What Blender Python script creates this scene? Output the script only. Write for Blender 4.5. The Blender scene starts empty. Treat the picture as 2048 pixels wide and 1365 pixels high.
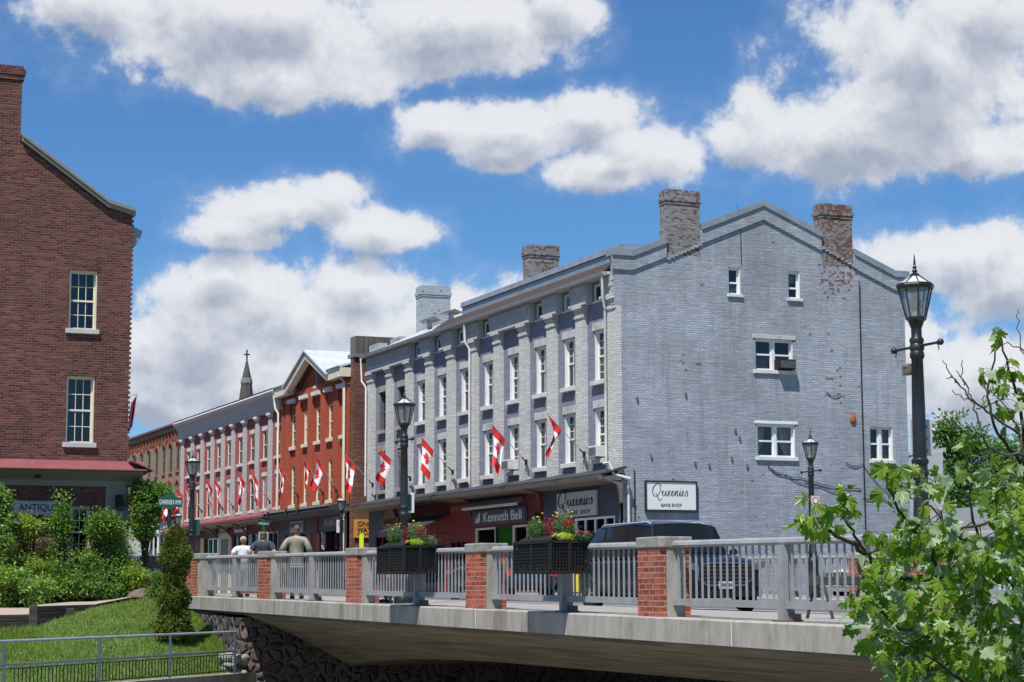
import bpy, bmesh, math, random
import numpy as np
from mathutils import Vector, Matrix
R_ = math.radians
sc = bpy.context.scene
COL = sc.collection

# ------------------------------------------------------------------ camera
EZ = .45
cd = bpy.data.cameras.new('camera'); cam = bpy.data.objects.new('camera', cd); COL.objects.link(cam)
cd.sensor_width = 36; cd.lens = 3982/2048*36; cd.clip_start = .1; cd.clip_end = 5000
sc.camera = cam
FPX = 3982.; _P, _RO, _YW = R_(7.161), R_(-.1704), R_(22.547)
_F = np.array([-math.cos(_YW)*math.cos(_P), math.sin(_YW)*math.cos(_P), math.sin(_P)])
_R = np.array([math.sin(_YW), math.cos(_YW), 0.]); _U = np.cross(_R, _F)
_R, _U = math.cos(_RO)*_R+math.sin(_RO)*_U, math.cos(_RO)*_U-math.sin(_RO)*_R
cam.matrix_world = Matrix([[_R[0], _U[0], -_F[0], 0], [_R[1], _U[1], -_F[1], 0], [_R[2], _U[2], -_F[2], EZ], [0, 0, 0, 1]])
# surveying helpers: where a line of sight meets a plane of the real place
def ray(x, y): return _F+_R*(x-1024)/FPX-_U*(y-682.5)/FPX
def onY(x, y, Y): d = ray(x, y); t = Y/d[1]; return (float(d[0]*t), float(d[2]*t+EZ))
def onX(x, y, X): d = ray(x, y); t = X/d[0]; return (float(d[1]*t), float(d[2]*t+EZ))
def onD(x, y, D): p = ray(x, y)*D; return Vector((float(p[0]), float(p[1]), float(p[2]+EZ)))
def fX(x, Y=28.5): return onY(x, 900, Y)[0]

# ------------------------------------------------------------------ light
SUN = Vector((.37, -.40, 1.)).normalized()      # towards the sun
SUN_EL = math.asin(SUN.z); SUN_AZ = math.atan2(SUN.x, SUN.y)
ld = bpy.data.lights.new('sun', 'SUN'); ld.energy = 5.0; ld.angle = R_(.53); ld.color = (1, .965, .9)
lo = bpy.data.objects.new('sun', ld); COL.objects.link(lo)
lo.rotation_euler = (-SUN).to_track_quat('-Z', 'Y').to_euler(); lo.location = (0, 0, 60)
sc.view_settings.view_transform = 'Standard'; sc.view_settings.look = 'None'
sc.view_settings.gamma = 1; sc.view_settings.use_curve_mapping = False
sc.view_settings.exposure = .28
try:
    sc.cycles.max_bounces = 7; sc.cycles.transparent_max_bounces = 12; sc.cycles.use_denoising = True
    sc.cycles.sample_clamp_indirect = 6
except Exception: pass

class NT:
    """tiny node helper"""
    def __init__(s, tree): s.t = tree; s.n = tree.nodes; s.l = tree.links
    def a(s, typ, ins=None, **kw):
        n = s.n.new(typ)
        for k, v in kw.items(): setattr(n, k, v)
        for k, v in (ins or {}).items():
            if hasattr(v, 'is_output') or isinstance(v, bpy.types.NodeSocket): s.l.new(v, n.inputs[k])
            else: n.inputs[k].default_value = v
        return n
    def m(s, op, a, b=0., c=0., clamp=False):
        n = s.n.new('ShaderNodeMath'); n.operation = op; n.use_clamp = clamp
        for i, v in enumerate((a, b, c)):
            if isinstance(v, bpy.types.NodeSocket): s.l.new(v, n.inputs[i])
            else: n.inputs[i].default_value = v
        return n.outputs[0]
    def mix(s, f, a, b, typ='MIX'):
        n = s.n.new('ShaderNodeMix'); n.data_type = 'RGBA'; n.blend_type = typ; n.clamp_factor = True
        for i, v in ((0, f), (6, a), (7, b)):
            if isinstance(v, bpy.types.NodeSocket): s.l.new(v, n.inputs[i])
            elif i == 0: n.inputs[0].default_value = v
            else: n.inputs[i].default_value = (*v, 1) if len(v) == 3 else v
        return n.outputs[2]
    def ss(s, x, lo, hi):
        n = s.n.new('ShaderNodeMapRange'); n.interpolation_type = 'SMOOTHSTEP'
        s.l.new(x, n.inputs[0]); n.inputs[1].default_value = lo; n.inputs[2].default_value = hi
        return n.outputs[0]

w = bpy.data.worlds.new('World'); sc.world = w; w.use_nodes = True
t = NT(w.node_tree); t.n.clear()
sky = t.a('ShaderNodeTexSky', sky_type='NISHITA'); sky.sun_disc = False
sky.sun_elevation = SUN_EL; sky.sun_rotation = SUN_AZ; sky.air_density = 1.0; sky.dust_density = 0.; sky.ozone_density = 4.0
hs = t.a('ShaderNodeMix', {0: 1., 6: sky.outputs[0], 7: (.56, .91, 1.24, 1)}, data_type='RGBA', blend_type='MULTIPLY')
bg = t.a('ShaderNodeBackground', {'Color': hs.outputs[2], 'Strength': .073})
# clouds hang in fixed directions of the sky (azimuth/elevation), shaped by ellipses and fractal noise
blobs = [(520, 50, 430, 120), (200, 10, 180, 70), (880, 60, 300, 85), (560, 150, 260, 62), (1130, 20, 90, 70),
 (1050, 262, 230, 62), (880, 250, 95, 48), (1185, 235, 120, 58), (1210, 335, 150, 45), (1330, 310, 110, 62), (1240, 290, 110, 45), (1010, 310, 80, 35),
 (1860, 120, 260, 150), (1700, 265, 310, 95), (1800, 200, 260, 90), (1960, 30, 170, 100), (1500, 285, 110, 55), (1960, 300, 130, 60),
 (560, 410, 185, 55), (470, 462, 120, 38), (765, 462, 115, 48), (650, 385, 95, 38),
 (560, 620, 330, 95), (720, 570, 180, 62), (400, 690, 220, 110), (300, 790, 160, 60), (600, 760, 300, 90), (450, 545, 90, 40),
 (1900, 515, 190, 80), (2030, 570, 160, 80), (1850, 720, 130, 100), (1980, 770, 220, 120), (1700, 800, 200, 120), (900, 680, 250, 110)]
def azel(x, y):
    d = ray(x, y); d = d/np.linalg.norm(d); return math.atan2(d[0], d[1]), math.asin(d[2])
g = bpy.data.node_groups.new('cloud_field', 'ShaderNodeTree')
g.interface.new_socket('uv', in_out='INPUT', socket_type='NodeSocketVector')
g.interface.new_socket('dir', in_out='INPUT', socket_type='NodeSocketVector')
g.interface.new_socket('field', in_out='OUTPUT', socket_type='NodeSocketFloat')
gt = NT(g); gi = gt.n.new('NodeGroupInput'); go = gt.n.new('NodeGroupOutput')
acc = None
for bx, by, rx, ry in blobs:
    az, el = azel(bx, by)
    s1 = gt.a('ShaderNodeVectorMath', {0: gi.outputs[0], 1: (az, el, 0)}, operation='SUBTRACT')
    s2 = gt.a('ShaderNodeVectorMath', {0: s1.outputs[0], 1: (3650/rx, 3450/ry, 1)}, operation='MULTIPLY')
    s3 = gt.a('ShaderNodeVectorMath', {0: s2.outputs[0]}, operation='LENGTH')
    v = gt.m('SUBTRACT', 1.0, s3.outputs['Value'])
    acc = v if acc is None else gt.m('SMOOTH_MAX', acc, v, .18)
# a thin scatter of other cloud outside the photographed window
n0 = gt.a('ShaderNodeTexNoise', {'Vector': gi.outputs[1], 'Scale': 2.3, 'Detail': 2., 'Roughness': .5})
far = gt.m('MULTIPLY_ADD', gt.ss(n0.outputs[0], .5, .66), 1.0, -.62)
azc, elc = azel(1024, 500)
q1 = gt.a('ShaderNodeVectorMath', {0: gi.outputs[0], 1: (azc, elc, 0)}, operation='DISTANCE')
far = gt.m('SUBTRACT', far, gt.m('MULTIPLY', gt.m('SUBTRACT', 1.0, gt.ss(q1.outputs['Value'], .34, .5)), 2.0))
acc = gt.m('MAXIMUM', acc, far)
n1 = gt.a('ShaderNodeTexNoise', {'Vector': gi.outputs[1], 'Scale': 17., 'Detail': 9., 'Roughness': .62, 'Distortion': .25})
n2 = gt.a('ShaderNodeTexNoise', {'Vector': gi.outputs[1], 'Scale': 60., 'Detail': 6., 'Roughness': .6})
fl = gt.m('ADD', acc, gt.m('MULTIPLY', gt.m('SUBTRACT', n1.outputs[0], .5), 1.9))
fl = gt.m('ADD', fl, gt.m('MULTIPLY', gt.m('SUBTRACT', n2.outputs[0], .5), .85))
gt.l.new(fl, go.inputs[0])
tc = t.a('ShaderNodeTexCoord'); gen = tc.outputs['Generated']
sx = t.a('ShaderNodeSeparateXYZ', {0: gen})
az_ = t.m('ARCTAN2', sx.outputs[0], sx.outputs[1]); el_ = t.m('ARCSINE', sx.outputs[2])
uv = t.a('ShaderNodeCombineXYZ', {0: az_, 1: el_})
uv2 = t.a('ShaderNodeVectorMath', {0: uv.outputs[0], 1: (.004, .0135, 0)}, operation='ADD')
gen2 = t.a('ShaderNodeVectorMath', {0: gen, 1: (.004, 0, .0135)}, operation='ADD')
uv3 = t.a('ShaderNodeVectorMath', {0: uv.outputs[0], 1: (.002, .0045, 0)}, operation='ADD')
gen3 = t.a('ShaderNodeVectorMath', {0: gen, 1: (.002, 0, .0045)}, operation='ADD')
def field(u, d):
    n = t.n.new('ShaderNodeGroup'); n.node_tree = g; t.l.new(u, n.inputs[0]); t.l.new(d, n.inputs[1]); return n.outputs[0]
f0 = field(uv.outputs[0], gen); f1 = field(uv2.outputs[0], gen2.outputs[0]); f2 = field(uv3.outputs[0], gen3.outputs[0])
dens = t.m('ADD', t.m('MULTIPLY', t.ss(f0, -.02, .34), .74), t.m('MULTIPLY', t.ss(f0, -.42, .65), .26))
thick = t.ss(f1, .04, 1.18)
edge = t.m('MULTIPLY', t.m('SUBTRACT', f2, f0), .55)
shade = t.m('ADD', t.m('MULTIPLY', thick, .95), edge, clamp=True)
ccol = t.mix(shade, (.80, .81, .835), (.375, .42, .52))
bg2 = t.a('ShaderNodeBackground', {'Color': ccol, 'Strength': .86})
mixs = t.a('ShaderNodeMixShader', {0: t.m('MULTIPLY', dens, .96), 1: bg.outputs[0], 2: bg2.outputs[0]})
out = t.a('ShaderNodeOutputWorld', {0: mixs.outputs[0]})
try: w.cycles.sampling_method = 'MANUAL'; w.cycles.sample_map_resolution = 512
except Exception: pass

# ------------------------------------------------------------------ mesh helpers
OFF = {}
class MB:
    def __init__(s): s.v = []; s.f = []; s.mi = []
    def add(s, vs, fs, m=0):
        b = len(s.v); s.v += [tuple(map(float, p)) for p in vs]
        for f in fs: s.f.append(tuple(b+i for i in f)); s.mi.append(m)
    def box(s, x0, x1, y0, y1, z0, z1, m=0):
        s.add([(x0, y0, z0), (x1, y0, z0), (x1, y1, z0), (x0, y1, z0), (x0, y0, z1), (x1, y0, z1), (x1, y1, z1), (x0, y1, z1)],
              [(0, 3, 2, 1), (4, 5, 6, 7), (0, 1, 5, 4), (1, 2, 6, 5), (2, 3, 7, 6), (3, 0, 4, 7)], m); return s
    def quad(s, *p, m=0): s.add(p, [tuple(range(len(p)))], m); return s
    def prism(s, pts, ax, a0, a1, m=0):
        n = len(pts)
        def P(p, a): return {'x': (a, p[0], p[1]), 'y': (p[0], a, p[1]), 'z': (p[0], p[1], a)}[ax]
        s.add([P(p, a0) for p in pts]+[P(p, a1) for p in pts],
              [tuple(range(n))[::-1], tuple(range(n, 2*n))]+[(i, (i+1) % n, n+(i+1) % n, n+i) for i in range(n)], m); return s
    def loft(s, rings, m=0, closed=True, caps=True):
        n = len(rings[0]); vs = [p for r in rings for p in r]; fs = []
        for k in range(len(rings)-1):
            for i in range(n if closed else n-1):
                j = (i+1) % n; fs.append((k*n+i, k*n+j, (k+1)*n+j, (k+1)*n+i))
        if caps and closed: fs.append(tuple(range(n))[::-1]); fs.append(tuple((len(rings)-1)*n+i for i in range(n)))
        s.add(vs, fs, m); return s
    def tube(s, path, r, n=8, m=0, caps=True):
        path = [Vector(p) for p in path]; rs = r if isinstance(r, (list, tuple)) else [r]*len(path)
        rings = []; ref = None
        for i, p in enumerate(path):
            d = (path[min(i+1, len(path)-1)]-path[max(i-1, 0)])
            d = d.normalized() if d.length > 1e-9 else Vector((0, 0, 1))
            if ref is None: ref = Vector((0, 0, 1)) if abs(d.z) < .9 else Vector((1, 0, 0))
            a = d.cross(ref).normalized(); b = a.cross(d).normalized(); ref = b
            rings.append([p+(a*math.cos(6.28318*k/n)+b*math.sin(6.28318*k/n))*rs[i] for k in range(n)])
        return s.loft(rings, m, True, caps)
    def lathe(s, prof, c=(0, 0, 0), n=16, m=0, ax='z', ph=0):
        rings = []
        for r, z in prof:
            ring = []
            for k in range(n):
                a = 6.28318530718*k/n+ph; u, v_ = r*math.cos(a), r*math.sin(a)
                ring.append({'z': (c[0]+u, c[1]+v_, c[2]+z), 'y': (c[0]+u, c[1]+z, c[2]+v_), 'x': (c[0]+z, c[1]+u, c[2]+v_)}[ax])
            rings.append(ring)
        return s.loft(rings, m, True, True)
    def ball(s, c, r, n=10, m=0):
        rx, ry, rz = (r, r, r) if not isinstance(r, (tuple, list)) else r
        h = n//2; rings = []
        for k in range(h+1):
            th = math.pi*k/h; rr = max(math.sin(th), .02)
            rings.append([(c[0]+rx*rr*math.cos(6.28318*i/n), c[1]+ry*rr*math.sin(6.28318*i/n), c[2]-rz*math.cos(th)) for i in range(n)])
        return s.loft(rings, m, True, True)
    def build(s, name, mats, parent=None, smooth=False, bevel=0., fix=True, org=None):
        off = np.array(OFF.get(parent.name, (0, 0, 0)) if parent else (org or (0, 0, 0)), float)
        me = bpy.data.meshes.new(name)
        vs = (np.array(s.v)-off) if len(s.v) else []
        me.from_pydata([tuple(p) for p in vs], [], s.f)
        mats = mats if isinstance(mats, (list, tuple)) else [mats]
        for q in mats: me.materials.append(q)
        if len(mats) > 1: me.polygons.foreach_set('material_index', s.mi)
        if fix:
            bm = bmesh.new(); bm.from_mesh(me); bmesh.ops.recalc_face_normals(bm, faces=bm.faces); bm.to_mesh(me); bm.free()
        if smooth:
            me.polygons.foreach_set('use_smooth', [True]*len(me.polygons))
            try: me.set_sharp_from_angle(angle=R_(40))
            except Exception: pass
        me.update()
        o = bpy.data.objects.new(name, me); COL.objects.link(o)
        if parent: o.parent = parent; OFF[o.name] = tuple(off)
        elif org: o.location = org; OFF[o.name] = tuple(org)
        if bevel:
            b = o.modifiers.new('bevel', 'BEVEL'); b.width = bevel; b.segments = 2; b.limit_method = 'ANGLE'; b.angle_limit = R_(40)
        return o
def tag(o, label=None, cat=None, group=None, kind=None):
    if label: o['label'] = label
    if cat: o['category'] = cat
    if group: o['group'] = group
    if kind: o['kind'] = kind
    return o
def thing(name, label, cat, loc=(0, 0, 0), group=None, rz=0.):
    o = bpy.data.objects.new(name, None); o.empty_display_size = .3; COL.objects.link(o); o.location = loc; o.rotation_euler = (0, 0, rz)
    OFF[o.name] = tuple(loc); return tag(o, label, cat, group)
def local(o): OFF[o.name] = (0, 0, 0); return o      # parts of this thing are given in its own coordinates
def copy_tree(o, parent=None):
    c = o.copy(); COL.objects.link(c)
    if parent: c.parent = parent
    for ch in list(o.children): copy_tree(ch, c)
    return c
def dup(o, loc, label, group=None, rz=None):
    c = copy_tree(o); c.location = loc; c['label'] = label
    if group: c['group'] = group
    if rz is not None: c.rotation_euler = (0, 0, rz)
    return c

# ------------------------------------------------------------------ materials
def newmat(name):
    m = bpy.data.materials.new(name); m.use_nodes = True; t = NT(m.node_tree); t.n.clear()
    b = t.a('ShaderNodeBsdfPrincipled'); o = t.a('ShaderNodeOutputMaterial', {0: b.outputs[0]}); return m, t, b
def M(name, col, rough=.6, var=.12, scale=2.5, bump=0., bscale=None, metal=0., spec=.5, coat=0., dirt=None, dirt_amt=0., stretch=(1, 1, 1), trans=0.):
    m, t, b = newmat(name)
    geo = t.a('ShaderNodeNewGeometry'); mp = t.a('ShaderNodeVectorMath', {0: geo.outputs['Position'], 1: stretch}, operation='MULTIPLY')
    n = t.a('ShaderNodeTexNoise', {'Vector': mp.outputs[0], 'Scale': scale, 'Detail': 6., 'Roughness': .65})
    r = t.ss(n.outputs[0], .3, .7)
    c = t.mix(r, tuple(x*(1-var) for x in col), tuple(min(1, x*(1+var)) for x in col))
    if dirt:
        n2 = t.a('ShaderNodeTexNoise', {'Vector': mp.outputs[0], 'Scale': scale*.37, 'Detail': 8., 'Roughness': .7})
        c = t.mix(t.m('MULTIPLY', t.ss(n2.outputs[0], .46, .68), dirt_amt), c, dirt)
    t.l.new(c, b.inputs['Base Color'])
    rr = t.m('MULTIPLY_ADD', n.outputs[0], .2, rough-.1); t.l.new(rr, b.inputs['Roughness'])
    b.inputs['Metallic'].default_value = metal; b.inputs['Specular IOR Level'].default_value = spec; b.inputs['Coat Weight'].default_value = coat
    if bump:
        n3 = t.a('ShaderNodeTexNoise', {'Vector': geo.outputs['Position'], 'Scale': bscale or scale*6, 'Detail': 5.})
        bp = t.a('ShaderNodeBump', {'Height': n3.outputs[0], 'Strength': min(1, bump*8), 'Distance': bump}); t.l.new(bp.outputs[0], b.inputs['Normal'])
    return m
def brick(name, c1, c2, mortar, bw=.215, bh=.075, ms=.010, streak=.35, bump=.012, red=None, redamt=0., spots=(), grime=None, grimeamt=.0, big=.15, msmooth=.2, bias=0.):
    m, t, b = newmat(name)
    geo = t.a('ShaderNodeNewGeometry'); s = t.a('ShaderNodeSeparateXYZ', {0: geo.outputs['Position']})
    u = t.m('ADD', s.outputs[0], s.outputs[1]); z = s.outputs[2]
    uv = t.a('ShaderNodeCombineXYZ', {0: u, 1: z})
    br = t.a('ShaderNodeTexBrick', {'Vector': uv.outputs[0], 'Color1': (0, 0, 0, 1), 'Color2': (1, 1, 1, 1), 'Mortar': (.5, .5, .5, 1), 'Scale': 1., 'Mortar Size': ms, 'Mortar Smooth': msmooth, 'Brick Width': bw, 'Row Height': bh, 'Bias': bias})
    rnd = t.m('MULTIPLY', br.outputs[0], 1.); fac = br.outputs[1]
    c = t.mix(rnd, c1, c2)
    su = t.a('ShaderNodeCombineXYZ', {0: t.m('MULTIPLY', u, 1.9), 1: t.m('MULTIPLY', z, 12.5), 2: 3.3})
    st = t.a('ShaderNodeTexNoise', {'Vector': su.outputs[0], 'Scale': 1., 'Detail': 3., 'Roughness': .7})
    c = t.mix(t.m('MULTIPLY', t.ss(st.outputs[0], .36, .66), streak), c, tuple(x*.42 for x in c1))
    bn = t.a('ShaderNodeTexNoise', {'Vector': geo.outputs['Position'], 'Scale': .55, 'Detail': 6., 'Roughness': .6})
    vn = t.a('ShaderNodeTexNoise', {'Vector': t.a('ShaderNodeCombineXYZ', {0: t.m('MULTIPLY', u, 1.3), 1: t.m('MULTIPLY', z, .16)}).outputs[0], 'Scale': 1., 'Detail': 6., 'Roughness': .7})
    bb = t.m('ADD', t.m('MULTIPLY', bn.outputs[0], .6), t.m('MULTIPLY', vn.outputs[0], .4))
    k = t.m('MULTIPLY_ADD', t.ss(bb, .35, .65), 2*big, 1-big)
    kc = t.a('ShaderNodeCombineXYZ', {0: k, 1: k, 2: k})
    c = t.mix(1., c, kc.outputs[0], 'MULTIPLY')
    c = t.mix(t.m('MULTIPLY', fac, .8), c, mortar)
    if grime:
        c = t.mix(t.m('MULTIPLY', t.ss(vn.outputs[0], .5, .75), grimeamt), c, grime)
        v6 = t.a('ShaderNodeTexNoise', {'Vector': t.a('ShaderNodeCombineXYZ', {0: t.m('MULTIPLY', u, 4.5), 1: t.m('MULTIPLY', z, .33), 2: 7.7}).outputs[0], 'Scale': 1., 'Detail': 5., 'Roughness': .6})
        c = t.mix(t.m('MULTIPLY', t.ss(v6.outputs[0], .54, .72), grimeamt*.7), c, grime)
        c = t.mix(t.m('MULTIPLY', t.ss(v6.outputs[0], .46, .30), grimeamt*.35), c, tuple(min(1, x*1.25) for x in c2))
    if red:
        # bare brick where paint has flaked: brick-sized cells chosen by noise, denser inside the listed spots
        cell = t.a('ShaderNodeTexNoise', {'Vector': t.a('ShaderNodeCombineXYZ', {0: t.m('MULTIPLY', t.m('ROUND', t.m('DIVIDE', u, bw*.5)), .73), 1: t.m('MULTIPLY', t.m('ROUND', t.m('DIVIDE', z, bh)), .91)}).outputs[0], 'Scale': 1.37, 'Detail': 1.})
        lowf = t.a('ShaderNodeTexNoise', {'Vector': geo.outputs['Position'], 'Scale': .8, 'Detail': 4., 'Roughness': .7})
        thr = t.m('MULTIPLY_ADD', t.m('SUBTRACT', lowf.outputs[0], .5), .55, cell.outputs[0])
        for (sx_, sy_, sz_, rad, amt) in spots:
            dd = t.a('ShaderNodeVectorMath', {0: t.a('ShaderNodeVectorMath', {0: geo.outputs['Position'], 1: (sx_, sy_, sz_)}, operation='SUBTRACT').outputs[0], 1: (1/rad[0], 1/rad[1], 1/rad[2])}, operation='MULTIPLY')
            ln = t.a('ShaderNodeVectorMath', {0: dd.outputs[0]}, operation='LENGTH')
            thr = t.m('ADD', thr, t.m('MULTIPLY', t.m('SUBTRACT', 1., t.ss(ln.outputs['Value'], .35, 1.)), amt))
        rm = t.ss(thr, 1.0-redamt, 1.02-redamt)
        rc = t.mix(cell.outputs[0], tuple(x*.55 for x in red), tuple(x*1.3 for x in red))
        c = t.mix(t.m('MULTIPLY', rm, t.m('SUBTRACT', 1., t.m('MULTIPLY', fac, .5))), c, rc)
    t.l.new(c, b.inputs['Base Color']); b.inputs['Roughness'].default_value = .85; b.inputs['Specular IOR Level'].default_value = .25
    h = t.m('ADD', t.m('MULTIPLY', fac, -1.), t.m('ADD', t.m('MULTIPLY', rnd, .5), t.m('MULTIPLY', st.outputs[0], -1.3)))
    bp = t.a('ShaderNodeBump', {'Height': h, 'Strength': 1., 'Distance': bump}); t.l.new(bp.outputs[0], b.inputs['Normal'])
    return m
def glassy(name, tint=(.5, .55, .55), tr=.55, rough=.02):
    m, t, b = newmat(name); t.n.remove(b)
    g = t.a('ShaderNodeBsdfGlossy', {'Color': (.9, .95, 1, 1), 'Roughness': rough})
    tr_ = t.a('ShaderNodeBsdfTransparent', {'Color': (*tint, 1)})
    lw = t.a('ShaderNodeLayerWeight', {'Blend': .35})
    f = t.m('MULTIPLY_ADD', lw.outputs['Fresnel'], .55, .035, clamp=True)
    mx = t.a('ShaderNodeMixShader', {0: f, 1: tr_.outputs[0], 2: g.outputs[0]})
    t.l.new(mx.outputs[0], [n for n in t.n if n.type == 'OUTPUT_MATERIAL'][0].inputs[0]); return m
def leafmat(name, c_a, c_b, under=None, rough=.45, spec=.4, transl=.35, scale=1.5):
    """leaf colour varies leaf by leaf (random per island) and between two greens; paler underside"""
    m, t, b = newmat(name)
    geo = t.a('ShaderNodeNewGeometry')
    n = t.a('ShaderNodeTexNoise', {'Vector': geo.outputs['Position'], 'Scale': scale, 'Detail': 3.})
    f = t.m('ADD', t.m('MULTIPLY', geo.outputs['Random Per Island'], .6), t.m('MULTIPLY', t.ss(n.outputs[0], .35, .65), .4))
    c = t.mix(f, c_a, c_b)
    if under: c = t.mix(t.m('MULTIPLY', geo.outputs['Backfacing'], .85), c, under)
    t.l.new(c, b.inputs['Base Color']); b.inputs['Roughness'].default_value = rough; b.inputs['Specular IOR Level'].default_value = spec
    tl = t.a('ShaderNodeBsdfTranslucent', {'Color': t.mix(1., c, (1.25, 1.5, .55), 'MULTIPLY')})
    mx = t.a('ShaderNodeMixShader', {0: transl, 1: b.outputs[0], 2: tl.outputs[0]})
    t.l.new(mx.outputs[0], [n for n in t.n if n.type == 'OUTPUT_MATERIAL'][0].inputs[0]); return m

MT = {}
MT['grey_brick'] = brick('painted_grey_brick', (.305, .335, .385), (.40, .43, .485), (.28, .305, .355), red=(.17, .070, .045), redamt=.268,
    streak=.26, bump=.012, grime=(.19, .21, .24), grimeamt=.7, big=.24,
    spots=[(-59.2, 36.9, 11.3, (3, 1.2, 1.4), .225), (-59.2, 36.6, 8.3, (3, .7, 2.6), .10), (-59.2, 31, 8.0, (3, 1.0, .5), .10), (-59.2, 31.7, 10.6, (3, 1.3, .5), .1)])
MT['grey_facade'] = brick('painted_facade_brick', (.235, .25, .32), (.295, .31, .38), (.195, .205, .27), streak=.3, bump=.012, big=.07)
MT['pale_pilaster'] = brick('painted_pilaster_brick', (.58, .58, .57), (.70, .695, .675), (.42, .42, .42), streak=.3, bump=.012, big=.06, red=(.20, .10, .06), redamt=.17)
MT['frieze'] = M('painted_frieze', (.47, .475, .48), .7, .08, 2.)
MT['pale_chimney'] = brick('pale_blue_chimney_brick', (.42, .49, .53), (.52, .57, .59), (.3, .33, .36), red=(.17, .07, .045), redamt=.33, streak=.3)
MT['flaked_chimney'] = brick('flaked_chimney_brick', (.24, .24, .25), (.32, .315, .315), (.2, .195, .19), red=(.14, .075, .055), redamt=.455, streak=.4, bump=.02)
MT['redder_chimney'] = brick('worn_red_chimney_brick', (.23, .22, .22), (.30, .29, .285), (.2, .19, .18), red=(.15, .075, .055), redamt=.495, streak=.4, bump=.02)
MT['dark_red_brick'] = brick('dark_red_brick', (.085, .030, .027), (.22, .080, .063), (.19, .15, .13), bw=.225, bh=.078, ms=.009, streak=.5, big=.18, bump=.015)
MT['side_brick'] = brick('weathered_side_brick', (.155, .065, .045), (.28, .12, .08), (.15, .12, .10), streak=.6, big=.3, bump=.02)
MT['orange_brick'] = brick('painted_orange_brick', (.40, .088, .045), (.47, .112, .06), (.33, .075, .042), streak=.16, bump=.008, big=.07)
MT['pink_brick'] = brick('painted_pink_brick', (.35, .105, .108), (.42, .13, .13), (.30, .09, .09), streak=.16, bump=.008, big=.06)
MT['white_brick'] = brick('painted_white_brick', (.50, .50, .50), (.57, .565, .56), (.4, .4, .4), streak=.2, bump=.008, big=.05)
MT['tan_brick'] = brick('tan_brick', (.27, .21, .145), (.36, .285, .2), (.25, .21, .16), streak=.25, bump=.008, big=.12)
MT['pier_brick'] = brick('pier_brick', (.24, .048, .028), (.46, .105, .055), (.38, .34, .30), bw=.20, bh=.078, ms=.007, streak=.25, bump=.014, big=.2, grime=(.33, .22, .18), grimeamt=.45, msmooth=.05)
MT['white'] = M('white_paint', (.76, .76, .75), .5, .05, 3)
MT['gutter_pale'] = M('pale_gutter', (.36, .37, .38), .5, .1, 3, dirt=(.25, .24, .23), dirt_amt=.5)
MT['offwhite'] = M('off_white_paint', (.64, .64, .62), .6, .1, 3, dirt=(.4, .37, .33), dirt_amt=.5)
MT['cream'] = M('cream_paint', (.70, .65, .51), .5, .06, 3)
MT['stone_lintel'] = M('painted_stone', (.50, .50, .49), .8, .15, 5, bump=.01, dirt=(.30, .25, .2), dirt_amt=.6)
MT['old_lintel'] = M('stained_stone', (.36, .33, .30), .85, .25, 6, bump=.01, dirt=(.16, .12, .1), dirt_amt=.7)
MT['glass'] = glassy('window_glass')
MT['dark_glass'] = glassy('shop_glass', (.16, .2, .2), rough=.03)
MT['car_glass'] = glassy('car_glass', (.12, .14, .15), rough=.02)
MT['curtain'] = M('curtain_cloth', (.55, .52, .46), .9, .2, 6)
MT['screen'] = M('window_screen', (.12, .12, .13), .8, .15, 5)
MT['lead'] = M('grey_flashing', (.30, .33, .37), .45, .14, 2, metal=.35)
MT['shingle'] = M('brown_shingle', (.05, .033, .028), .9, .3, 6, bump=.02)
MT['grey_roof'] = M('grey_roof', (.16, .17, .19), .8, .2, 3)
MT['silver_roof'] = M('white_metal_roof', (.56, .60, .64), .45, .07, 2, metal=.15)
MT['darkroof'] = M('dark_canopy_roof', (.035, .037, .045), .7, .2, 3)
MT['gutter_brown'] = M('brown_gutter', (.14, .115, .105), .45, .15, 3)
MT['slate_paint'] = M('slate_blue_paint', (.062, .072, .105), .55, .1, 2)
MT['maroon'] = M('maroon_paint', (.13, .028, .034), .55, .12, 2)
MT['red_paint'] = M('shaded_red_paint', (.19, .009, .012), .5, .1, 2)  # darkened so the shop front reads as deep shade; shade in the colour
MT['canopy_red'] = M('faded_red_canopy', (.22, .066, .072), .6, .12, 1.4, dirt=(.3, .07, .08), dirt_amt=.5)
MT['olive'] = M('olive_grey_paint', (.205, .21, .19), .6, .06, 2)
MT['black'] = M('black_iron', (.012, .013, .016), .38, .3, 6, spec=.6, dirt=(.05, .05, .055), dirt_amt=.25)
MT['blackplastic'] = M('black_plastic', (.004, .004, .0045), .75, .2, 6)
MT['rail'] = M('grey_painted_rail', (.30, .305, .315), .45, .10, 5, metal=.05, dirt=(.20, .18, .16), dirt_amt=.45)
MT['pipe'] = M('galvanised_pipe', (.34, .40, .46), .45, .12, 3, metal=.2, dirt=(.3, .24, .2), dirt_amt=.35)
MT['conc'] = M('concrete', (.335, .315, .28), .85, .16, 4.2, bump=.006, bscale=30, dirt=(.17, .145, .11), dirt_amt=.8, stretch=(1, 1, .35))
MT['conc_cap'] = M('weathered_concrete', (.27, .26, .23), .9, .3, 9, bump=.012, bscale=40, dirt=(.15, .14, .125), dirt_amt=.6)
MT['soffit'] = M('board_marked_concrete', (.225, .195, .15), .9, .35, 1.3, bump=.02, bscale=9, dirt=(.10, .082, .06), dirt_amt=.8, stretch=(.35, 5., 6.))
MT['sidewalk'] = M('sidewalk_concrete', (.29, .27, .25), .9, .1, 1.2, bump=.004)
MT['asphalt'] = M('asphalt', (.10, .10, .105), .9, .15, 2, bump=.004)
MT['paint_line'] = M('road_marking', (.62, .62, .6), .7, .1, 3)
MT['path'] = M('path_paving', (.36, .29, .24), .9, .12, 1.5, bump=.004)
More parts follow.
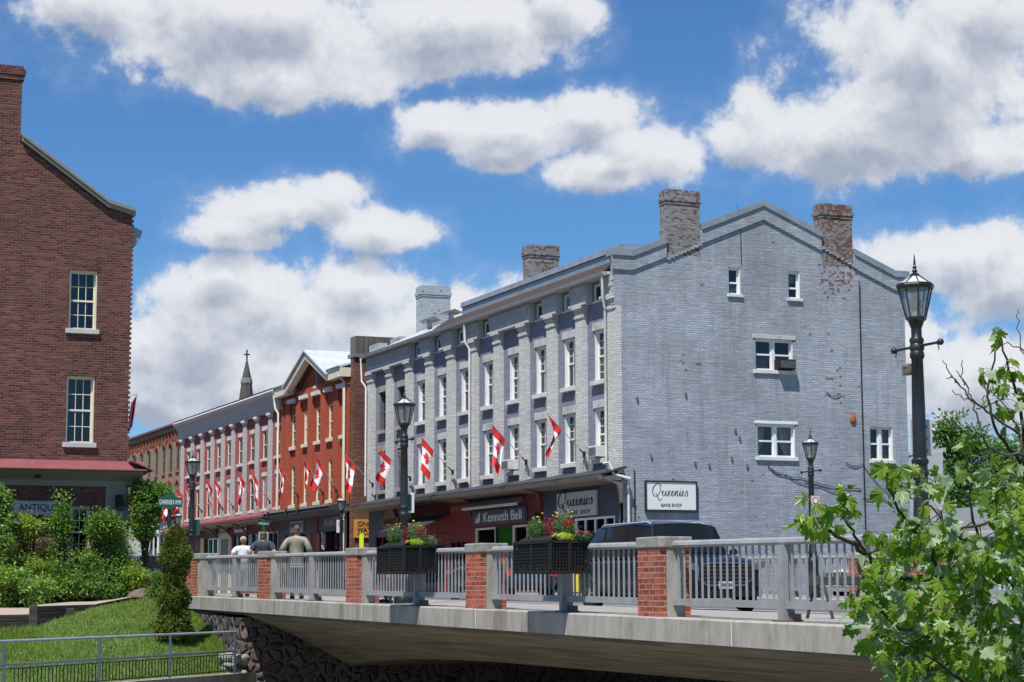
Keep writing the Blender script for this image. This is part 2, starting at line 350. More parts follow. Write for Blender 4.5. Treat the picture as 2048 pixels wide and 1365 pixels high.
MT['timber'] = M('dark_weathered_timber', (.055, .05, .045), .9, .35, 4, bump=.015, dirt=(.14, .13, .11), dirt_amt=.5, stretch=(.4, .4, 3))
MT['soil'] = M('soil', (.09, .065, .045), .95, .3, 5, bump=.02)
MT['grass_ground'] = M('grass_ground', (.075, .125, .028), .95, .35, 2.2, bump=.03, dirt=(.13, .14, .05), dirt_amt=.5)
MT['water'] = M('river_water', (.012, .018, .016), .12, .3, 1.2, bump=.02, bscale=2.2)
MT['bark'] = M('bark', (.11, .085, .07), .9, .3, 12, bump=.01)
MT['darkbark'] = M('dark_bark', (.045, .035, .03), .9, .3, 12, bump=.01)
MT['wood_sign'] = M('varnished_wood', (.27, .12, .055), .5, .2, 5, stretch=(1, 1, 5))
MT['signwhite'] = M('sign_white', (.72, .72, .71), .5, .02, 1)
MT['signgrey'] = M('sign_pale_grey', (.5, .5, .5), .5, .04, 1)
MT['signink'] = M('sign_black', (.02, .02, .025), .5, .05, 1)
MT['signgreen'] = M('sign_green', (.01, .09, .06), .4, .05, 1)
MT['signblue'] = M('sign_blue', (.03, .05, .22), .5, .05, 1)
MT['signyellow'] = M('sign_ochre', (.58, .27, .045), .6, .12, 3)
MT['neon'] = M('fluorescent_yellow', (.62, .85, .03), .4, .04, 1)
MT['flag_red'] = M('flag_red', (.62, .022, .025), .75, .05, 2)
MT['flag_white'] = M('flag_white', (.80, .78, .80), .75, .03, 2)
_m, _t, _b = newmat('lantern_glass'); _b.inputs['Base Color'].default_value = (.42, .44, .43, 1); _b.inputs['Roughness'].default_value = .25
_x = _t.a('ShaderNodeMixShader', {0: .42, 1: _t.a('ShaderNodeBsdfTransparent', {'Color': (.8, .82, .82, 1)}).outputs[0], 2: _b.outputs[0]}); _t.l.new(_x.outputs[0], [n for n in _t.n if n.type == 'OUTPUT_MATERIAL'][0].inputs[0]); MT['lampglass'] = _m
MT['frost'] = M('frosted_lamp', (.55, .56, .55), .3, .1, 8)
MT['greeninside'] = M('lit_green_wall', (.12, .62, .06), .7, .1, 1)  # brightened so the shaded wall looks lit; light put into the colour
MT['chrome'] = M('chrome', (.65, .66, .68), .15, .04, 2, metal=1)
MT['tyre'] = M('tyre_rubber', (.015, .015, .016), .8, .2, 5)
# ------------------------------------------------------------------ building helpers
def fb(mb, face, P, u0, u1, w0, w1, z0, z1, m=0):
    """box on a facade: 'S' faces -Y (plane Y=P), 'E' faces +X (plane X=P); w is depth into the wall"""
    if face == 'S': return mb.box(u0, u1, P+w0, P+w1, z0, z1, m)
    return mb.box(P-w1, P-w0, u0, u1, z0, z1, m)
def fp(face, P, u, w, z): return (u, P+w, z) if face == 'S' else (P-w, u, z)
def wall(mb, face, P, u0, u1, z0, z1, ops, depth=.3, m=0):
    us = sorted({u0, u1, *[x for o in ops for x in o[:2]]}); zs = sorted({z0, z1, *[x for o in ops for x in o[2:4]]})
    for i in range(len(us)-1):
        for k in range(len(zs)-1):
            cu, cz = (us[i]+us[i+1])/2, (zs[k]+zs[k+1])/2
            if any(o[0] < cu < o[1] and o[2] < cz < o[3] for o in ops): continue
            mb.quad(*[fp(face, P, u, 0, z) for u, z in ((us[i], zs[k]), (us[i+1], zs[k]), (us[i+1], zs[k+1]), (us[i], zs[k+1]))], m=m)
    for a, b, c, d in [o[:4] for o in ops]:
        for (p, q) in (((a, c), (b, c)), ((b, c), (b, d)), ((b, d), (a, d)), ((a, d), (a, c))):
            mb.quad(fp(face, P, p[0], 0, p[1]), fp(face, P, q[0], 0, q[1]), fp(face, P, q[0], depth, q[1]), fp(face, P, p[0], depth, p[1]), m=m)
def window(par, face, P, u0, u1, z0, z1, fm='white', rec=.2, fw=.06, grid=(2, 2), lowgrid=None, sill=.1, sillmat='offwhite', sillx=.14, silh=.14,
           lintel=0, linmat='stone_lintel', linx=.1, mull=False, curtain=None, meet=.5, label=None, liner=True, glass='glass', sash=True, arch=None):
    mb = MB(); e = .002
    if liner:
        for a, b in ((u0-.001, u0+.035), (u1-.035, u1+.001)): fb(mb, face, P, a, b, .03, rec+.03, z0+e, z1-e)
        fb(mb, face, P, u0+.036, u1-.036, .03, rec+.03, z1-.036, z1-.001)
    a0, a1, b0, b1 = u0+.037, u1-.037, z0+.002, z1-.038
    def sashes(a0, a1):
        fb(mb, face, P, a0, a0+fw, rec, rec+.06, b0, b1); fb(mb, face, P, a1-fw, a1, rec, rec+.06, b0, b1)
        fb(mb, face, P, a0+fw, a1-fw, rec, rec+.06, b0, b0+fw*1.2); fb(mb, face, P, a0+fw, a1-fw, rec, rec+.06, b1-fw, b1)
        zm = b0+(b1-b0)*meet
        if sash: fb(mb, face, P, a0+fw, a1-fw, rec-.012, rec+.05, zm-.03, zm+.03)
        for (c0, c1, gr) in ((zm+.03, b1-fw, grid), (b0+fw, zm-.03, lowgrid or grid)):
            if not gr: continue
            for i in range(1, gr[0]): x = a0+fw+(a1-a0-2*fw)*i/gr[0]; fb(mb, face, P, x-.011, x+.011, rec+.014, rec+.04, c0, c1)
            for k in range(1, gr[1]): z = c0+(c1-c0)*k/gr[1]; fb(mb, face, P, a0+fw, a1-fw, rec+.016, rec+.038, z-.011, z+.011)
    if mull:
        um = (a0+a1)/2; sashes(a0, um-.05); sashes(um+.05, a1); fb(mb, face, P, um-.05, um+.05, rec-.03, rec+.05, b0, b1)
    else: sashes(a0, a1)
    fr = mb.build('window', MT[fm], par)
    if label: fr['label'] = label
    g_ = MB(); g_.quad(*[fp(face, P, u, rec+.03, z) for u, z in ((a0, b0), (a1, b0), (a1, b1), (a0, b1))]); g_.build('pane', MT[glass], fr)
    if sill:
        s = MB(); fb(s, face, P, u0-sillx, u1+sillx, -sill, .05, z0-silh, z0-.002)
        fb(s, face, P, u0+.001, u1-.001, .05, rec+.05, z0-silh*.5, z0-.001); s.build('sill', MT[sillmat], fr, bevel=.01)
    if lintel:
        s = MB(); fb(s, face, P, u0-linx, u1+linx, -.03, .10, z1+.003, z1+lintel); s.build('lintel', MT[linmat], fr, bevel=.008)
    if arch:
        s = MB(); uc = (u0+u1)/2; hw = (u1-u0)/2; pts = [(uc-hw-.12, z1-.22), (uc-hw-.12, z1), (uc-hw*.8, z1+.22), (uc, z1+.34), (uc+hw*.8, z1+.22), (uc+hw+.12, z1), (uc+hw+.12, z1-.22), (uc+hw, z1-.22), (uc+hw, z1-.03), (uc+hw*.6, z1+.08), (uc, z1+.12), (uc-hw*.6, z1+.08), (uc-hw, z1-.03), (uc-hw, z1-.22)]
        pr = MB(); pr.prism(pts, 'y', P-.04, P+.05); pr.build('arch', MT[arch], fr)
    s = MB(); s.quad(*[fp(face, P, u, rec+.62, z) for u, z in ((u0-.3, z0-.3), (u1+.3, z0-.3), (u1+.3, z1+.3), (u0-.3, z1+.3))]); s.build('dark_sheet', MT['signink'], fr)  # black sheet set behind the pane for the darkness of the room
    if curtain:
        s = MB(); kind = curtain
        ww = a1-a0
        if kind == 'sides':
            for (x0, x1, x2) in ((a0, a0+ww*.34, a0+ww*.1), (a1, a1-ww*.34, a1-ww*.1)):
                n = 7; rows = []
                for zz, xe in ((b1, x1), (b0+(b1-b0)*.45, x0+(x1-x0)*.75), (b0, x2)):
                    rows.append([fp(face, P, x0+(xe-x0)*i/n, rec+.22+.03*(i % 2), zz) for i in range(n+1)])
                s.loft(rows, closed=False)
            s.build('curtain', MT['curtain'], fr)
        elif kind == 'screen':
            s.quad(*[fp(face, P, u, rec+.04, z) for u, z in ((a0, b0), (a1, b0), (a1, b0+(b1-b0)*meet), (a0, b0+(b1-b0)*meet))]); s.build('screen', MT['screen'], fr)
        elif kind == 'blind':
            zz = b0+(b1-b0)*random.Random(int(u0*77)).uniform(.45, .8)
            s.quad(*[fp(face, P, u, rec+.12, z) for u, z in ((a0, zz), (a1, zz), (a1, b1), (a0, b1))]); s.build('blind', MT['curtain'], fr)
    return fr
def text(par, s, face, P, u0, u1, zc, h, mat, w=-.01, name='lettering', ext=.006, shear=0., slope=0., bold=0., fit=True):
    cu = bpy.data.curves.new(name, 'FONT'); cu.body = s; cu.extrude = ext; cu.offset = bold; cu.shear = shear; cu.align_x = 'LEFT'
    o = bpy.data.objects.new(name, cu); COL.objects.link(o); bpy.context.view_layer.update()
    me = bpy.data.meshes.new_from_object(o.evaluated_get(bpy.context.evaluated_depsgraph_get())); bpy.data.objects.remove(o)
    v = np.array([q.co[:] for q in me.vertices]); lo_, hi = v.min(0), v.max(0)
    sx = (u1-u0)/(hi[0]-lo_[0]); sz = h/(hi[1]-lo_[1])
    off = np.array(OFF.get(par.name, (0, 0, 0)))
    for q, p in zip(me.vertices, v):
        u = u0+(p[0]-lo_[0])*sx; z = zc-h/2+(p[1]-lo_[1])*sz
        q.co = Vector(fp(face, P, u, w-p[2], z))-Vector(off)
    me.materials.append(MT[mat]); me.name = name
    n = bpy.data.objects.new(name, me); COL.objects.link(n); n.parent = par; OFF[n.name] = tuple(off); return n
def ribbon(par, strokes, face, P, u0, z0, s, mat, wid=.05, w=-.012, name='lettering', sz=1.):
    """pen strokes (lists of points) drawn as thin raised ribbons; thick on down strokes, thin on up strokes"""
    mb = MB()
    for st in strokes:
        pts = []
        for i in range(len(st)-1):          # Catmull-Rom
            p0 = st[max(i-1, 0)]; p1 = st[i]; p2 = st[i+1]; p3 = st[min(i+2, len(st)-1)]
            for k in range(5):
                q = k/5; pts.append(tuple(.5*((2*p1[j])+(-p0[j]+p2[j])*q+(2*p0[j]-5*p1[j]+4*p2[j]-p3[j])*q*q+(-p0[j]+3*p1[j]-3*p2[j]+p3[j])*q**3) for j in (0, 1)))
        pts.append(st[-1])
        L = []; Rr = []
        for i, p in enumerate(pts):
            a = pts[max(i-1, 0)]; b = pts[min(i+1, len(pts)-1)]; dx, dz = b[0]-a[0], b[1]-a[1]; l = math.hypot(dx, dz) or 1
            th = wid*(.45+.75*abs(dz)/l*(1 if dz < 0 else .45))/2
            nx, nz = -dz/l*th/s, dx/l*th/s
            L.append((p[0]+nx, p[1]+nz)); Rr.append((p[0]-nx, p[1]-nz))
        for i in range(len(pts)-1):
            q = [L[i], L[i+1], Rr[i+1], Rr[i]]
            mb.quad(*[fp(face, P, u0+x*s, w, z0+z*s*sz) for x, z in q])
    return mb.build(name, MT[mat], par, fix=False)
def script_word():
    """the word Queenies in pen strokes (unit = x-height)"""
    S = []; x = 0
    S.append([(1.9, 1.9), (1.2, 2.35), (.4, 1.9), (.0, 1.0), (.2, .1), (.8, -.1), (1.4, .5), (1.7, 1.4), (1.6, 2.2), (1.2, 2.35)]); S.append([(.5, .35), (.8, .35), (1.1, -.3), (1.5, -.9), (2.0, -.55)])
    x = 2.0
    S.append([(x-.1, .5), (x+.25, 1.), (x+.15, .3), (x+.35, 0), (x+.65, .3), (x+.9, 1.), (x+.8, .3), (x+1., 0), (x+1.25, .3)]); x += 1.25
    for _ in range(2):
        S.append([(x, .3), (x+.45, .65), (x+.5, .95), (x+.25, .95), (x+.1, .45), (x+.3, 0), (x+.75, .3)]); x += .75
    S.append([(x, .3), (x+.25, 1.), (x+.12, 0), (x+.2, .5), (x+.55, 1.), (x+.65, .7), (x+.6, .1), (x+.8, .02), (x+1.0, .3)]); x += 1.0
    S.append([(x, .3), (x+.22, 1.), (x+.15, .2), (x+.3, 0), (x+.5, .3)]); S.append([(x+.3, 1.4), (x+.34, 1.32), (x+.3, 1.3)]); x += .5
    S.append([(x, .3), (x+.45, .65), (x+.5, .95), (x+.25, .95), (x+.1, .45), (x+.3, 0), (x+.75, .3)]); x += .75
    S.append([(x, .3), (x+.4, 1.05), (x+.5, .85), (x+.6, .3), (x+.35, 0), (x+.1, .12)]); x += .7
    return S, x
def sign_board(name, label, cat, face, P, u0, u1, z0, z1, mat, w0=-.06, w1=-.01, frame=None, fwid=.05, group=None):
    loc = fp(face, P, (u0+u1)/2, w1, z0); s = thing(name, label, cat, loc, group)
    mb = MB(); fb(mb, face, P, u0, u1, w0, w1, z0, z1); mb.build('board', MT[mat], s)
    if frame:
        f = MB()
        for a, b, c, d in ((u0-fwid, u1+fwid, z1, z1+fwid), (u0-fwid, u1+fwid, z0-fwid*1.5, z0), (u0-fwid, u0, z0, z1), (u1, u1+fwid, z0, z1)): fb(f, face, P, a, b, w0-.025, w1, c, d)
        f.build('frame', MT[frame], s)
    return s
def ac_unit(face, P, u0, u1, z0, z1, w0, mat, label, group=None):
    s = thing('air_conditioner', label, 'air conditioner', fp(face, P, (u0+u1)/2, w0, z0), group)
    mb = MB(); fb(mb, face, P, u0, u1, w0, .12, z0, z1); mb.build('case', MT[mat], s, bevel=.01)
    g_ = MB()
    for i in range(7):
        z = z0+.04+(z1-z0-.08)*i/7; fb(g_, face, P, u0+.03, u1-.03, w0-.006, w0-.001, z, z+(z1-z0)*.07)
    g_.build('grille', MT['screen'], s)
    return s
def downpipe(par, pts, r=.045, mat='offwhite'):
    mb = MB(); mb.tube(pts, r, 8, 0); return mb.build('downpipe', MT[mat], par, smooth=True)
def chimney(par, X1, X0, Y0, Y1, z0, z1, mat, name='chimney'):
    mb = MB(); mb.box(X0, X1, Y0, Y1, z0, z1-.5)
    mb.box(X0-.025, X1+.025, Y0-.025, Y1+.025, z1-.5, z1-.40); mb.box(X0-.05, X1+.05, Y0-.05, Y1+.05, z1-.40, z1-.26); mb.box(X0-.015, X1+.015, Y0-.015, Y1+.015, z1-.26, z1)
    c = mb.build(name, MT[mat], par)
    p = MB(); n = 2
    for k in range(n):
        y = Y0+(Y1-Y0)*(k+.5)/n; p.lathe([(.11, -.02), (.11, .04), (.09, .04), (.09, 0)], ((X0+X1)/2, y, z1), 8)
    p.build('flue', MT['conc_cap'], c); return c

# ------------------------------------------------------------------ the grey corner building
YB = 28.5; XG = -59.17; XL = -85.28
GZ = .25
gb = thing('brick_building', 'long grey painted brick building with white pilasters, chimneys and gable end', 'building', (-72, 34, GZ))
PX = [-84.9, -82.40, -79.87, -77.35, -74.82, -72.30, -69.77, -67.22, -64.68, -62.16, -59.62]
WX = [(PX[i]+PX[i+1])/2 for i in range(10)]
ww = .43; ops = []
for i, x in enumerate(WX): ops += [(x-ww, x+ww, 7.54, 9.26), (x-ww, x+ww, 4.87, 6.60)]
att = [(2, -.28), (3, -.28), (4, -.28), (5, .0), (7, .05), (8, .0), (9, .0)]
for i, d in att: ops.append((WX[i]+d-.44, WX[i]+d+.44, 10.27, 10.86))
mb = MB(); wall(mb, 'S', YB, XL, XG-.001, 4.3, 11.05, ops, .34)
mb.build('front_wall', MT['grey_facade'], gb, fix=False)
# gable wall and the other closing walls
gops = [(33.56, 35.04, 7.93, 9.00), (33.58, 35.06, 4.96, 6.08), (38.05, 39.0, 4.95, 6.12), (32.56, 33.04, 10.48, 11.42), (34.90, 35.38, 10.46, 11.42)]
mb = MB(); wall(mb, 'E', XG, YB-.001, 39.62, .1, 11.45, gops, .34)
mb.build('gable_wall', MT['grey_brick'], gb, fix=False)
mb = MB(); g2 = [(28.25, 11.45), (39.72, 11.45), (39.72, 11.5), (39.2, 11.5), (33.95, 13.62), (28.9, 11.58), (28.25, 11.58)]
mb.prism(g2, 'x', XG-.36, XG)
mb.box(XG-.30, XG, 28.26, YB-.002, 9.9, 11.45)
mb.build('gable_top', MT['grey_brick'], gb)
mb = MB()                                            # parapet band standing a little proud under the coping
def band(pts, dz0, dz1, x0, x1, mb):
    for (a, b) in zip(pts[:-1], pts[1:]):
        mb.prism([(a[0], a[1]+dz0), (b[0], b[1]+dz0), (b[0], b[1]+dz1), (a[0], a[1]+dz1)], 'x', x0, x1)
cp = [(28.15, 11.60), (28.92, 11.60), (33.95, 13.66), (39.22, 11.50), (39.80, 11.50)]
def seg(pts, lo_, hi):
    out = []
    for i, (y, z) in enumerate(pts):
        if i and (pts[i-1][0] < lo_ < y): out.append((lo_, pts[i-1][1]+(z-pts[i-1][1])*(lo_-pts[i-1][0])/(y-pts[i-1][0])))
        if lo_ <= y <= hi: out.append((y, z))
        if i+1 < len(pts) and y < hi < pts[i+1][0]: out.append((hi, z+(pts[i+1][1]-z)*(hi-y)/(pts[i+1][0]-y)))
    o2 = []
    for p in out:
        if not o2 or p != o2[-1]: o2.append(p)
    return o2
for a, b in ((28.15, 30.2), (31.53, 36.26), (37.57, 39.8)):
    mb = MB(); band(seg(cp, a, b), -.52, -.05, XG, XG+.06, mb); mb.build('parapet_band', MT['grey_brick'], gb)
    mb = MB(); band(seg(cp, a, b), -.05, .17, XG-.42, XG+.11, mb); mb.build('coping', MT['lead'], gb)
mb = MB()                                             # corbelled steps below the chimneys
for i in range(9): mb.box(XG+.001, XG+.05, 30.2+i*.15, 30.35+i*.15, 11.52+i*.068, 11.60+i*.068)
mb.build('corbel_steps', MT['grey_brick'], gb); mb = MB()
for i in range(9): mb.box(XG+.001, XG+.05, 36.26+i*.15, 36.41+i*.15, 12.26-i*.068, 12.34-i*.068)
mb.build('corbel_steps', MT['grey_brick'], gb)
chimney(gb, XG+.002, XG-.50, 30.23, 31.50, 11.7, 13.95, 'flaked_chimney')
chimney(gb, XG+.002, XG-.50, 36.29, 37.54, 11.7, 13.90, 'redder_chimney')
z2 = onX(1100, 492, -71)[1]; chimney(gb, -71.0, -71.6, 30.2, 31.5, 11.3, z2, 'flaked_chimney')
z3 = onX(870, 573, -83.2)[1]; chimney(gb, -83.1, -83.9, 30.15, 31.5, 11.3, z3, 'pale_chimney')
mb = MB()
mb.box(XL, XL+.3, YB, 39.6, .1, 11.2); mb.box(XL, XG-.4, 39.3, 39.62, .1, 11.3)
mb.build('rear_wall', MT['grey_facade'], gb)
mb = MB()
mb.prism([(28.0, 11.06), (28.62, 11.50), (28.62, 11.42), (28.0, 11.0)], 'x', -76, XG-.36); mb.build('eave_shingles', MT['shingle'], gb)
mb = MB(); mb.prism([(29.35, 11.40), (33.95, 12.9), (39.7, 11.35), (39.7, 11.25), (33.95, 12.8), (29.35, 11.3)], 'x', XL+.3, XG-.36); mb.build('roof', MT['grey_roof'], gb)
mb = MB(); mb.prism([(28.63, 11.3), (28.64, 11.98), (29.9, 12.05), (29.9, 11.3)], 'x', -74.2, XG-.37); mb.prism([(28.57, 11.80), (28.60, 12.0), (29.9, 12.07), (29.9, 12.052), (28.638, 11.982), (28.628, 11.80)], 'x', -74.25, XG-.365)
mb.build('roof_upstand', MT['lead'], gb)
mb = MB()     # party parapet at the far end
pp = [(28.3, 11.15), (28.9, 11.3), (31.5, 12.35), (33.95, 12.95)]
for a, b in zip(pp[:-1], pp[1:]): mb.prism([(a[0], 10.9), (b[0], 10.9), (b[0], b[1]), (a[0], a[1])], 'x', -83.95, -83.2)
mb.box(XL, -83.96, 28.4, 28.8, 11.06, 11.5)
mb.box(XL, -83.96, 29.4, 29.7, 11.2, 11.85)
mb.build('party_parapet', MT['pale_chimney'], gb)
mb = MB(); mb.prism([(28.2, 11.12), (30.1, 12.0), (30.1, 11.9), (28.2, 11.05)], 'x', -83.19, -76.01); mb.prism([(31.5, 12.38), (34.0, 12.98), (34.0, 13.04), (31.5, 12.44)], 'x', -84.0, -83.15)
mb.build('roof_flashing', MT['silver_roof'], gb)
for x in (-79.8, -77.2):
    v = thing('roof_vent', 'small roof vent hood on the grey building, '+('nearer the pale blue chimney' if x < -79 else 'farther from the pale blue chimney'), 'vent', (x, 29.3, 11.4))
    m2 = MB(); m2.lathe([(.12, -.15), (.12, .18)], (x, 29.3, 11.8), 8); m2.build('pipe', MT['lead'], v)
    m2 = MB(); m2.prism([(28.95, 12.02), (29.3, 12.13), (29.65, 12.02), (29.65, 11.98), (28.95, 11.98)], 'x', x-.42, x+.42); m2.build('hood', MT['gutter_brown'], v)
mb = MB()
mb.prism([(27.98, 10.93), (28.10, 10.90), (28.12, 11.04), (27.95, 11.04)], 'x', XL-.05, XG-.3); mb.build('gutter', MT['gutter_pale'], gb)
mb = MB(); mb.box(XL, XG-.31, 28.12, YB-.002, 10.95, 11.05); mb.build('soffit', MT['frieze'], gb)
# pilasters with capitals
for i, x in enumerate(PX):
    hw = .30; x0, x1 = x-hw, x+hw
    if i == 0: x0 = XL+.002
    if i == 10: x1 = XG-.002
    mb = MB(); mb.box(x0, x1, 28.31, YB-.002, 4.3, 9.86); p = mb.build('pilaster', MT['pale_pilaster'], gb)
    mb = MB()
    for k, (za, zb, o_) in enumerate(((9.80, 9.90, .035), (9.90, 10.02, .0), (10.02, 10.12, .05), (10.12, 10.24, .10))): mb.box(x0-o_*.8, min(x1+o_*.8, XG-.003) if i == 10 else x1+o_*.8, 28.305-o_, YB-.001, za, zb)
    mb.build('capital', MT['pale_pilaster'], p)
# frieze blocks over the capitals, attic windows between them
gaps = sorted((WX[i]+d-.44, WX[i]+d+.44) for i, d in att); xs = XL+.001; blocks = []
for a, b in gaps: blocks.append((xs, a-.12)); xs = b+.12
blocks.append((xs, XG-.003))
for a, b in blocks:
    mb = MB(); mb.box(a, b, 28.30, YB-.003, 10.30, 10.95); mb.box(a-.0, b, 28.22, YB-.004, 10.22, 10.302)
    mb.box(a+.04, b-.04, 28.24, 28.299, 10.74, 10.93)
    f = mb.build('frieze_block', MT['frieze'], gb)
    mb = MB(); n = max(2, int((b-a-.2)/.17)); st = (b-a-.2)/n
    for k in range(n): mb.box(a+.1+k*st, a+.1+k*st+st*.55, 28.242, 28.298, 10.56, 10.739)
    mb.build('dentils', MT['frieze'], f)
rr = random.Random(4)
for i, x in enumerate(WX):
    old = i in (0, 1)
    for k, (za, zb) in enumerate(((7.54, 9.26), (4.87, 6.60))):
        window(gb, 'S', YB, x-ww, x+ww, za, zb, fm='screen' if old else 'white', rec=.15, fw=.05, grid=(2, 3), lowgrid=(2, 1) if i % 3 else (2, 3), sill=.14, silh=.16, sillmat='old_lintel' if old else 'offwhite', sillx=.1,
               lintel=.27, linmat='old_lintel' if old else 'stone_lintel', linx=.10, curtain=None if old else ('screen' if rr.random() < .45 else ('blind' if rr.random() < .6 else 'sides')))
for i, d in att:
    window(gb, 'S', YB, WX[i]+d-.44, WX[i]+d+.44, 10.27, 10.86, rec=.04, fw=.045, grid=None, sill=.05, sillx=.03, silh=.06, sash=False, liner=True)
# gable windows
window(gb, 'E', XG, 33.56, 35.04, 7.93, 9.00, rec=.13, fw=.05, grid=None, lowgrid=None, mull=True, sill=.07, silh=.13, sillx=.1, lintel=.15, curtain='screen', meet=.52)
window(gb, 'E', XG, 33.58, 35.06, 4.96, 6.08, rec=.13, fw=.05, grid=None, mull=True, sill=.07, silh=.13, sillx=.08, lintel=.1, linmat='white', curtain='sides', meet=.5)
window(gb, 'E', XG, 38.05, 39.0, 4.95, 6.12, rec=.13, fw=.05, grid=None, mull=True, sill=.06, silh=.12, sillx=.04, curtain='sides', meet=.5)
window(gb, 'E', XG, 32.56, 33.04, 10.48, 11.42, rec=.12, fw=.05, grid=None, sill=.07, silh=.1, sillx=.06, curtain='screen', meet=.45)
window(gb, 'E', XG, 34.90, 35.38, 10.46, 11.42, rec=.12, fw=.05, grid=None, sill=.07, silh=.1, sillx=.06, curtain='blind', meet=.4)
# pipes and fittings on the building
downpipe(gb, [(-59.68, 28.05, 10.95), (-59.68, 28.06, 10.2), (-59.85, 28.22, 9.85), (-59.85, 28.22, 4.6)])
downpipe(gb, [(-72.45, 28.05, 10.95), (-72.45, 28.06, 10.2), (-72.35, 28.22, 9.9), (-72.35, 28.22, 4.6)])
downpipe(gb, [(-85.45, 28.05, 10.95), (-85.45, 28.1, 9.9), (-85.2, 28.22, 9.6), (-85.2, 28.22, 4.7)])
downpipe(gb, [(-59.55, 28.0, 4.62), (-59.0, 27.95, 4.62), (-58.95, 28.05, 4.25), (-58.85, 28.6, 4.1), (-59.08, 28.65, 3.9), (-59.08, 28.68, .4)], .05)
mb = MB(); mb.tube([(XG+.03, onX(1718, 576, XG)[0], 11.1), (XG+.03, onX(1722, 760, XG)[0], 7.9), (XG+.03, onX(1729, 1038, XG)[0]+.02, .4)], .022, 6)
mb.tube([(XG+.03, onX(1268, 940, XG)[0], 4.4), (XG+.03, onX(1268, 940, XG)[0], .4)], .02, 6)
mb.build('conduit', MT['black'], gb)
mb = MB()
def cable(pts, r=.012):
    P3 = [(XG+.03, *onX(a, b, XG)) for a, b in pts]; out = []
    for a, b in zip(P3[:-1], P3[1:]):
        for k in range(6):
            q = k/6; out.append((a[0], a[1]+(b[1]-a[1])*q, a[2]+(b[2]-a[2])*q-.12*math.sin(math.pi*q)))
    mb.tube(out+[P3[-1]], r, 5)
cable([(1535, 932), (1570, 950), (1640, 972), (1700, 985)]); cable([(1535, 934), (1600, 955), (1722, 978)]); cable([(1690, 925), (1724, 928), (1780, 990)]); cable([(1652, 785), (1682, 788)]); cable([(1474, 410), (1480, 450), (1482, 530)], .01)
cable([(1725, 995), (1760, 992), (1790, 1002)])
mb.build('cable', MT['black'], gb)
mb = MB()
for a, b in ((1274, 798), (1371, 789), (1302, 913), (1463, 917), (1390, 927), (1418, 930), (1470, 860), (1494, 932), (1479, 877)):
    y, z = onX(a, b, XG); mb = MB(); mb.box(XG+.002, XG+.05, y-.03, y+.03, z-.07, z+.05); mb.build('wall_bracket', MT['gutter_brown'], gb)
y, z = onX(1705, 838, XG); pl = MB(); pl.ball((XG+.03, y, z), (.05, .13, .19), 12); pl.box(XG+.001, XG+.05, y-.09, y+.09, z+.14, z+.2)
tag(pl.build('wall_plaque', M('terracotta', (.34, .12, .05), .7, .25, 12), org=(XG, y, z), smooth=True), 'rusty orange oval plaque fixed on the grey gable wall', 'plaque')
ac_unit('E', XG, 34.36, 34.98, 7.97, 8.30, -.28, 'blackplastic', 'black air conditioner in the double window of the grey gable')
ac_unit('S', YB, WX[9]-.30, WX[9]+.34, 4.93, 5.30, -.32, 'offwhite', 'white air conditioner in the corner window above the bake shop canopy')
ac_unit('S', YB, WX[6]-.30, WX[6]+.34, 4.93, 5.30, -.38, 'offwhite', 'white air conditioner in a window above the green lit shop')

# shop fronts along the ground floor
gz = .28
sf = thing('shop_canopy', 'dark sloping shop canopy with brown gutter along the grey building', 'canopy', (-72, 27.9, 4.0))
CX0, CX1 = -85.75, -58.85
mb = MB(); mb.prism([(YB-.003, 4.52), (27.55, 4.26), (27.55, 4.21), (YB-.003, 4.44)], 'x', CX0, CX1); mb.build('roof', MT['darkroof'], sf)
mb = MB(); mb.prism([(27.42, 4.10), (27.50, 4.05), (27.60, 4.05), (27.60, 4.20), (27.40, 4.20)], 'x', CX0, CX1+.02); mb.build('gutter', MT['gutter_brown'], sf)
mb = MB(); mb.prism([(27.605, 4.08), (27.9, 4.04), (28.2, 4.0), (28.34, 3.98), (28.34, 4.2), (27.605, 4.2)], 'x', CX0+.05, CX1-.04); mb.build('cove', MT['gutter_brown'], sf)
for x in (-58.95, -65.6, -72.45, -79.2):
    mb = MB(); mb.prism([(27.62, 4.04), (27.95, 4.0), (28.17, 3.9), (28.26, 3.6), (28.29, 3.3), (28.36, 3.3), (28.36, 4.04)], 'x', x-.06, x+.06); mb.build('bracket', MT['maroon'] if -79 < x < -60 else MT['gutter_brown'], sf)
def shopfront(par, x0, x1, zfas, mat, holes, name='shopfront', yp=28.42, zt=4.3):
    """painted shop front: fascia above zfas, glazed openings below"""
    mb = MB(); wall(mb, 'S', yp, x0, x1, gz, zt, [(a, b, c, d) for a, b, c, d, *_ in holes], .1)
    s = mb.build(name, MT[mat], par, fix=False)
    for (a, b, c, d, gm, fm, nm, nv) in holes:
        f = MB()
        if fm:
            for (p, q) in ((a, a+.07), (b-.07, b)): f.box(p, q, yp-.02, yp+.06, c, d)
            f.box(a+.07, b-.07, yp-.018, yp+.06, d-.07, d); f.box(a+.07, b-.07, yp-.018, yp+.06, c, c+.09)
            for k in range(1, nv): xx = a+(b-a)*k/nv; f.box(xx-.025, xx+.025, yp-.01, yp+.05, c+.09, d-.07)
            f.build('shop_window' if gm else 'door', MT[fm], s)
        g_ = MB(); g_.quad((a, yp+.045, c), (b, yp+.045, c), (b, yp+.045, d), (a, yp+.045, d)); g_.build('glazing', MT[gm or 'maroon'], s)
    mb = MB(); mb.quad((x0, yp+.75, gz), (x1, yp+.75, gz), (x1, yp+.75, 4.2), (x0, yp+.75, 4.2)); mb.build('dark_shop_sheet', MT['screen'], s)  # dark sheet added behind the glass in place of the shop's shade
    return s
sfs = thing('shopfront_row', 'row of painted shop fronts under the dark canopy of the grey building', 'shop fronts', (-72, 28.4, gz))
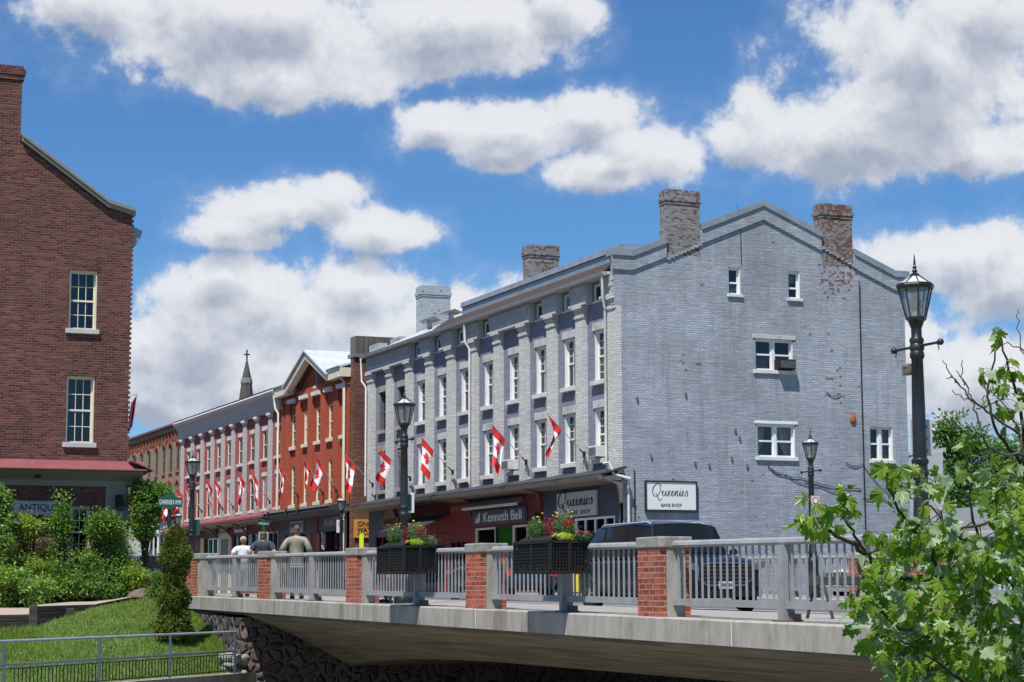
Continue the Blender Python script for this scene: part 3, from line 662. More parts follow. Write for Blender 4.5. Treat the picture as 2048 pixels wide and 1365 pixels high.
shopfront(sfs, XL, -79.9, 3.1, 'slate_paint', [(-84.3, -82.4, .8, 2.9, 'dark_glass', 'maroon', 'w', 2), (-82.0, -80.6, .4, 2.9, 'dark_glass', 'maroon', 'w', 1)])
shopfront(sfs, -79.9, -72.5, 3.1, 'red_paint', [(-79.3, -78.4, .5, 2.6, 'dark_glass', 'red_paint', 'w', 1), (-77.9, -75.6, .7, 2.35, 'dark_glass', 'black', 'w', 2), (-75.0, -73.0, .7, 2.45, 'dark_glass', 'maroon', 'w', 3)])
shopfront(sfs, -72.5, -65.55, 3.0, 'maroon', [(-72.15, -70.1, .9, 2.86, 'dark_glass', 'cream', 'w', 1), (-70.1, -68.4, .9, 2.86, 'glass', 'black', 'w', 1), (-68.4, -67.0, .9, 2.86, 'dark_glass', 'cream', 'w', 1), (-66.35, -65.65, .4, 3.3, 'dark_glass', 'black', 'w', 2)])
shopfront(sfs, -65.55, XG-.02, 3.0, 'slate_paint', [(-64.9, -62.85, .4, 2.80, 'dark_glass', 'black', 'w', 1), (-62.8, -59.62, .8, 2.92, 'dark_glass', 'white', 'w', 4)])
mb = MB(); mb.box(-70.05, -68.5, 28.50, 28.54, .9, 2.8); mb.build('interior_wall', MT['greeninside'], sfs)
# black awning
aw = thing('awning', 'black sloping fabric awning over the red shop front', 'awning', (-77.5, 28.3, 2.9))
mb = MB(); a0, a1 = -79.6, -74.9
mb.prism([(28.40, 3.52), (28.40, 3.47), (26.95, 2.88), (26.95, 2.93)], 'x', a0, a1); mb.box(a0, a1, 26.93, 26.96, 2.70, 2.90); mb.build('canvas', M('black_canvas', (.028, .028, .034), .75, .15, 2), aw)
mb = MB(); mb.tube([(a0, 26.94, 2.92), (a1, 26.94, 2.92)], .03, 6); mb.tube([(a1-.1, 28.4, 2.75), (a1-.1, 26.97, 2.86)], .02, 6); mb.tube([(a0+.1, 28.4, 2.75), (a0+.1, 26.97, 2.86)], .02, 6); mb.build('frame', MT['black'], aw)
rl = thing('rolled_awning', 'rolled up awning with pale front bar above the dark shop sign', 'awning', (-70, 28.1, 3.6))
mb = MB(); mb.box(-72.6, -67.25, 28.0, 28.12, 3.57, 3.66); mb.build('front_bar', MT['offwhite'], rl); mb = MB(); mb.tube([(-72.6, 28.24, 3.78), (-67.25, 28.24, 3.78)], .10, 8); mb.build('roll', MT['screen'], rl, smooth=True)
fr = thing('lattice_panels', 'pair of ornate pale lattice panels on the red shop fascia', 'ornament', (-75, 28.3, 3.6))
for a, b in ((-77.3, -75.3), (-74.7, -72.9)):
    mb = MB()
    for k in range(10):
        x = a+(b-a)*k/10; mb.tube([(x, 28.36, 3.65), (x+.1, 28.36, 3.8), (x, 28.36, 3.95), (x+.1, 28.36, 4.0)], .016, 4); mb.box(x, x+.05, 28.35, 28.37, 3.56, 3.63)
    mb.build('panel', MT['wood_sign'], fr)
# signs on the street front
s = sign_board('shop_sign', 'pale grey bake shop sign with script lettering above the corner shop front', 'sign', 'S', 28.42, -64.15, -60.93, 2.99, 3.83, 'signgrey', -.1, -.02)
st, L = script_word(); ribbon(s, st, 'S', 28.42, -64.0, 3.36, 2.85/L, 'signink', .085, -.105, sz=.60)
text(s, 'BAKE  SHOP', 'S', 28.42, -63.1, -61.35, 3.13, .15, 'signink', w=-.103)
s = sign_board('shop_sign', 'dark slate sign reading Kenneth Bell beside the green lit window', 'sign', 'S', 28.42, -72.22, -67.0, 2.98, 3.52, 'slate_paint', -.12, -.02, frame=None)
text(s, 'Kenneth Bell', 'S', 28.42, -71.05, -67.3, 3.25, .36, 'signwhite', w=-.125, bold=.0)
mb = MB()
for k in range(5):
    x = -71.85+.09*k; mb.quad((x, 28.29, 3.05), (x+.07, 28.29, 3.05+.02*k), (x+.16-.02*k, 28.29, 3.30+.05*k), (x-.02, 28.29, 3.22+.03*k))
mb.build('leaf_emblem', MT['signwhite'], s, fix=False)
s = thing('shop_sign', "brown wooden sign with arched top reading GOULD'S", 'sign', (-82.2, 28.3, 3.2))
mb = MB(); mb.prism([(-83.2, 3.3), (-83.25, 3.62), (-82.95, 3.66), (-82.75, 3.9), (-82.2, 4.02), (-81.65, 3.9), (-81.45, 3.66), (-81.15, 3.62), (-81.2, 3.3), (-81.4, 3.26), (-81.4, 3.08), (-83.0, 3.08), (-83.0, 3.26)], 'y', 28.33, 28.39); mb.build('board', MT['wood_sign'], s)
text(s, "GOULD'S", 'S', 28.33, -83.05, -81.35, 3.48, .24, 'signink', w=-.01, bold=.01)
# gable sign
s = sign_board('wall_sign', 'black framed white bake shop sign on the grey gable wall', 'sign', 'E', XG, 29.33, 31.16, 3.11, 4.02, 'signwhite', -.07, -.01, 'signink', .05)
ribbon(s, st, 'E', XG, 29.55, 3.57, 1.32/L, 'signink', .024, -.078)
text(s, 'BAKE SHOP', 'E', XG, 29.86, 30.62, 3.27, .10, 'signgrey' if False else 'screen', w=-.075)
# ------------------------------------------------------------------ street: pink, orange and tan buildings, spire
# pink terrace with white pilasters
pk = thing('brick_building', 'pink brick terrace with white pilasters and deep white cornice', 'building', (-111, 34, .4))
P0, P1 = -122.35, -99.62
pX = [-121.9, -119.29, -116.78, -114.29, -111.85, -109.54, -107.0, -104.43, -101.84]
pW = [-120.45, -117.95, -115.45, -113.0, -110.6, -108.15, -105.65, -103.1, -100.55]
ops = []
for x in pW: ops += [(x-.40, x+.40, 7.5, 9.0), (x-.40, x+.40, 4.83, 6.55)]
mb = MB(); wall(mb, 'S', YB, P0, P1, 4.2, 10.0, ops, .34); mb.build('front_wall', MT['pink_brick'], pk, fix=False)
mb = MB(); mb.box(P0, P1, 28.9, 40, .3, 4.2); mb.box(P0, P0+.3, 28.85, 40, 4.2, 10.8); mb.box(P1-.3, P1, 28.85, 40, 4.2, 10.8); mb.box(P0+.3, P1-.3, 39.7, 40, 4.2, 10.8); mb.build('rear_wall', MT['pink_brick'], pk)
mb = MB(); mb.box(P0, P1, 28.6, 40, 10.801, 10.9); mb.build('roof', MT['grey_roof'], pk)
mb = MB(); mb.prism([(YB+.2, 9.86), (28.28, 9.86), (28.24, 10.25), (28.05, 10.62), (27.95, 10.66), (27.90, 10.80), (28.0, 10.92), (28.7, 10.98), (YB+.2, 10.98)], 'x', P0-.02, P1+.02); mb.build('cornice', MT['frieze'], pk)
mb = MB(); mb.prism([(27.97, 10.925), (28.6, 11.0), (28.6, 11.03), (27.95, 10.96)], 'x', P0-.05, P1+.03); mb.build('cornice_flashing', MT['grey_roof'], pk)
for i, x in enumerate(pX):
    mb = MB(); mb.box(max(x-.27, P0+.002), x+.27, 28.39, YB-.002, 4.3, 9.62); p = mb.build('pilaster', MT['white_brick'], pk)
    mb = MB(); mb.box(x-.31, x+.31, 28.34, YB-.003, 9.62, 9.72); mb.box(x-.35, x+.35, 28.28, YB-.004, 9.72, 9.858); mb.build('capital', MT['white'], p)
for i, x in enumerate(pW):
    for za, zb in ((7.5, 9.0), (4.83, 6.55)):
        window(pk, 'S', YB, x-.40, x+.40, za, zb, fm='cream', rec=.045, fw=.035, grid=None, glass='dark_glass', sill=.12, silh=.15, sillmat='offwhite', sillx=.1, lintel=.22, linmat='offwhite', linx=.08)
downpipe(pk, [(-99.75, 28.0, 10.6), (-99.75, 28.1, 9.9), (-99.5, 28.2, 9.6), (-99.5, 28.2, 4.6)], .055, 'cream')
mb = MB(); wall(mb, 'S', 28.46, P0, P1, .3, 4.22, [(-121.9, -119.2, .8, 3.5), (-115.9, -112.6, .7, 3.55), (-109.3, -107.0, .5, 3.5), (-106.7, -103.9, .5, 3.55), (-103.6, -100.2, .7, 3.6)], .12)
ws = mb.build('shopfront', MT['maroon'], pk, fix=False)
for a, b, n in ((-121.9, -119.2, 2), (-115.9, -112.6, 3), (-109.3, -107.0, 2), (-106.7, -103.9, 2), (-103.6, -100.2, 4)):
    g_ = MB(); g_.quad((a, 28.55, .4), (b, 28.55, .4), (b, 28.55, 3.6), (a, 28.55, 3.6)); g_.build('glazing', MT['dark_glass'], ws); g_ = MB(); g_.quad((a, 28.85, .4), (b, 28.85, .4), (b, 28.85, 3.6), (a, 28.85, 3.6)); g_.build('dark_shop_sheet', MT['screen'], ws)  # second quad is a dark sheet for the gloom inside
    f = MB()
    for k in range(1, n): x = a+(b-a)*k/n; f.box(x-.03, x+.03, 28.45, 28.54, .5, 3.5)
    if n > 1: f.build('mullion', MT['slate_paint'], ws)
mb = MB(); mb.box(-112.4, -109.6, 28.40, 28.455, .3, 3.72)
mb.build('cream_entrance', MT['cream'], pk); mb = MB(); mb.box(-111.7, -110.2, 28.37, 28.395, .3, 3.4); mb.build('entrance_door', MT['olive'], pk)
mb = MB(); mb.box(-116.6, -116.0, 28.38, 28.45, .3, 3.6); mb.build('cream_post', MT['cream'], pk)
cn = thing('shop_canopy', 'faded red canopy along the pink terrace', 'canopy', (-111, 28, 4))
mb = MB(); mb.prism([(YB-.003, 4.68), (27.3, 4.34), (27.3, 4.22), (YB-.003, 4.5)], 'x', P0-.2, P1+.1); mb.build('roof', MT['canopy_red'], cn)
mb = MB(); mb.prism([(27.36, 4.20), (28.4, 4.26), (28.4, 4.05), (27.6, 4.12)], 'x', P0-.15, P1+.05); mb.build('soffit', MT['gutter_brown'], cn)
for x in (-119, -117, -112.6, -109.4, -105.9, -100.6):
    mb = MB(); mb.tube([(x, 28.42, 3.5), (x, 28.2, 3.75), (x, 27.85, 4.02), (x, 27.5, 4.12)], .05, 6); mb.tube([(x, 28.42, 4.0), (x, 28.15, 3.92), (x, 28.1, 3.78)], .04, 5); mb.build('bracket', MT['maroon'], cn)
s = sign_board('shop_sign', 'white barber sign with two blue bars on the pink terrace', 'sign', 'S', 28.44, -108.7, -106.3, 3.72, 4.2, 'signwhite', -.08, -.01)
mb = MB(); mb.box(-108.5, -107.75, 28.34, 28.359, 3.88, 4.04); mb.box(-107.2, -106.5, 28.34, 28.359, 3.88, 4.04); mb.build('blue_bars', MT['signblue'], s)
mb = MB(); mb.box(-107.55, -107.42, 28.335, 28.359, 3.80, 4.12); mb.build('pole_emblem', MT['flag_red'], s)
s = sign_board('shop_sign', 'small grey sign above the cream doorway', 'sign', 'S', 28.40, -112.0, -110.4, 3.70, 4.02, 'signgrey', -.05, -.01)
mb = MB()
for k in range(5): mb.box(-111.8+k*.27, -111.65+k*.27, 28.335, 28.349, 3.80, 3.86)
mb.build('lettering', MT['screen'], s)
s = sign_board('shop_sign', 'dark slate sign left of the small grey sign on the pink terrace', 'sign', 'S', 28.46, -115.5, -113.0, 3.75, 4.2, 'slate_paint', -.06, -.01)
mb = MB()
for k in range(6): mb.box(-115.2+k*.33, -115.0+k*.33, 28.385, 28.399, 3.92, 4.0)
mb.build('lettering', MT['signgrey'], s)

# orange brick building with its steep front gable
og = thing('brick_building', 'orange red brick building with steep cream edged front gable', 'building', (-94, 34, .4))
O0, O1 = -99.56, -88.4
oW = [-97.6, -95.45, -93.35, -91.3, -89.25]; ops = []
for x in oW: ops += [(x-.40, x+.40, 7.76, 9.42), (x-.40, x+.40, 4.8, 6.75)]
ops.append((-93.75, -93.5, 10.5, 11.15))
mb = MB(); wall(mb, 'S', YB, O0, O1, 4.3, 10.5, [o for o in ops if o[3] < 10.5], .34)
mb.prism([(-97.7, 10.5), (-90.3, 10.5), (-93.97, 12.08)], 'y', YB+.001, YB+.3)
mb.build('front_wall', MT['orange_brick'], og, fix=False)
mb = MB(); mb.box(-93.76, -93.52, YB-.03, YB+.02, 10.5, 11.15); mb.prism([(-93.76, 11.15), (-93.52, 11.15), (-93.64, 11.33)], 'y', YB-.03, YB+.02); mb.build('slit_window', MT['olive'], og)
mb = MB(); mb.box(-93.95, -93.33, YB-.12, YB, 10.38, 10.5); mb.build('slit_sill', MT['cream'], og)
mb = MB()
sp = [O0+.01, -98.45, -96.55, -94.45, -92.3, -90.3, -88.42]
for i, x in enumerate(sp): mb.box(max(x-.42, O0+.005), min(x+.42, O1-.005), 28.39, YB-.002, 4.5, 9.95 if i in (0, 6) else 10.1)
mb.box(O0+.006, O1-.006, 28.385, YB-.003, 10.05, 10.5)
mb.build('brick_pier', MT['orange_brick'], og)
for i, x in enumerate(oW):
    for za, zb in ((7.76, 9.42), (4.8, 6.75)):
        window(og, 'S', YB, x-.40, x+.40, za, zb, fm='cream', rec=.07, fw=.04, grid=(2, 2), sill=.14, silh=.18, sillmat='cream', sillx=.1, curtain='sides' if i % 2 else 'blind')
    mb = MB(); mb.box(x-.62, x+.62, 28.26, YB, 9.98, 10.17) if i in (0, 4) else mb.box(x-.62, x+.62, 28.26, YB, 10.0, 10.19); mb.build('label_stone', MT['offwhite'], og)
mb = MB()
for (x0, z0, x1, z1) in ((-97.55, 10.72, -93.95, 12.14), (-93.97, 12.14, -90.4, 10.72)):
    mb.prism([(x0, z0-.29), (x1, z1-.29), (x1, z1), (x0, z0)], 'y', 27.95, 28.3)
mb.prism([(O0-.1, 10.42), (-97.2, 10.42), (-97.3, 10.84), (O0-.1, 10.84)], 'y', 28.0, YB-.001); mb.prism([(-90.6, 10.42), (O1+.1, 10.42), (O1+.1, 10.84), (-90.6, 10.84)], 'y', 28.0, YB-.001)
mb.build('bargeboard', MT['cream'], og)
mb = MB()
for (x0, z0, x1, z1) in ((-97.7, 10.72, -93.96, 12.21), (-93.94, 12.21, -90.25, 10.72)):
    mb.prism([(x0, z0+.005), (x1, z1-.03), (x1, z1+.05), (x0, z0+.08)], 'y', 27.85, 33.5)
mb.prism([(28.0, 10.86), (28.9, 11.11), (28.9, 11.2), (27.9, 10.93)], 'x', O0-.1, -97.5); mb.prism([(28.0, 10.86), (28.9, 11.11), (28.9, 11.2), (27.9, 10.93)], 'x', -90.5, O1+.02); mb.prism([(28.9, 11.11), (33.5, 12.4), (33.5, 12.5), (28.9, 11.2)], 'x', O0-.1, O1+.02)
mb.build('roof', MT['silver_roof'], og)
mb = MB()
for k in range(30):
    q = k/30; x = -97.3+3.3*q; z = 10.36+1.4*q; mb.box(x, x+.06, 28.38, 28.46, z-.1, z)
mb.build('dentils', MT['dark_red_brick'], og)
mb = MB(); mb.box(-99.9, -97.9, 29.3, 31, 11.0, 11.62); mb.build('roof_box', MT['gutter_brown'], og)
mb = MB(); mb.box(O0, O0+.3, YB+.35, 40, .3, 10.8); mb.box(O0+.3, O1-.9, 39.7, 40, .3, 10.8); mb.build('rear_wall', MT['side_brick'], og)
mb = MB(); mb.box(O1-.88, O1-.001, YB+.34, 40, .3, 11.45); mb.box(O1-.001, O1+.45, 28.52, 40, .3, 11.45); mb.build('side_wall', MT['side_brick'], og)
mb = MB(); mb.box(-88.72, -87.9, 28.6, 30.6, 11.47, 12.3); b_ = mb.build('metal_clad_chimney', MT['gutter_brown'], og)
mb = MB()
for k in range(8): mb.box(-87.899, -87.87, 28.65+k*.26, 28.70+k*.26, 11.48, 12.28)
mb.build('seams', MT['gutter_brown'], b_)
mb = MB(); mb.box(-88.8, -87.85, 28.5, 30.65, 11.3, 11.469); mb.build('chimney_cap', MT['grey_roof'], og)
downpipe(og, [(-88.7, 28.0, 10.5), (-88.55, 28.25, 10.2), (-88.52, 28.26, .5)], .065, 'cream')
mb = MB(); wall(mb, 'S', 28.4, O0, O1-.05, .3, 4.3, [(-98.6, -95.0, .7, 3.3), (-92.7, -89.0, .6, 3.3)], .12)
ws = mb.build('shopfront', MT['slate_paint'], og, fix=False)
for a, b in ((-98.6, -95.0), (-92.7, -89.0)):
    g_ = MB(); g_.quad((a, 28.49, .6), (b, 28.49, .6), (b, 28.49, 3.35), (a, 28.49, 3.35)); g_.build('glazing', MT['dark_glass'], ws); g_ = MB(); g_.quad((a-.5, 29.2, .4), (b+.2, 29.2, .4), (b+.2, 29.2, 3.8), (a-.5, 29.2, 3.8)); g_.build('dark_shop_sheet', MT['signink'], ws)  # back quad is a black sheet standing for the unlit shop
mb = MB()
for x in (-94.1, -92.75): mb.box(x-.18, x+.18, 28.32, 28.395, .3, 3.25)
mb.build('brick_column', MT['pier_brick'], og); mb = MB(); mb.box(-93.9, -92.95, 28.36, 28.392, .3, 4.0); mb.build('entrance', MT['maroon'], og)
cn = thing('shop_canopy', 'dark slate canopy with black brackets under the orange building', 'canopy', (-94, 28, 4))
mb = MB(); mb.prism([(YB-.003, 4.62), (27.55, 4.42), (27.5, 4.25), (28.3, 4.05), (28.39, 4.05)], 'x', O0-.1, O1-.02); mb.build('roof', MT['darkroof'], cn)
mb = MB(); mb.box(O0-.1, O1-.02, 27.46, 27.55, 4.40, 4.47); mb.build('gutter', MT['lead'], cn)
for x in (-98.5, -95.2, -93.2): mb = MB(); mb.box(x-.09, x+.09, 27.4, 27.46, 4.15, 4.5); mb.build('bracket', MT['black'], cn)
s = sign_board('shop_sign', 'pale grey sign reading PRIMROSE behind the man in the tan jacket', 'sign', 'S', 28.4, -97.6, -95.4, 3.40, 3.95, 'signgrey', -.06, -.01)
text(s, 'PRIMROSE', 'S', 28.4, -97.5, -95.5, 3.74, .26, 'signblue', w=-.065, bold=.01)
s = thing('shop_sign', 'thin slanted metal letters reading AVANTI on slate fascia', 'sign', (-90.8, 28.35, 3.5)); text(s, 'AVANTI', 'S', 28.4, -91.9, -89.75, 3.74, .42, 'signgrey', w=-.04, shear=.25)
s = thing('barber_pole', 'striped red white and blue barber pole by the dark shop window', 'barber pole', (-91.4, 28.25, 2.45))
mb = MB()
for k in range(16):
    for j in range(10):
        a0 = 6.283*j/10; a1 = 6.283*(j+1)/10; z0 = 2.5+.68*k/16; z1 = 2.5+.68*(k+1)/16; c = (k+j*16//10*1) % 6
        mb.add([(-91.42+.11*math.cos(a), 28.22+.11*math.sin(a), z) for a, z in ((a0, z0), (a1, z0), (a1, z1), (a0, z1))], [(0, 1, 2, 3)], {0: 0, 1: 0, 2: 1, 3: 2, 4: 2, 5: 1}[c])
mb.build('cylinder', [MT['flag_red'], MT['flag_white'], MT['signblue']], s); mb = MB(); mb.lathe([(.13, 2.42), (.13, 2.5)], (-91.42, 28.22, 0), 10); mb.lathe([(.13, 3.18), (.10, 3.28), (.03, 3.32)], (-91.42, 28.22, 0), 10); mb.build('caps', MT['chrome'], s)
s = sign_board('one_way_sign', 'ochre sign reading ONE WAY with a left arrow on weathered brick', 'sign', 'E', -87.9, 28.56, 29.44, 2.92, 3.76, 'signyellow', -.04, -.005)
text(s, 'ONE', 'E', -87.9, 28.74, 29.38, 3.56, .22, 'signink', w=-.046, bold=.015); text(s, 'WAY', 'E', -87.9, 28.70, 29.40, 3.28, .22, 'signink', w=-.046, bold=.015)
mb = MB(); mb.box(-87.86, -87.852, 28.8, 29.38, 3.06, 3.09); mb.add([(-87.852, 28.85, 3.15), (-87.852, 28.7, 3.075), (-87.852, 28.85, 3.0)], [(0, 1, 2)]); mb.build('arrow', MT['signink'], s, fix=False)
# tan building
MT['tan_red'] = M('red_window_head', (.36, .10, .08), .7, .15, 3)
tn = thing('brick_building', 'tan brick building with red arched window heads at far end of the street', 'building', (-130, 34, .4))
T0, T1 = -139.5, -122.4
tW = [-123.45, -125.4, -127.35, -129.5, -131.8, -134.1, -136.4]; ops = []
for x in tW: ops += [(x-.38, x+.38, 8.02, 9.75), (x-.38, x+.38, 5.75, 7.3)]
mb = MB(); wall(mb, 'S', YB, T0, T1, 3.3, 11.0, ops, .34); mb.build('front_wall', MT['tan_brick'], tn, fix=False)
mb = MB(); mb.box(T0, T1-.01, 28.85, 40, .3, 3.3); mb.box(T0, T0+.3, 28.85, 40, 3.3, 10.9); mb.box(T1-.3, T1-.01, 28.85, 40, 3.3, 10.9); mb.box(T0+.3, T1-.3, 39.7, 40, 3.3, 10.9); mb.build('rear_wall', MT['tan_brick'], tn)
mb = MB(); mb.prism([(28.2, 11.02), (28.9, 11.12), (28.9, 10.92), (28.2, 10.9)], 'x', T0, T1); mb.build('parapet_flashing', MT['canopy_red'], tn)
mb = MB(); mb.box(T0, T1-.02, 28.36, YB-.001, 10.6, 10.89); mb.box(T0, T1-.02, 28.46, YB-.001, 10.12, 10.18); mb.box(T0, T1-.02, 28.47, YB-.001, 9.98, 10.03); mb.build('corbel_table', MT['tan_brick'], tn)
mb = MB(); x = T1-.5
while x > T0: mb.box(x-.05, x+.05, 28.40, 28.46, 9.75 if int((x-T0)*10) % 2 else 10.0, 10.62); x -= .95
mb.build('brick_pendants', MT['orange_brick'], tn)
mb = MB(); mb.box(T0, T1-.02, 28.35, YB-.001, 5.45, 5.62); mb.box(T0, T1-.02, 28.3, YB-.001, 5.15, 5.30); mb.box(T0, T1-.02, 28.38, YB-.001, 4.98, 5.06); mb.build('belt_course', MT['orange_brick'], tn)
for x in tW:
    for za, zb in ((8.02, 9.75), (5.75, 7.3)):
        window(tn, 'S', YB, x-.38, x+.38, za, zb, fm='screen', rec=.05, fw=.05, grid=None, sill=.08, silh=.12, sillmat='tan_red', sillx=.06, arch='tan_red', glass='dark_glass')
mb = MB(); wall(mb, 'S', 28.42, T0, T1-.05, .3, 4.96, [(-133.2, -128.2, .7, 4.05), (-127.6, -123.0, .7, 4.1)], .12); ws = mb.build('shopfront', MT['signgrey'], tn, fix=False)
for a, b in ((-133.2, -128.2), (-127.6, -123.0)):
    g_ = MB(); g_.quad((a, 28.5, .6), (b, 28.5, .6), (b, 28.5, 4.2), (a, 28.5, 4.2)); g_.build('glazing', MT['dark_glass'], ws)
    f = MB()
    for k in range(0, 5): xx = a+(b-a)*k/4; f.box(xx-.05, xx+.05, 28.36, 28.44, .6, 4.05)
    f.build('mullion', MT['white'], ws)
s = sign_board('shop_sign', 'white shop sign with dark lettering on the tan building', 'sign', 'S', 28.40, -133.2, -127.8, 4.2, 4.93, 'signwhite', -.08, -.01); text(s, 'Noodles and Young', 'S', 28.4, -132.4, -128.4, 4.52, .36, 'signink', w=-.085, bold=.02)
s = sign_board('shop_sign', 'dark shop sign with white letters right of the white one', 'sign', 'S', 28.40, -127.4, -123.2, 4.2, 4.9, 'slate_paint', -.08, -.01); text(s, 'B A C K', 'S', 28.4, -127.1, -124.3, 4.45, .36, 'signwhite', w=-.085, bold=.03)
# spire far behind
c = onD(494, 702, 190); cs = thing('church_spire', 'dark slate church spire with a cross behind the pink terrace', 'spire', (c.x, c.y, 10))
def zat(y): return onD(494, y, 190).z
mb = MB(); zt = zat(722); zm = zat(762); zb = zat(900)
mb.lathe([(2.3, 2), (2.3, zb-2.5), (1.3, zb), (.43, zm+.3), (.08, zt)], (c.x, c.y, 0), 8, ph=.39); mb.build('spire', M('slate_spire', (.075, .062, .06), .8, .25, 3), cs)
mb = MB(); mb.lathe([(.56, zm-.35), (.58, zm-.2), (.51, zm+.15), (.48, zm+.2)], (c.x, c.y, 0), 8, ph=.39); mb.build('band', MT['grey_roof'], cs)
mb = MB(); mb.box(c.x-.06, c.x+.06, c.y-.06, c.y+.06, zt-.1, c.z+.1); mb.box(c.x-.05, c.x+.05, c.y-.30, c.y+.30, c.z-.42, c.z-.30); mb.build('cross', MT['black'], cs)

# ------------------------------------------------------------------ left red brick building
LX = -62.; LY = 12.72
lb = thing('brick_building', 'dark red brick antiques building with sloping parapet and tall chimney at left', 'building', (-72, 5, .1))
lops = [(10.80, 11.66, 8.60, 10.44), (10.79, 11.65, 5.05, 7.12), (10.82, 11.60, 1.55, 3.08), (6.0, 6.9, 8.60, 10.44), (6.0, 6.9, 5.05, 7.12)]
mb = MB(); wall(mb, 'E', LX, 2., LY, -.2, 12.28, lops, .34)
mb.prism([(2., 12.28), (12.70, 12.28), (11.9, 12.48), (9.2, 14.35), (2., 14.9)], 'x', LX-.4, LX-.001)
w_ = mb.build('gable_wall', MT['dark_red_brick'], lb, fix=False)
mb = MB(); mb.box(LX-.42, LX+.0, 7.0, 9.18, 14.0, 16.35); mb.box(LX-.46, LX+.04, 6.95, 9.24, 16.35, 16.52); mb.box(LX-.50, LX+.07, 6.9, 9.28, 16.52, 16.68); mb.box(LX-.44, LX+.02, 6.96, 9.22, 16.68, 16.8); mb.build('chimney', MT['dark_red_brick'], lb)
mb = MB()                                              # toothed brick edge at the street corner
z = 4.6
while z < 12.2: mb.box(LX-.11, LX+.001, LY-.001, LY+.055, z, z+.078); z += .156
mb.build('corner_toothing', MT['dark_red_brick'], lb)
mb = MB(); lp = [(9.22, 14.45), (11.95, 12.55), (12.8, 12.33)]
band(lp, -.05, .07, LX-.45, LX+.14, mb); band(lp, .072, .16, LX-.45, LX+.19, mb); mb.build('coping', MT['olive'], lb)
mb = MB(); band(lp, .162, .20, LX-.45, LX+.16, mb); mb.build('coping_flashing', MT['lead'], lb)
mb = MB(); mb.box(-150, LX-.4, 12.3, LY, -.2, 11.5); mb.box(-150, LX-.4, 2, 2.3, -.2, 12); mb.box(-150, -149.7, 2.3, 12.3, -.2, 12); mb.build('rear_wall', MT['dark_red_brick'], lb)  # runs on as the unseen row across the street, added to darken window reflections
mb = MB(); mb.prism([(13.0, 11.6), (9.0, 13.9), (2.0, 13.9), (2.0, 13.8), (9.0, 13.8), (13.0, 11.5)], 'x', -150, LX-.41); mb.build('roof', MT['grey_roof'], lb)
mb = MB(); mb.prism([(LY+.001, 11.2), (12.85, 11.35), (13.0, 11.55), (13.08, 11.85), (LY+.001, 12.0)], 'x', -85, LX-.12); mb.build('eave_gutter', MT['lead'], lb)
for k, (a, b, c_, d) in enumerate(lops):
    window(lb, 'E', LX, a, b, c_, d, fm='cream', rec=.16, fw=.045, grid=(3, 2), sill=0 if k == 2 else .09, silh=.15, sillmat='frieze', sillx=.09, curtain=None, glass='dark_glass' if k == 2 else 'glass')
    if k == 2: pass
    z1_ = d; mb = MB()
    n = 16 if k != 2 else 24; h = .17 if k != 2 else .42; ex = .06 if k != 2 else .12
    for i in range(n):
        q = (i+.5)/n-.5; w2 = (b-a+2*ex)/n*.42; yc = (a+b)/2+q*(b-a+2*ex)*.94; tilt = q*(.12 if k != 2 else .35)
        mb.prism([(yc-w2, d+.004), (yc+w2, d+.004), (yc+w2+tilt, d+h), (yc-w2+tilt, d+h)], 'x', LX-.02, LX+.018)
    mb.build('brick_arch', MT['dark_red_brick'], lb)
lc = thing('shop_canopy', 'faded red canopy with olive fascia on the antiques building', 'canopy', (LX+.3, 7, 4))
mb = MB(); za, zb = 4.50, 4.20
mb.prism([(LX+.001, za), (LX+.75, zb), (LX+.75, zb-.03), (LX+.001, za-.04)], 'y', 2, 13.2)
mb.prism([(LY+.002, za), (13.4, zb), (13.4, zb-.03), (LY+.002, za-.04)], 'x', -85, LX+.74); mb.build('roof', MT['canopy_red'], lc)
mb = MB(); mb.prism([(LX+.001, 4.10), (LX+.66, 4.165), (LX+.70, 4.12), (LX+.35, 4.0), (LX+.12, 3.88), (LX+.10, 3.7), (LX+.001, 3.7)], 'y', 2, 13.1)
mb.prism([(LY+.001, 4.10), (13.3, 4.165), (13.34, 4.12), (13.05, 4.0), (12.84, 3.88), (12.8, 3.7), (LY+.001, 3.7)], 'x', -85, LX+.09); mb.build('fascia', MT['olive'], lc)
mb = MB(); mb.box(LX+.001, LX+.08, 12.06, 12.76, 2.97, 3.70); mb.box(LX+.001, LX+.11, 12.10, 12.80, -.2, 2.85); mb.box(LX+.001, LX+.15, 12.06, 12.84, 2.85, 2.97)
for y in (12.3, 12.52): mb.box(LX+.11, LX+.118, y, y+.02, .2, 2.8)
mb.build('corner_pilaster', MT['olive'], lb)
s = thing('wall_speaker', 'small black box lamp on the olive corner pilaster', 'wall light', (LX+.1, 12.5, 3.0)); mb = MB(); mb.box(LX+.09, LX+.34, 12.36, 12.56, 3.0, 3.45); mb.build('case', MT['blackplastic'], s, bevel=.02); mb = MB(); mb.box(LX+.081, LX+.09, 12.40, 12.52, 3.1, 3.3); mb.build('mount', MT['black'], s)
y, z = onX(75, 955, LX+.3); s = thing('gooseneck_lamp', 'small black gooseneck lamp under the red canopy', 'wall light', (LX+.1, y, z)); mb = MB(); mb.tube([(LX+.1, y, z+.25), (LX+.3, y, z+.3), (LX+.38, y, z+.15)], .015, 6); mb.build('arm', MT['black'], s); mb = MB(); mb.lathe([(.02, .16), (.05, .08), (.11, 0), (.10, 0)], (LX+.38, y, z-.02), 12); mb.build('shade', MT['black'], s)
s = sign_board('shop_sign', 'pale sign reading ANTIQUES on dark red brick', 'sign', 'E', LX, 9.1, 10.80, 2.82, 3.22, 'signgrey', -.06, -.01, 'olive', .02)
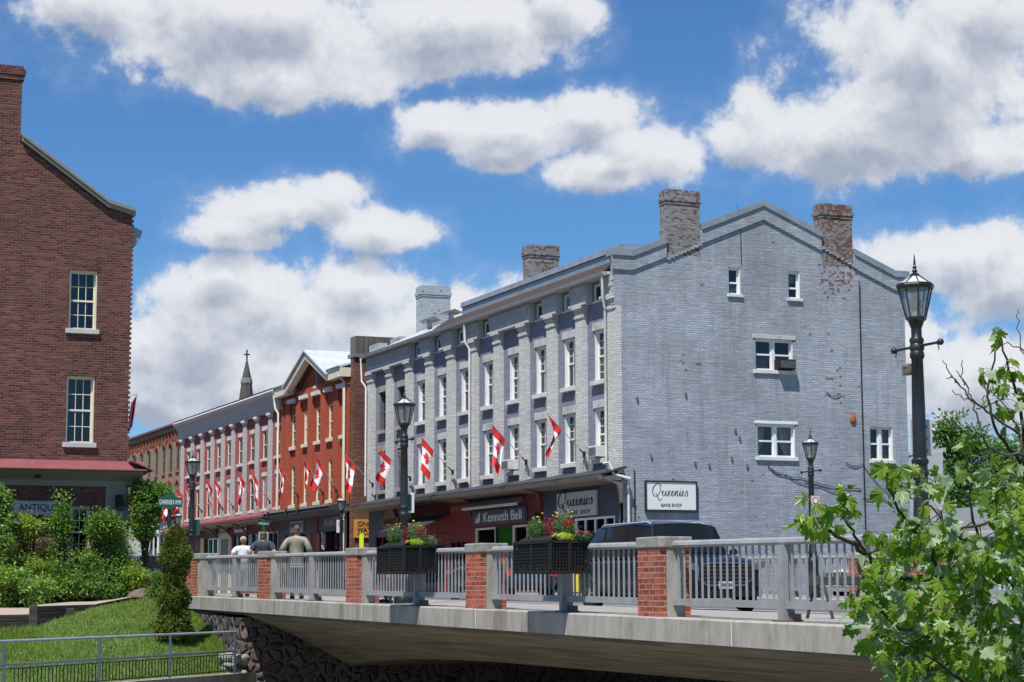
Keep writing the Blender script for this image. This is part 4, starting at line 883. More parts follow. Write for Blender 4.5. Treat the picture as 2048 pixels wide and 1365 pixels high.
text(s, 'ANTIQUES', 'E', LX, 9.42, 10.72, 3.02, .24, 'signink', w=-.066, bold=.008)
mb = MB()
for k in range(9): yy = 9.42+1.3*k/8.; mb.box(LX+.061, LX+.066, yy-.03, yy+.03, 2.892, 2.904); mb.box(LX+.061, LX+.066, yy-.03, yy+.03, 3.136, 3.148)
mb.build('serifs', MT['signink'], s)

# pale service building and street name signs at right, beyond the gable
s = thing('pale_building', 'pale grey flat roofed building beyond the grey gable wall', 'building', tuple(onD(1850, 1100, 100)[:2])+(0.,))
pa = onD(1800, 1000, 100); pb = onD(1888, 1000, 96); tp = onD(1850, 908, 98).z
mb = MB(); mb.prism([(pa.x, pa.y), (pb.x, pb.y), (pb.x-14, pb.y+5), (pa.x-14, pa.y+5)], 'z', 0, tp); mb.build('wall', M('pale_panel', (.50, .52, .56), .7, .06, .5), s)
mb = MB(); q = [(pa.x+.1, pa.y-.1), (pb.x+.1, pb.y+.12), (pb.x-14, pb.y+5.1), (pa.x-14, pa.y+5)]; mb.prism(q, 'z', tp, tp+.18); mb.build('roof_edge', MT['frieze'], s)
p3 = onD(1885, 1025, 95); p4 = onD(1990, 1025, 90); mb = MB(); t2 = onD(1900, 1018, 94).z; mb.prism([(p3.x, p3.y), (p4.x, p4.y), (p4.x-9, p4.y+4), (p3.x-9, p3.y+4)], 'z', 0, t2); mb.build('low_wing', M('pale_panel_low', (.42, .45, .5), .7, .08, .5), s)
mb = MB(); m0 = onD(1788, 900, 90); mb.box(m0.x-.02, m0.x+.02, m0.y-.3, m0.y+.3, m0.z-.3, m0.z-.12)
mb.build('side_window', MT['dark_glass'], s)
# ------------------------------------------------------------------ bridge and its railings
def dz(X): return .095-.0095*(X+25) if X > -56 else .39     # top of the kerb along the bridge
MT_ = MT
br = thing('bridge', 'concrete road bridge with board marked underside on a stone abutment', 'bridge', (-30, 12.6, 0))
BX0, BX1 = -53.4, -6.
xs = [BX0, -46, -38, -30, -22, -14, BX1]
def strip(mb, f, m=0):                                 # extrude a (y,z) section that follows the deck gradient
    rings = [[(x, y, z) for y, z in f(x)] for x in xs]; mb.loft(rings, m)
mb = MB(); strip(mb, lambda x: [(12.40, dz(x)-.33), (12.40, dz(x)-.02), (12.42, dz(x)), (13.3, dz(x)), (13.3, dz(x)-.33)]); mb.build('fascia', MT['conc'], br)
mb = MB()
for x in (-46.5, -37.6, -31.5, -22.6):
    mb.box(x-.007, x+.007, 12.394, 12.41, dz(x)-.325, dz(x)-.004)
mb.build('expansion_joint', MT['offwhite'], br)
AX = -46.9
def soff(x):
    return float(np.interp(x, [-47.5, -46.9, -45.6, -44.27, -42.9, -41.57, -39.4, -37.2, -20, -6], [-1.40, -1.34, -1.21, -1.12, -1.06, -1.02, -.98, -.96, -.95, -1.2]))
n = 40; top = []; mid = []; bot = []; bak = []
for i in range(n+1):
    x = AX-.4+(BX1-AX)*i/n; zb = soff(x); zt = dz(x)-.401
    top.append((x, 12.56, zt)); mid.append((x, 13.75, zt+(zb-zt)*.40)); bot.append((x, 15.17, zb)); bak.append((x, 26, zb-.02))
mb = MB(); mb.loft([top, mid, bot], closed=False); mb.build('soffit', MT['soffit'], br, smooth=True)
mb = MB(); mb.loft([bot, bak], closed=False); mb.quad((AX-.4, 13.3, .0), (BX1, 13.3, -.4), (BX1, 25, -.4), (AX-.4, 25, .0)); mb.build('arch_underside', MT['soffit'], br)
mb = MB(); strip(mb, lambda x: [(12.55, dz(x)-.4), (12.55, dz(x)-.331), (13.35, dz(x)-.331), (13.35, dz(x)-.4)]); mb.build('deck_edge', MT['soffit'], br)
# cobble stone abutment
def cobble(name):
    m, t, b = newmat(name); geo = t.a('ShaderNodeNewGeometry')
    wn = t.a('ShaderNodeTexNoise', {'Vector': geo.outputs['Position'], 'Scale': 2.5, 'Detail': 2.})
    wv = t.a('ShaderNodeVectorMath', {0: geo.outputs['Position'], 1: t.a('ShaderNodeVectorMath', {0: wn.outputs['Color'], 'Scale': .25}, operation='SCALE').outputs[0]}, operation='ADD')
    v = t.a('ShaderNodeTexVoronoi', {'Vector': wv.outputs[0], 'Scale': 3.6, 'Randomness': .9}, feature='DISTANCE_TO_EDGE'); v2 = t.a('ShaderNodeTexVoronoi', {'Vector': wv.outputs[0], 'Scale': 3.6, 'Randomness': .9}, feature='F1')
    s = t.a('ShaderNodeSeparateColor', {0: v2.outputs['Color']})
    c = t.mix(s.outputs[0], (.03, .03, .033), (.125, .10, .082)); c = t.mix(t.ss(s.outputs[1], .8, .95), c, (.13, .085, .075))
    nn = t.a('ShaderNodeTexNoise', {'Vector': geo.outputs['Position'], 'Scale': 14., 'Detail': 4.})
    mask = t.m('SUBTRACT', 1., t.ss(v.outputs[0], .025, .11))
    c = t.mix(mask, c, t.mix(nn.outputs[0], (.085, .08, .072), (.135, .127, .115)))
    t.l.new(c, b.inputs['Base Color']); b.inputs['Roughness'].default_value = .9
    bp = t.a('ShaderNodeBump', {'Height': t.ss(v.outputs[0], .0, .28), 'Distance': .14, 'Strength': 1.}); t.l.new(bp.outputs[0], b.inputs['Normal']); return m
MT['cobble'] = cobble('cobble_masonry')
ab = thing('stone_abutment', 'cobblestone abutment wall under the left end of the bridge', 'abutment', (AX, 12.5, -4))
cy, cz = onX(478, 1300, AX-.25)
mb = MB()
mb.prism([(12.45, -4.2), (30, -4.2), (30, -.16), (12.6, -.16), (12.45, -.16)], 'x', AX-1.6, AX)
mb.build('wall', MT['cobble'], ab)
mb = MB()                                               # wing wall running back up the bank
a1 = onY(382, 1216, 12.35); wing = [(AX-1.0, 12.5), (AX-.0, cy), (AX+.0, cy-.35), (AX-1.6, cy-.3), (a1[0], 12.1), (a1[0], 12.6)]
mb.prism([(AX-1.601, -4.2), (-53.4, -4.2), (-53.4, .02), (-52, .02), (AX-1.601, -.14)], 'y', 12.452, 12.8); mb.build('wing_wall', MT['cobble'], ab)
# deck, road and pavements
def slab(name, x0, x1, y0, y1, dzz, mat, th=.25, nx=14):
    mb = MB(); rings = []
    for i in range(nx+1):
        x = x0+(x1-x0)*i/nx; z = dz(x)+dzz; rings.append([(x, y0, z-th), (x, y0, z), (x, y1, z), (x, y1, z-th)])
    mb.loft(rings); return tag(mb.build(name, MT[mat]), kind='structure')
slab('sidewalk', -160, -6, 13.302, 15.6, .0, 'sidewalk')
slab('far_sidewalk', -160, -6, 24.0, 28.48, .0, 'sidewalk')
slab('road', -160, -6, 15.602, 23.998, -.14, 'asphalt')
tag(slab('lane_marking', -160, -6, 15.85, 15.97, -.134, 'paint_line', .003), kind='structure')
tag(slab('centre_marking', -160, -6, 19.75, 19.87, -.134, 'paint_line', .003), kind='structure')
tag(slab('far_marking', -160, -6, 23.6, 23.72, -.134, 'paint_line', .003), kind='structure')

# railing bay: pier spacing 6.7 m
PS = 6.70; PIER = .70; G = -.0095
def bay(label, L, npk, group):
    """one railing bay L long, built from its left end at the origin towards +X"""
    t_ = local(thing('bridge_railing', label, 'railing', (0, 0, 0), group)); OFF[t_.name] = (0, 0, 0)
    def zz(x): return G*x
    mb = MB(); prof = [(-.065, .98), (-.055, 1.02), (-.02, 1.045), (.02, 1.045), (.055, 1.02), (.065, .98), (.05, .95), (-.05, .95)]
    mb.loft([[(x, y, z+zz(x)) for y, z in prof] for x in (0, L)]); mb.build('handrail', MT['rail'], t_, smooth=True)
    mb = MB(); mb.loft([[(x, y, z+zz(x)) for y, z in ((-.045, .16), (.045, .16), (.045, .25), (-.045, .25))] for x in (0, L)]); mb.build('bottom_rail', MT['rail'], t_)
    xm = L/2
    mb = MB(); mb.box(xm-.055, xm+.055, -.10, .0, .02+zz(xm), .949+zz(xm)); mb.box(xm-.055, xm+.055, -.0, .13, .10+zz(xm), .949+zz(xm)) if False else None
    mb.box(xm-.03, xm+.03, -.0, .10, .02+zz(xm), .949+zz(xm)); mb.build('post', MT['rail'], t_)
    mb = MB(); mb.box(xm-.14, xm+.14, -.14, .16, zz(xm)+.003, .022+zz(xm)); mb.box(xm+.0, xm+.12, -.0, .14, .0225+zz(xm), .1+zz(xm)); mb.build('base_plate', MT['gutter_brown'], t_)
    pk_ = None
    for h in (0, 1):
        for i in range(npk):
            x = (L/2-.06)*(i+.55)/npk+h*(L/2+.06)
            if pk_ is None:
                mb = MB(); mb.box(-.017, .017, -.009, .009, .25, .951); pk_ = mb.build('picket', MT['rail'], t_); pk_.location = (x, 0, zz(x))
            else:
                c_ = pk_.copy(); COL.objects.link(c_); c_.parent = t_; c_.location = (x, 0, zz(x))
    return t_
def pier(label, W, D, H, group, lampwall=False):
    t_ = thing('brick_pier', label, 'pier', (0, 0, 0), group)
    return t_
near_pl = ['near rail bay beside the brick end wall and cedar', 'near rail bay behind which the people in white and navy stand'][:0]
PLX = [-25.42+PS*k for k in range(-4, 3)]        # left faces of the piers: -52.2(end wall) ... -12.0
def make_pier(X, Y, label, group, W=PIER, H=1.10, near=True):
    z = dz(X+W/2); t_ = thing('brick_pier', label, 'pier', (X+W/2, Y, z), group)
    mb = MB(); mb.box(X+.04, X+W, Y-.13, Y+.13, z, z+H-.16); mb.build('core', MT['conc'], t_)
    for s_ in (-1, 1):
        mb = MB(); y0, y1 = (Y-.24, Y-.131) if s_ < 0 else (Y+.131, Y+.24); mb.box(X, X+W-.02, y0, y1, z, z+H-.162); mb.build('brick_facing', MT['pier_brick'], t_)
    mb = MB(); mb.box(X-.02, X+W+.02, Y-.26, Y+.26, z+H-.16, z+H); mb.build('cap', MT['conc_cap'], t_, bevel=.02); return t_
YR = 12.70
pl = {1: 'near brick pier between the first and second railing bays from the cedar', 2: 'near brick pier left of the smaller looking planter box', 3: 'near brick pier between the two black planters', 4: 'near brick pier in front of the dark blue car', 5: 'near brick pier half hidden behind the maple leaves', 6: 'nearest brick pier, beyond the right side of the maple'}
for k in range(1, 7): make_pier(PLX[k] if k < 7 else 0, YR, pl[k], 'brick piers of the near bridge parapet') if k < 7 else None
# brick end wall
ew = thing('brick_end_wall', 'brick end wall of the bridge parapet beside the cedar', 'wall', (-52.4, YR, dz(-52.4)))
X = -53.3; W = 1.75; z = dz(-52.4)
mb = MB(); mb.box(X+W, X+W+.28, YR-.22, YR+.22, z-.02, z+.94); mb.build('concrete_post', MT['conc'], ew)
mb = MB(); mb.box(X, X+W-.001, YR-.24, YR+.24, z-.02, z+.939); mb.build('brick_panel', MT['pier_brick'], ew)
mb = MB(); mb.box(X-.05, X+W+.30, YR-.26, YR+.26, z+.941, z+1.10); mb.build('cap', MT['conc_cap'], ew, bevel=.02)
bl = {0: 'near railing bay beside the brick end wall', 1: 'near railing bay behind which the man in the tan jacket leans', 2: 'near railing bay carrying the left planter', 3: 'near railing bay carrying the right planter', 4: 'near railing bay in front of the dark car grille', 5: 'near railing bay behind the maple branches'}
proto = None
for k in range(0, 6):
    xa = PLX[k]+PIER if k else -51.25; xb = PLX[k+1]; L = xb-xa
    if k in (0, 1): proto = bay(bl[k], L, 17 if k else 16, 'railing bays of the near parapet')
    else: proto = copy_tree(proto); proto['label'] = bl[k]
    proto.location = (xa, YR, dz(xa))
# far parapet
YF = 26.3; FX_ = [-55.0+PS*k for k in range(0, 7)]
fl_ = ['between the first two far piers', 'directly behind the dark car roof', 'seen through pickets right of the dark car', 'behind the white car', 'behind the maple leaves', 'nearest the right edge']
for k in range(1, 7):
    make_pier(FX_[k], YF, ['', 'far brick pier hidden behind the planter bays', 'far brick pier beside the far street lamp by the gable', 'far brick pier behind the white car', 'far brick pier behind the maple', 'second far brick pier behind the maple', 'third far brick pier behind the maple'][k], 'brick piers of the far bridge parapet')
    c_ = copy_tree(proto); c_['label'] = 'far railing bay '+fl_[k-1]; c_['group'] = 'railing bays of the far parapet'; xa = FX_[k-1]+PIER; c_.location = (xa, YF, dz(xa))

# ------------------------------------------------------------------ street lamps
def street_lamp(label, group):
    t_ = local(thing('street_lamp', label, 'street lamp', (0, 0, 0), group))
    mb = MB(); mb.lathe([(.20, 0), (.20, .12), (.17, .16), (.17, .45), (.185, .5), (.185, .55), (.15, .62), (.135, .9), (.15, .94), (.15, .99), (.12, 1.03), (.105, 1.12), (.115, 1.15), (.115, 1.22), (.098, 1.26), (.088, 1.5)], n=18); mb.build('base', MT['black'], t_, smooth=True)
    mb = MB(); mb.lathe([(.087, 1.5), (.085, 1.78), (.10, 1.80), (.10, 1.84), (.085, 1.86), (.085, 1.92), (.10, 1.94), (.10, 1.98), (.082, 2.0), (.078, 2.6), (.068, 3.2), (.082, 3.22), (.088, 3.25), (.082, 3.28), (.075, 3.30), (.088, 3.33), (.088, 3.36), (.075, 3.39), (.085, 3.42), (.085, 3.45), (.062, 3.48), (.062, 3.58), (.10, 3.68)], n=18); mb.build('post', MT['black'], t_, smooth=True)
    mb = MB(); mb.tube([(-.46, 0, 3.36), (.46, 0, 3.36)], .017, 8)
    for s_ in (-1, 1):
        mb.ball((s_*.48, 0, 3.36), .042, 10); mb.tube([(s_*.42, 0, 3.34), (s_*.45, 0, 3.28), (s_*.42, 0, 3.25), (s_*.40, 0, 3.28)], .007, 5)
    mb.build('crossbar', MT['black'], t_, smooth=True)
    n = 8; r0, r1, zb, zt = .115, .205, 3.70, 4.10
    def rp(r, z, k, ph=.3927): a = 6.2831853*k/n+ph; return (r*math.cos(a), r*math.sin(a), z)
    mb = MB(); mb.lathe([(.10, 3.67), (.125, 3.69), (.125, 3.72), (.10, 3.72)], n=n, ph=.3927)
    for k in range(n): mb.tube([rp(r0, zb, k), rp(r1, zt, k)], .0095, 5)
    mb.lathe([(r1-.025, zt-.035), (r1+.012, zt-.035), (r1+.022, zt), (r1+.012, zt+.03), (r1-.015, zt+.03)], n=n, ph=.3927)
    for k in range(n): mb.tube([rp(r1, zt+.02, k), rp(.05, 4.235, k)], .008, 5)
    ln = mb.build('lantern', MT['black'], t_)
    mb = MB()
    for k in range(n): mb.add([rp(r0-.006, zb+.02, k), rp(r0-.006, zb+.02, k+1), rp(r1-.01, zt-.03, k+1), rp(r1-.01, zt-.03, k)], [(0, 1, 2, 3)])
    mb.build('glass_panels', MT['lampglass'], ln)
    mb = MB(); mb.lathe([(r1-.01, zt+.025), (.045, 4.23)], n=n, ph=.3927); mb.build('roof_panels', MT['silver_roof'], ln)
    mb = MB(); mb.lathe([(.06, 3.72), (.055, 3.80), (.045, 3.81), (.07, 3.84), (.07, 3.92), (.045, 3.95), (.045, 4.02)], n=12); mb.build('lamp_unit', MT['frost'], ln, smooth=True)
    mb = MB(); mb.lathe([(.055, 4.225), (.06, 4.24), (.045, 4.255), (.022, 4.27), (.035, 4.29), (.022, 4.305), (.018, 4.32), (.03, 4.335), (.016, 4.35), (.014, 4.39), (.003, 4.50)], n=12); mb.build('finial', MT['black'], ln, smooth=True)
    mb = MB(); mb.box(-.26, -.10, -.05, .05, 3.03, 3.16); mb.box(-.11, -.06, -.03, .03, 3.05, 3.12); mb.lathe([(.07, 0), (.05, .05)], (-.18, -.0, 3.12), 10); mb.build('camera_box', MT['gutter_brown'], t_, bevel=.015); return t_
SC = 1.0
l1 = street_lamp('tall black street lamp before the right edge of the grey gable', 'street lamps on the near sidewalk')
X1, Z1 = onY(1838, 506, 13.35); l1.location = (X1-.1, 13.35, dz(X1)); l1.scale = (1, 1, (Z1-dz(X1))/4.5)
X2, Z2 = onY(809, 772, 13.35); l2 = dup(l1, (X2, 13.35, dz(X2)), 'black street lamp rising behind the left planter box'); l2.scale.z = (Z2-dz(X2))/4.5
X3, Z3 = onY(386, 899, 13.35); l3 = dup(l1, (X3, 13.35, .38), 'black street lamp above the brick end wall'); l3.scale.z = (Z3-.38)/4.5
for k, (px_, py_, lab) in enumerate(((1620, 858, 'far black street lamp in front of the grey gable wall'), (683, 985, 'far black street lamp in front of the orange building'), (357, 1018, 'farthest black street lamp by the tan building shops'))):
    X, Z = onY(px_, py_, 26.0); c_ = dup(l1, (X, 26., dz(X)), lab, 'street lamps on the far sidewalk'); c_.scale = (.95, .95, (Z-dz(X))/4.5)
# plates fixed to the lamps
def post_sign(name, label, cat, X, Y, z0, z1, w, mat, side='E', off=.12, yo=0., txt=None, tm='signink', group=None):
    s = thing(name, label, cat, (X, Y, z0), group); mb = MB(); mb.box(X+off, X+off+.02, Y+yo-w/2, Y+yo+w/2, z0, z1) if side == 'E' else mb.box(X-w/2, X+w/2, Y-off-.02, Y-off, z0, z1)
    mb.build('plate', MT[mat], s, bevel=.006); mb = MB(); mb.box(X-.11, X+off, Y-.02, Y+.02, (z0+z1)/2-.02, (z0+z1)/2+.02) if side == 'E' else mb.box(X-.02, X+.02, Y-off, Y+.05, (z0+z1)/2-.02, (z0+z1)/2+.02); mb.build('clamp', MT['black'], s); return s
s = post_sign('lamp_sign', 'pale plate with dark symbols behind the tall right lamp post', 'sign', X1-.1, 13.35, 2.02, 2.45, .30, 'signgrey', 'E', -.12, .10)
mb = MB()
for k in range(5): mb.ball((X1-.1-.115+.02, 13.35+.16-.02*(k % 2), 2.08+k*.07), (.012, .018, .03), 6)
mb.build('symbols', MT['signink'], s)
s = post_sign('lamp_sign', 'narrow green and white plate on the lamp behind the left planter', 'sign', X2, 13.35, 2.02, 2.42, .16, 'signwhite', 'E', -.05, .15)
mb = MB(); mb.box(X2-.029, X2-.024, 13.44, 13.52, 2.06, 2.38); mb.build('green_band', MT['signgreen'], s)
post_sign('lamp_sign', 'small green plate on the lamp above the brick end wall', 'sign', X3, 13.35, 2.05, 2.5, .2, 'signgreen', 'E', -.05, .14)
s = post_sign('no_parking_sign', 'small white no parking sign on the far lamp by the orange building', 'sign', onY(683, 985, 26)[0]-.25, 26., 2.95, 3.5, .34, 'signwhite', 'E', .12)
xx = onY(683, 985, 26)[0]-.25+.14
mb = MB(); mb.lathe([(.11, 0), (.11, .006)], (xx, 26., 3.32), 14, ax='x'); mb.lathe([(.075, .006), (.075, .010)], (xx, 26, 3.32), 14, 1, ax='x'); mb.build('red_ring', [MT['flag_red'], MT['signwhite']], s)
s = post_sign('no_parking_sign', 'small white no parking sign on the far lamp at the gable', 'sign', onY(1622, 858, 26)[0], 26., 2.42, 2.78, .24, 'signgrey', 'E', .12)
mb = MB(); xx = onY(1622, 858, 26)[0]+.14; mb.lathe([(.09, 0), (.09, .006)], (xx, 26., 2.66), 14, ax='x'); mb.lathe([(.06, .006), (.06, .010)], (xx, 26, 2.66), 14, 1, ax='x'); mb.build('red_ring', [MT['flag_red'], MT['signwhite']], s)
# river name sign on its post
p = onD(340, 1005, 61); s = thing('river_sign', 'green sign reading GANARASKA RIVER on a black post behind the cedar', 'sign', (p.x, p.y, .2))
a = onD(314, 1000, 61); b = onD(367, 1012, 61); ya, yb = a.y, b.y
mb = MB(); hh = .30; zc = p.z; pts = [(ya, zc-hh/2+.03), (ya+.03, zc-hh/2), (p.y-.12, zc-hh/2), (p.y-.08, zc-hh/2-.07), (p.y+.08, zc-hh/2-.07), (p.y+.12, zc-hh/2), (yb-.03, zc-hh/2), (yb, zc-hh/2+.03), (yb, zc+hh/2-.03), (yb-.03, zc+hh/2), (p.y+.2, zc+hh/2), (p.y+.12, zc+hh/2+.11), (p.y-.12, zc+hh/2+.11), (p.y-.2, zc+hh/2), (ya+.03, zc+hh/2), (ya, zc+hh/2-.03)]
mb.prism(pts, 'x', p.x-.02, p.x+.02); mb.build('plate', MT['signgreen'], s)
wq = yb-ya; text(s, 'GANARASKA', 'E', p.x+.02, ya+wq*.05, ya+wq*.66, zc, .15, 'signwhite', w=-.004); text(s, 'RIVER', 'E', p.x+.02, ya+wq*.71, ya+wq*.95, zc, .13, 'signwhite', w=-.004)
mb = MB(); mb.tube([(p.x-.06, p.y, 0), (p.x-.06, p.y, zc-.1)], .06, 10); mb.build('post', MT['black'], s, smooth=True)
p = onD(527, 1047, 80); s = thing('street_name_sign', 'green street name sign between the two buildings seen over the navy shirt man', 'sign', (p.x, p.y, .3)); 
s['label'] = 'small green street name sign above the man in the navy shirt'
mb = MB(); mb.prism([(p.y-.27, p.z-.08), (p.y+.27, p.z-.08), (p.y+.27, p.z+.06), (p.y+.1, p.z+.08), (p.y, p.z+.15), (p.y-.1, p.z+.08), (p.y-.27, p.z+.06)], 'x', p.x-.015, p.x+.015); mb.build('plate', MT['signgreen'], s)
text(s, 'Walton', 'E', p.x+.015, p.y-.2, p.y+.2, p.z-.01, .09, 'signwhite', w=-.004)
mb = MB(); mb.box(p.x-.03, p.x+.03, p.y-.06, p.y+.06, p.z-.28, p.z-.1); mb.tube([(p.x-.05, p.y, .2), (p.x-.05, p.y, p.z-.1)], .035, 8); mb.build('post', MT['signgreen'], s)
mb = MB(); mb.box(p.x-.0, p.x+.02, p.y-.19, p.y+.19, p.z-.85, p.z-.35); mb.box(p.x+.021, p.x+.026, p.y-.16, p.y+.16, p.z-.82, p.z-.38, 1); mb.build('lower_plate', [MT['signwhite'], MT['signgreen']], s)
X, Z = onY(722, 1068, 24.5); s = thing('marker_post', 'fluorescent yellow marker strip under the ochre one way sign', 'marker', (X, 24.5, .2)); mb = MB(); mb.box(X-.03, X+.03, 24.44, 24.6, 1.0, Z); mb.build('strip', MT['neon'], s); mb = MB(); mb.box(X-.06, X-.031, 24.48, 24.56, .2, Z-.2); mb.build('post', MT['lead'], s)
X, Z = onY(1105, 1160, 23.8); s = thing('bollard', 'yellow bollard seen through the pickets under the right planter', 'bollard', (X, 24.6, dz(X))); mb = MB(); mb.lathe([(.13, 0), (.13, .75), (.09, .85), (.02, .88)], (X, 24.6, dz(X)), 12); mb.build('post', M('yellow_paint', (.6, .5, .05), .5, .1, 3), s, smooth=True); mb = MB(); mb.lathe([(.17, 0), (.17, .04)], (X, 24.6, dz(X)), 12); mb.build('base', MT['black'], s)
# ------------------------------------------------------------------ land and water
def V3(x, y, d): return onD(x, y, d)
bots = [Vector((-24., -14., -1.75)), V3(-140, 1400, 36.6), V3(0, 1386, 38.8), V3(200, 1369, 41.8), V3(342, 1358, 44.6), V3(440, 1351, 46.6), Vector((-46.95, 12.44, -1.47))]
tops = [Vector((-42., -16., -.3)), V3(-140, 1258, 51.3), V3(0, 1257, 52.6), V3(66, 1254, 53.0), V3(200, 1212, 55.5), V3(300, 1196, 56.5), Vector((-52.1, 12.44, .06))]
def bank(k, q):
    i = min(int(k), len(bots)-2); f = k-i; b = bots[i].lerp(bots[i+1], f); t_ = tops[i].lerp(tops[i+1], f); p = b.lerp(t_, q)
    p.z = b.z+(t_.z-b.z)*(q**.85)+.05*math.sin(k*3+q*5)*q*(1-q); return p
mb = MB(); NK, NQ = 48, 16; rows = [[tuple(bank(k*(len(bots)-1.0001)/NK, q/NQ)) for q in range(NQ+1)] for k in range(NK+1)]
mb.loft(rows, closed=False); tag(mb.build('grass_bank', MT['grass_ground'], smooth=True), kind='structure')
rb = random.Random(11); mb = MB()
for _ in range(42000):
    k = 1.0+rb.random()*(len(bots)-2.01); q = rb.random(); p = bank(k, q)
    h = rb.uniform(.035, .10)*(1.5 if rb.random() < .12 else 1); a = rb.uniform(0, 6.28); wd = rb.uniform(.008, .016); lx, ly = math.cos(a)*wd, math.sin(a)*wd; tx, ty = rb.uniform(-.04, .04), rb.uniform(-.04, .04)
    mb.add([(p.x-lx, p.y-ly, p.z-.01), (p.x+lx, p.y+ly, p.z-.01), (p.x+tx, p.y+ty, p.z+h)], [(0, 1, 2)])
tag(mb.build('grass', leafmat('grass_blades', (.08, .15, .018), (.22, .30, .05), transl=.3, scale=.7), fix=False), 'short green grass growing on the sloping bank', 'grass', kind='stuff')
pn = [V3(-160, 1234, 51.0), V3(64, 1229, 53.2), V3(66, 1213, 53.6), V3(190, 1209, 55.6), V3(262, 1195, 58.0)]
pb_ = [V3(-160, 1219, 55.0), V3(30, 1213.5, 58.0), V3(60, 1209, 59.5), V3(180, 1200, 61.0), V3(262, 1190.5, 62.5)]
mb = MB(); mb.loft([[tuple(a), tuple(b)] for a, b in zip(pn, pb_)], closed=False); a, b = pn[0], pb_[0]; mb.quad(tuple(a), tuple(b), (-48, -16, -.1), (-42, -16, -.3)); tag(mb.build('path', MT['path']), kind='structure')
mb = MB(); bz = .02
mb.add([tuple(p) for p in pb_]+[(-61.9, 13.0, .2), (-61.9, 2, .05), (-61.9, -16, 0), (-48, -16, -.1)], [(0, 1, 2, 3, 4, 5, 6, 7, 8)])
mb.add([tuple(tops[5]), tuple(tops[6]), (-53.3, 12.5, .2), (-56.5, 13.3, .36), (-62, 13.3, .36), tuple(pb_[4]), tuple(pn[4])], [(0, 1, 2, 3, 4, 5, 6)])
tag(mb.build('planting_soil', MT['soil'], fix=False), kind='structure')
mb = MB()
mb.box(-900, -61.9, -600, 13.29, -.3, .1); mb.box(-900, -46.2, 28.49, 800, -.6, .12); mb.box(-900, -160.01, 13.30, 28.48, -.3, .1)
mb.box(-11.5, 600, -600, 12.3, -4.5, -1.25); mb.box(-11.5, 600, 29.0, 800, -4.5, -.3); mb.box(-6, 600, 12.31, 28.99, -4.5, -.2)
tag(mb.build('ground', MT['grass_ground']), kind='structure')
mb = MB(); mb.box(-900, -6, -600, 800, -4.6, -4.3); tag(mb.build('riverbed', M('limestone_riverbed', (.20, .18, .14), .8, .3, .8)), kind='structure')
mb = MB(); mb.box(-59, -49.5, 28.6, 60, .08, .15); tag(mb.build('side_street', MT['asphalt']), kind='structure')
# river wall with the pipe fence on it
rw = thing('river_wall', 'low concrete river wall carrying the pipe fence', 'wall', (-44, 9, -4)); mb = MB()
q = [(p.x, p.y, p.z) for p in bots]; dirv = Vector((bots[-1]-bots[2])[:2]+(0,)).normalized(); nrm = Vector((dirv.y, -dirv.x, 0)); nrm = nrm if nrm.x > 0 else -nrm
ends = list(q); e = bots[-1]+dirv*.45; ends.append((e.x, e.y, e.z-.02))
mb.loft([[(x-nrm.x*.12, y-nrm.y*.12, -4.3), (x-nrm.x*.12, y-nrm.y*.12, z+.03), (x+nrm.x*.30, y+nrm.y*.30, z+.03), (x+nrm.x*.30, y+nrm.y*.30, -4.3)] for x, y, z in ends]); mb.build('wall', MT['conc'], rw)
rk = MB(); rr = random.Random(3)
for i in range(30):
    p = V3(455+rr.uniform(-12, 38), 1318+rr.uniform(-6, 28), 47.4+rr.uniform(-.3, .3)); rk.ball(tuple(p), (rr.uniform(.07, .13), rr.uniform(.08, .16), rr.uniform(.06, .11)), 12)
tag(rk.build('stone_pile', MT['conc_cap'], org=tuple(V3(470, 1335, 47.4))), 'rough pale stones mortared at the end of the river wall', 'stones')
pf = thing('pipe_fence', 'pale pipe fence with black pickets along the river wall', 'fence', tuple(bots[2]))
A1 = V3(-160, 1290, 36.6); B1 = V3(472, 1264, 47.0); A2 = V3(-160, 1342, 36.6); B2 = V3(472, 1302.5, 47.0)
mb = MB(); mb.tube([A1, B1], .028, 8); mb.build('top_rail', MT['pipe'], pf, smooth=True); mb = MB(); mb.tube([A2, B2], .026, 8); mb.build('middle_rail', MT['pipe'], pf, smooth=True)
Lf = (B1-A1).length
def fp_(q): return A1.lerp(B1, q)
def wt(q):
    p = fp_(q); best = min(range(len(bots)-1), key=lambda i: min((bots[i]-p).length, (bots[i+1]-p).length)); a, b = bots[1], bots[-1]; return a.z+(b.z-a.z)*q+.03
for xpx in (-95, 8, 200, 341, 470.5):
    lo_, hi = 0., 1.
    for _ in range(40):
        m_ = (lo_+hi)/2; p = fp_(m_); v = np.array([p.x, p.y, p.z-EZ]); xx = 1024+FPX*(v@_R)/(v@_F)
        if xx < xpx: lo_ = m_
        else: hi = m_
    p = fp_(lo_); mb = MB(); mb.tube([(p.x, p.y, p.z), (p.x, p.y, wt(lo_)-.02)], .030, 8); mb.build('post', MT['pipe'], pf, smooth=True)
mb = MB(); npk = int(Lf/.125); base = None
l1_ = A2-Vector((0, 0, .07)); l2_ = B2-Vector((0, 0, .07)); mb.tube([l1_, l2_], .012, 5)
k1 = Vector((A1.x, A1.y, wt(0)+.06)); k2 = Vector((B1.x, B1.y, wt(1)+.06)); mb.tube([k1, k2], .012, 5); mb.build('infill_rail', MT['black'], pf)
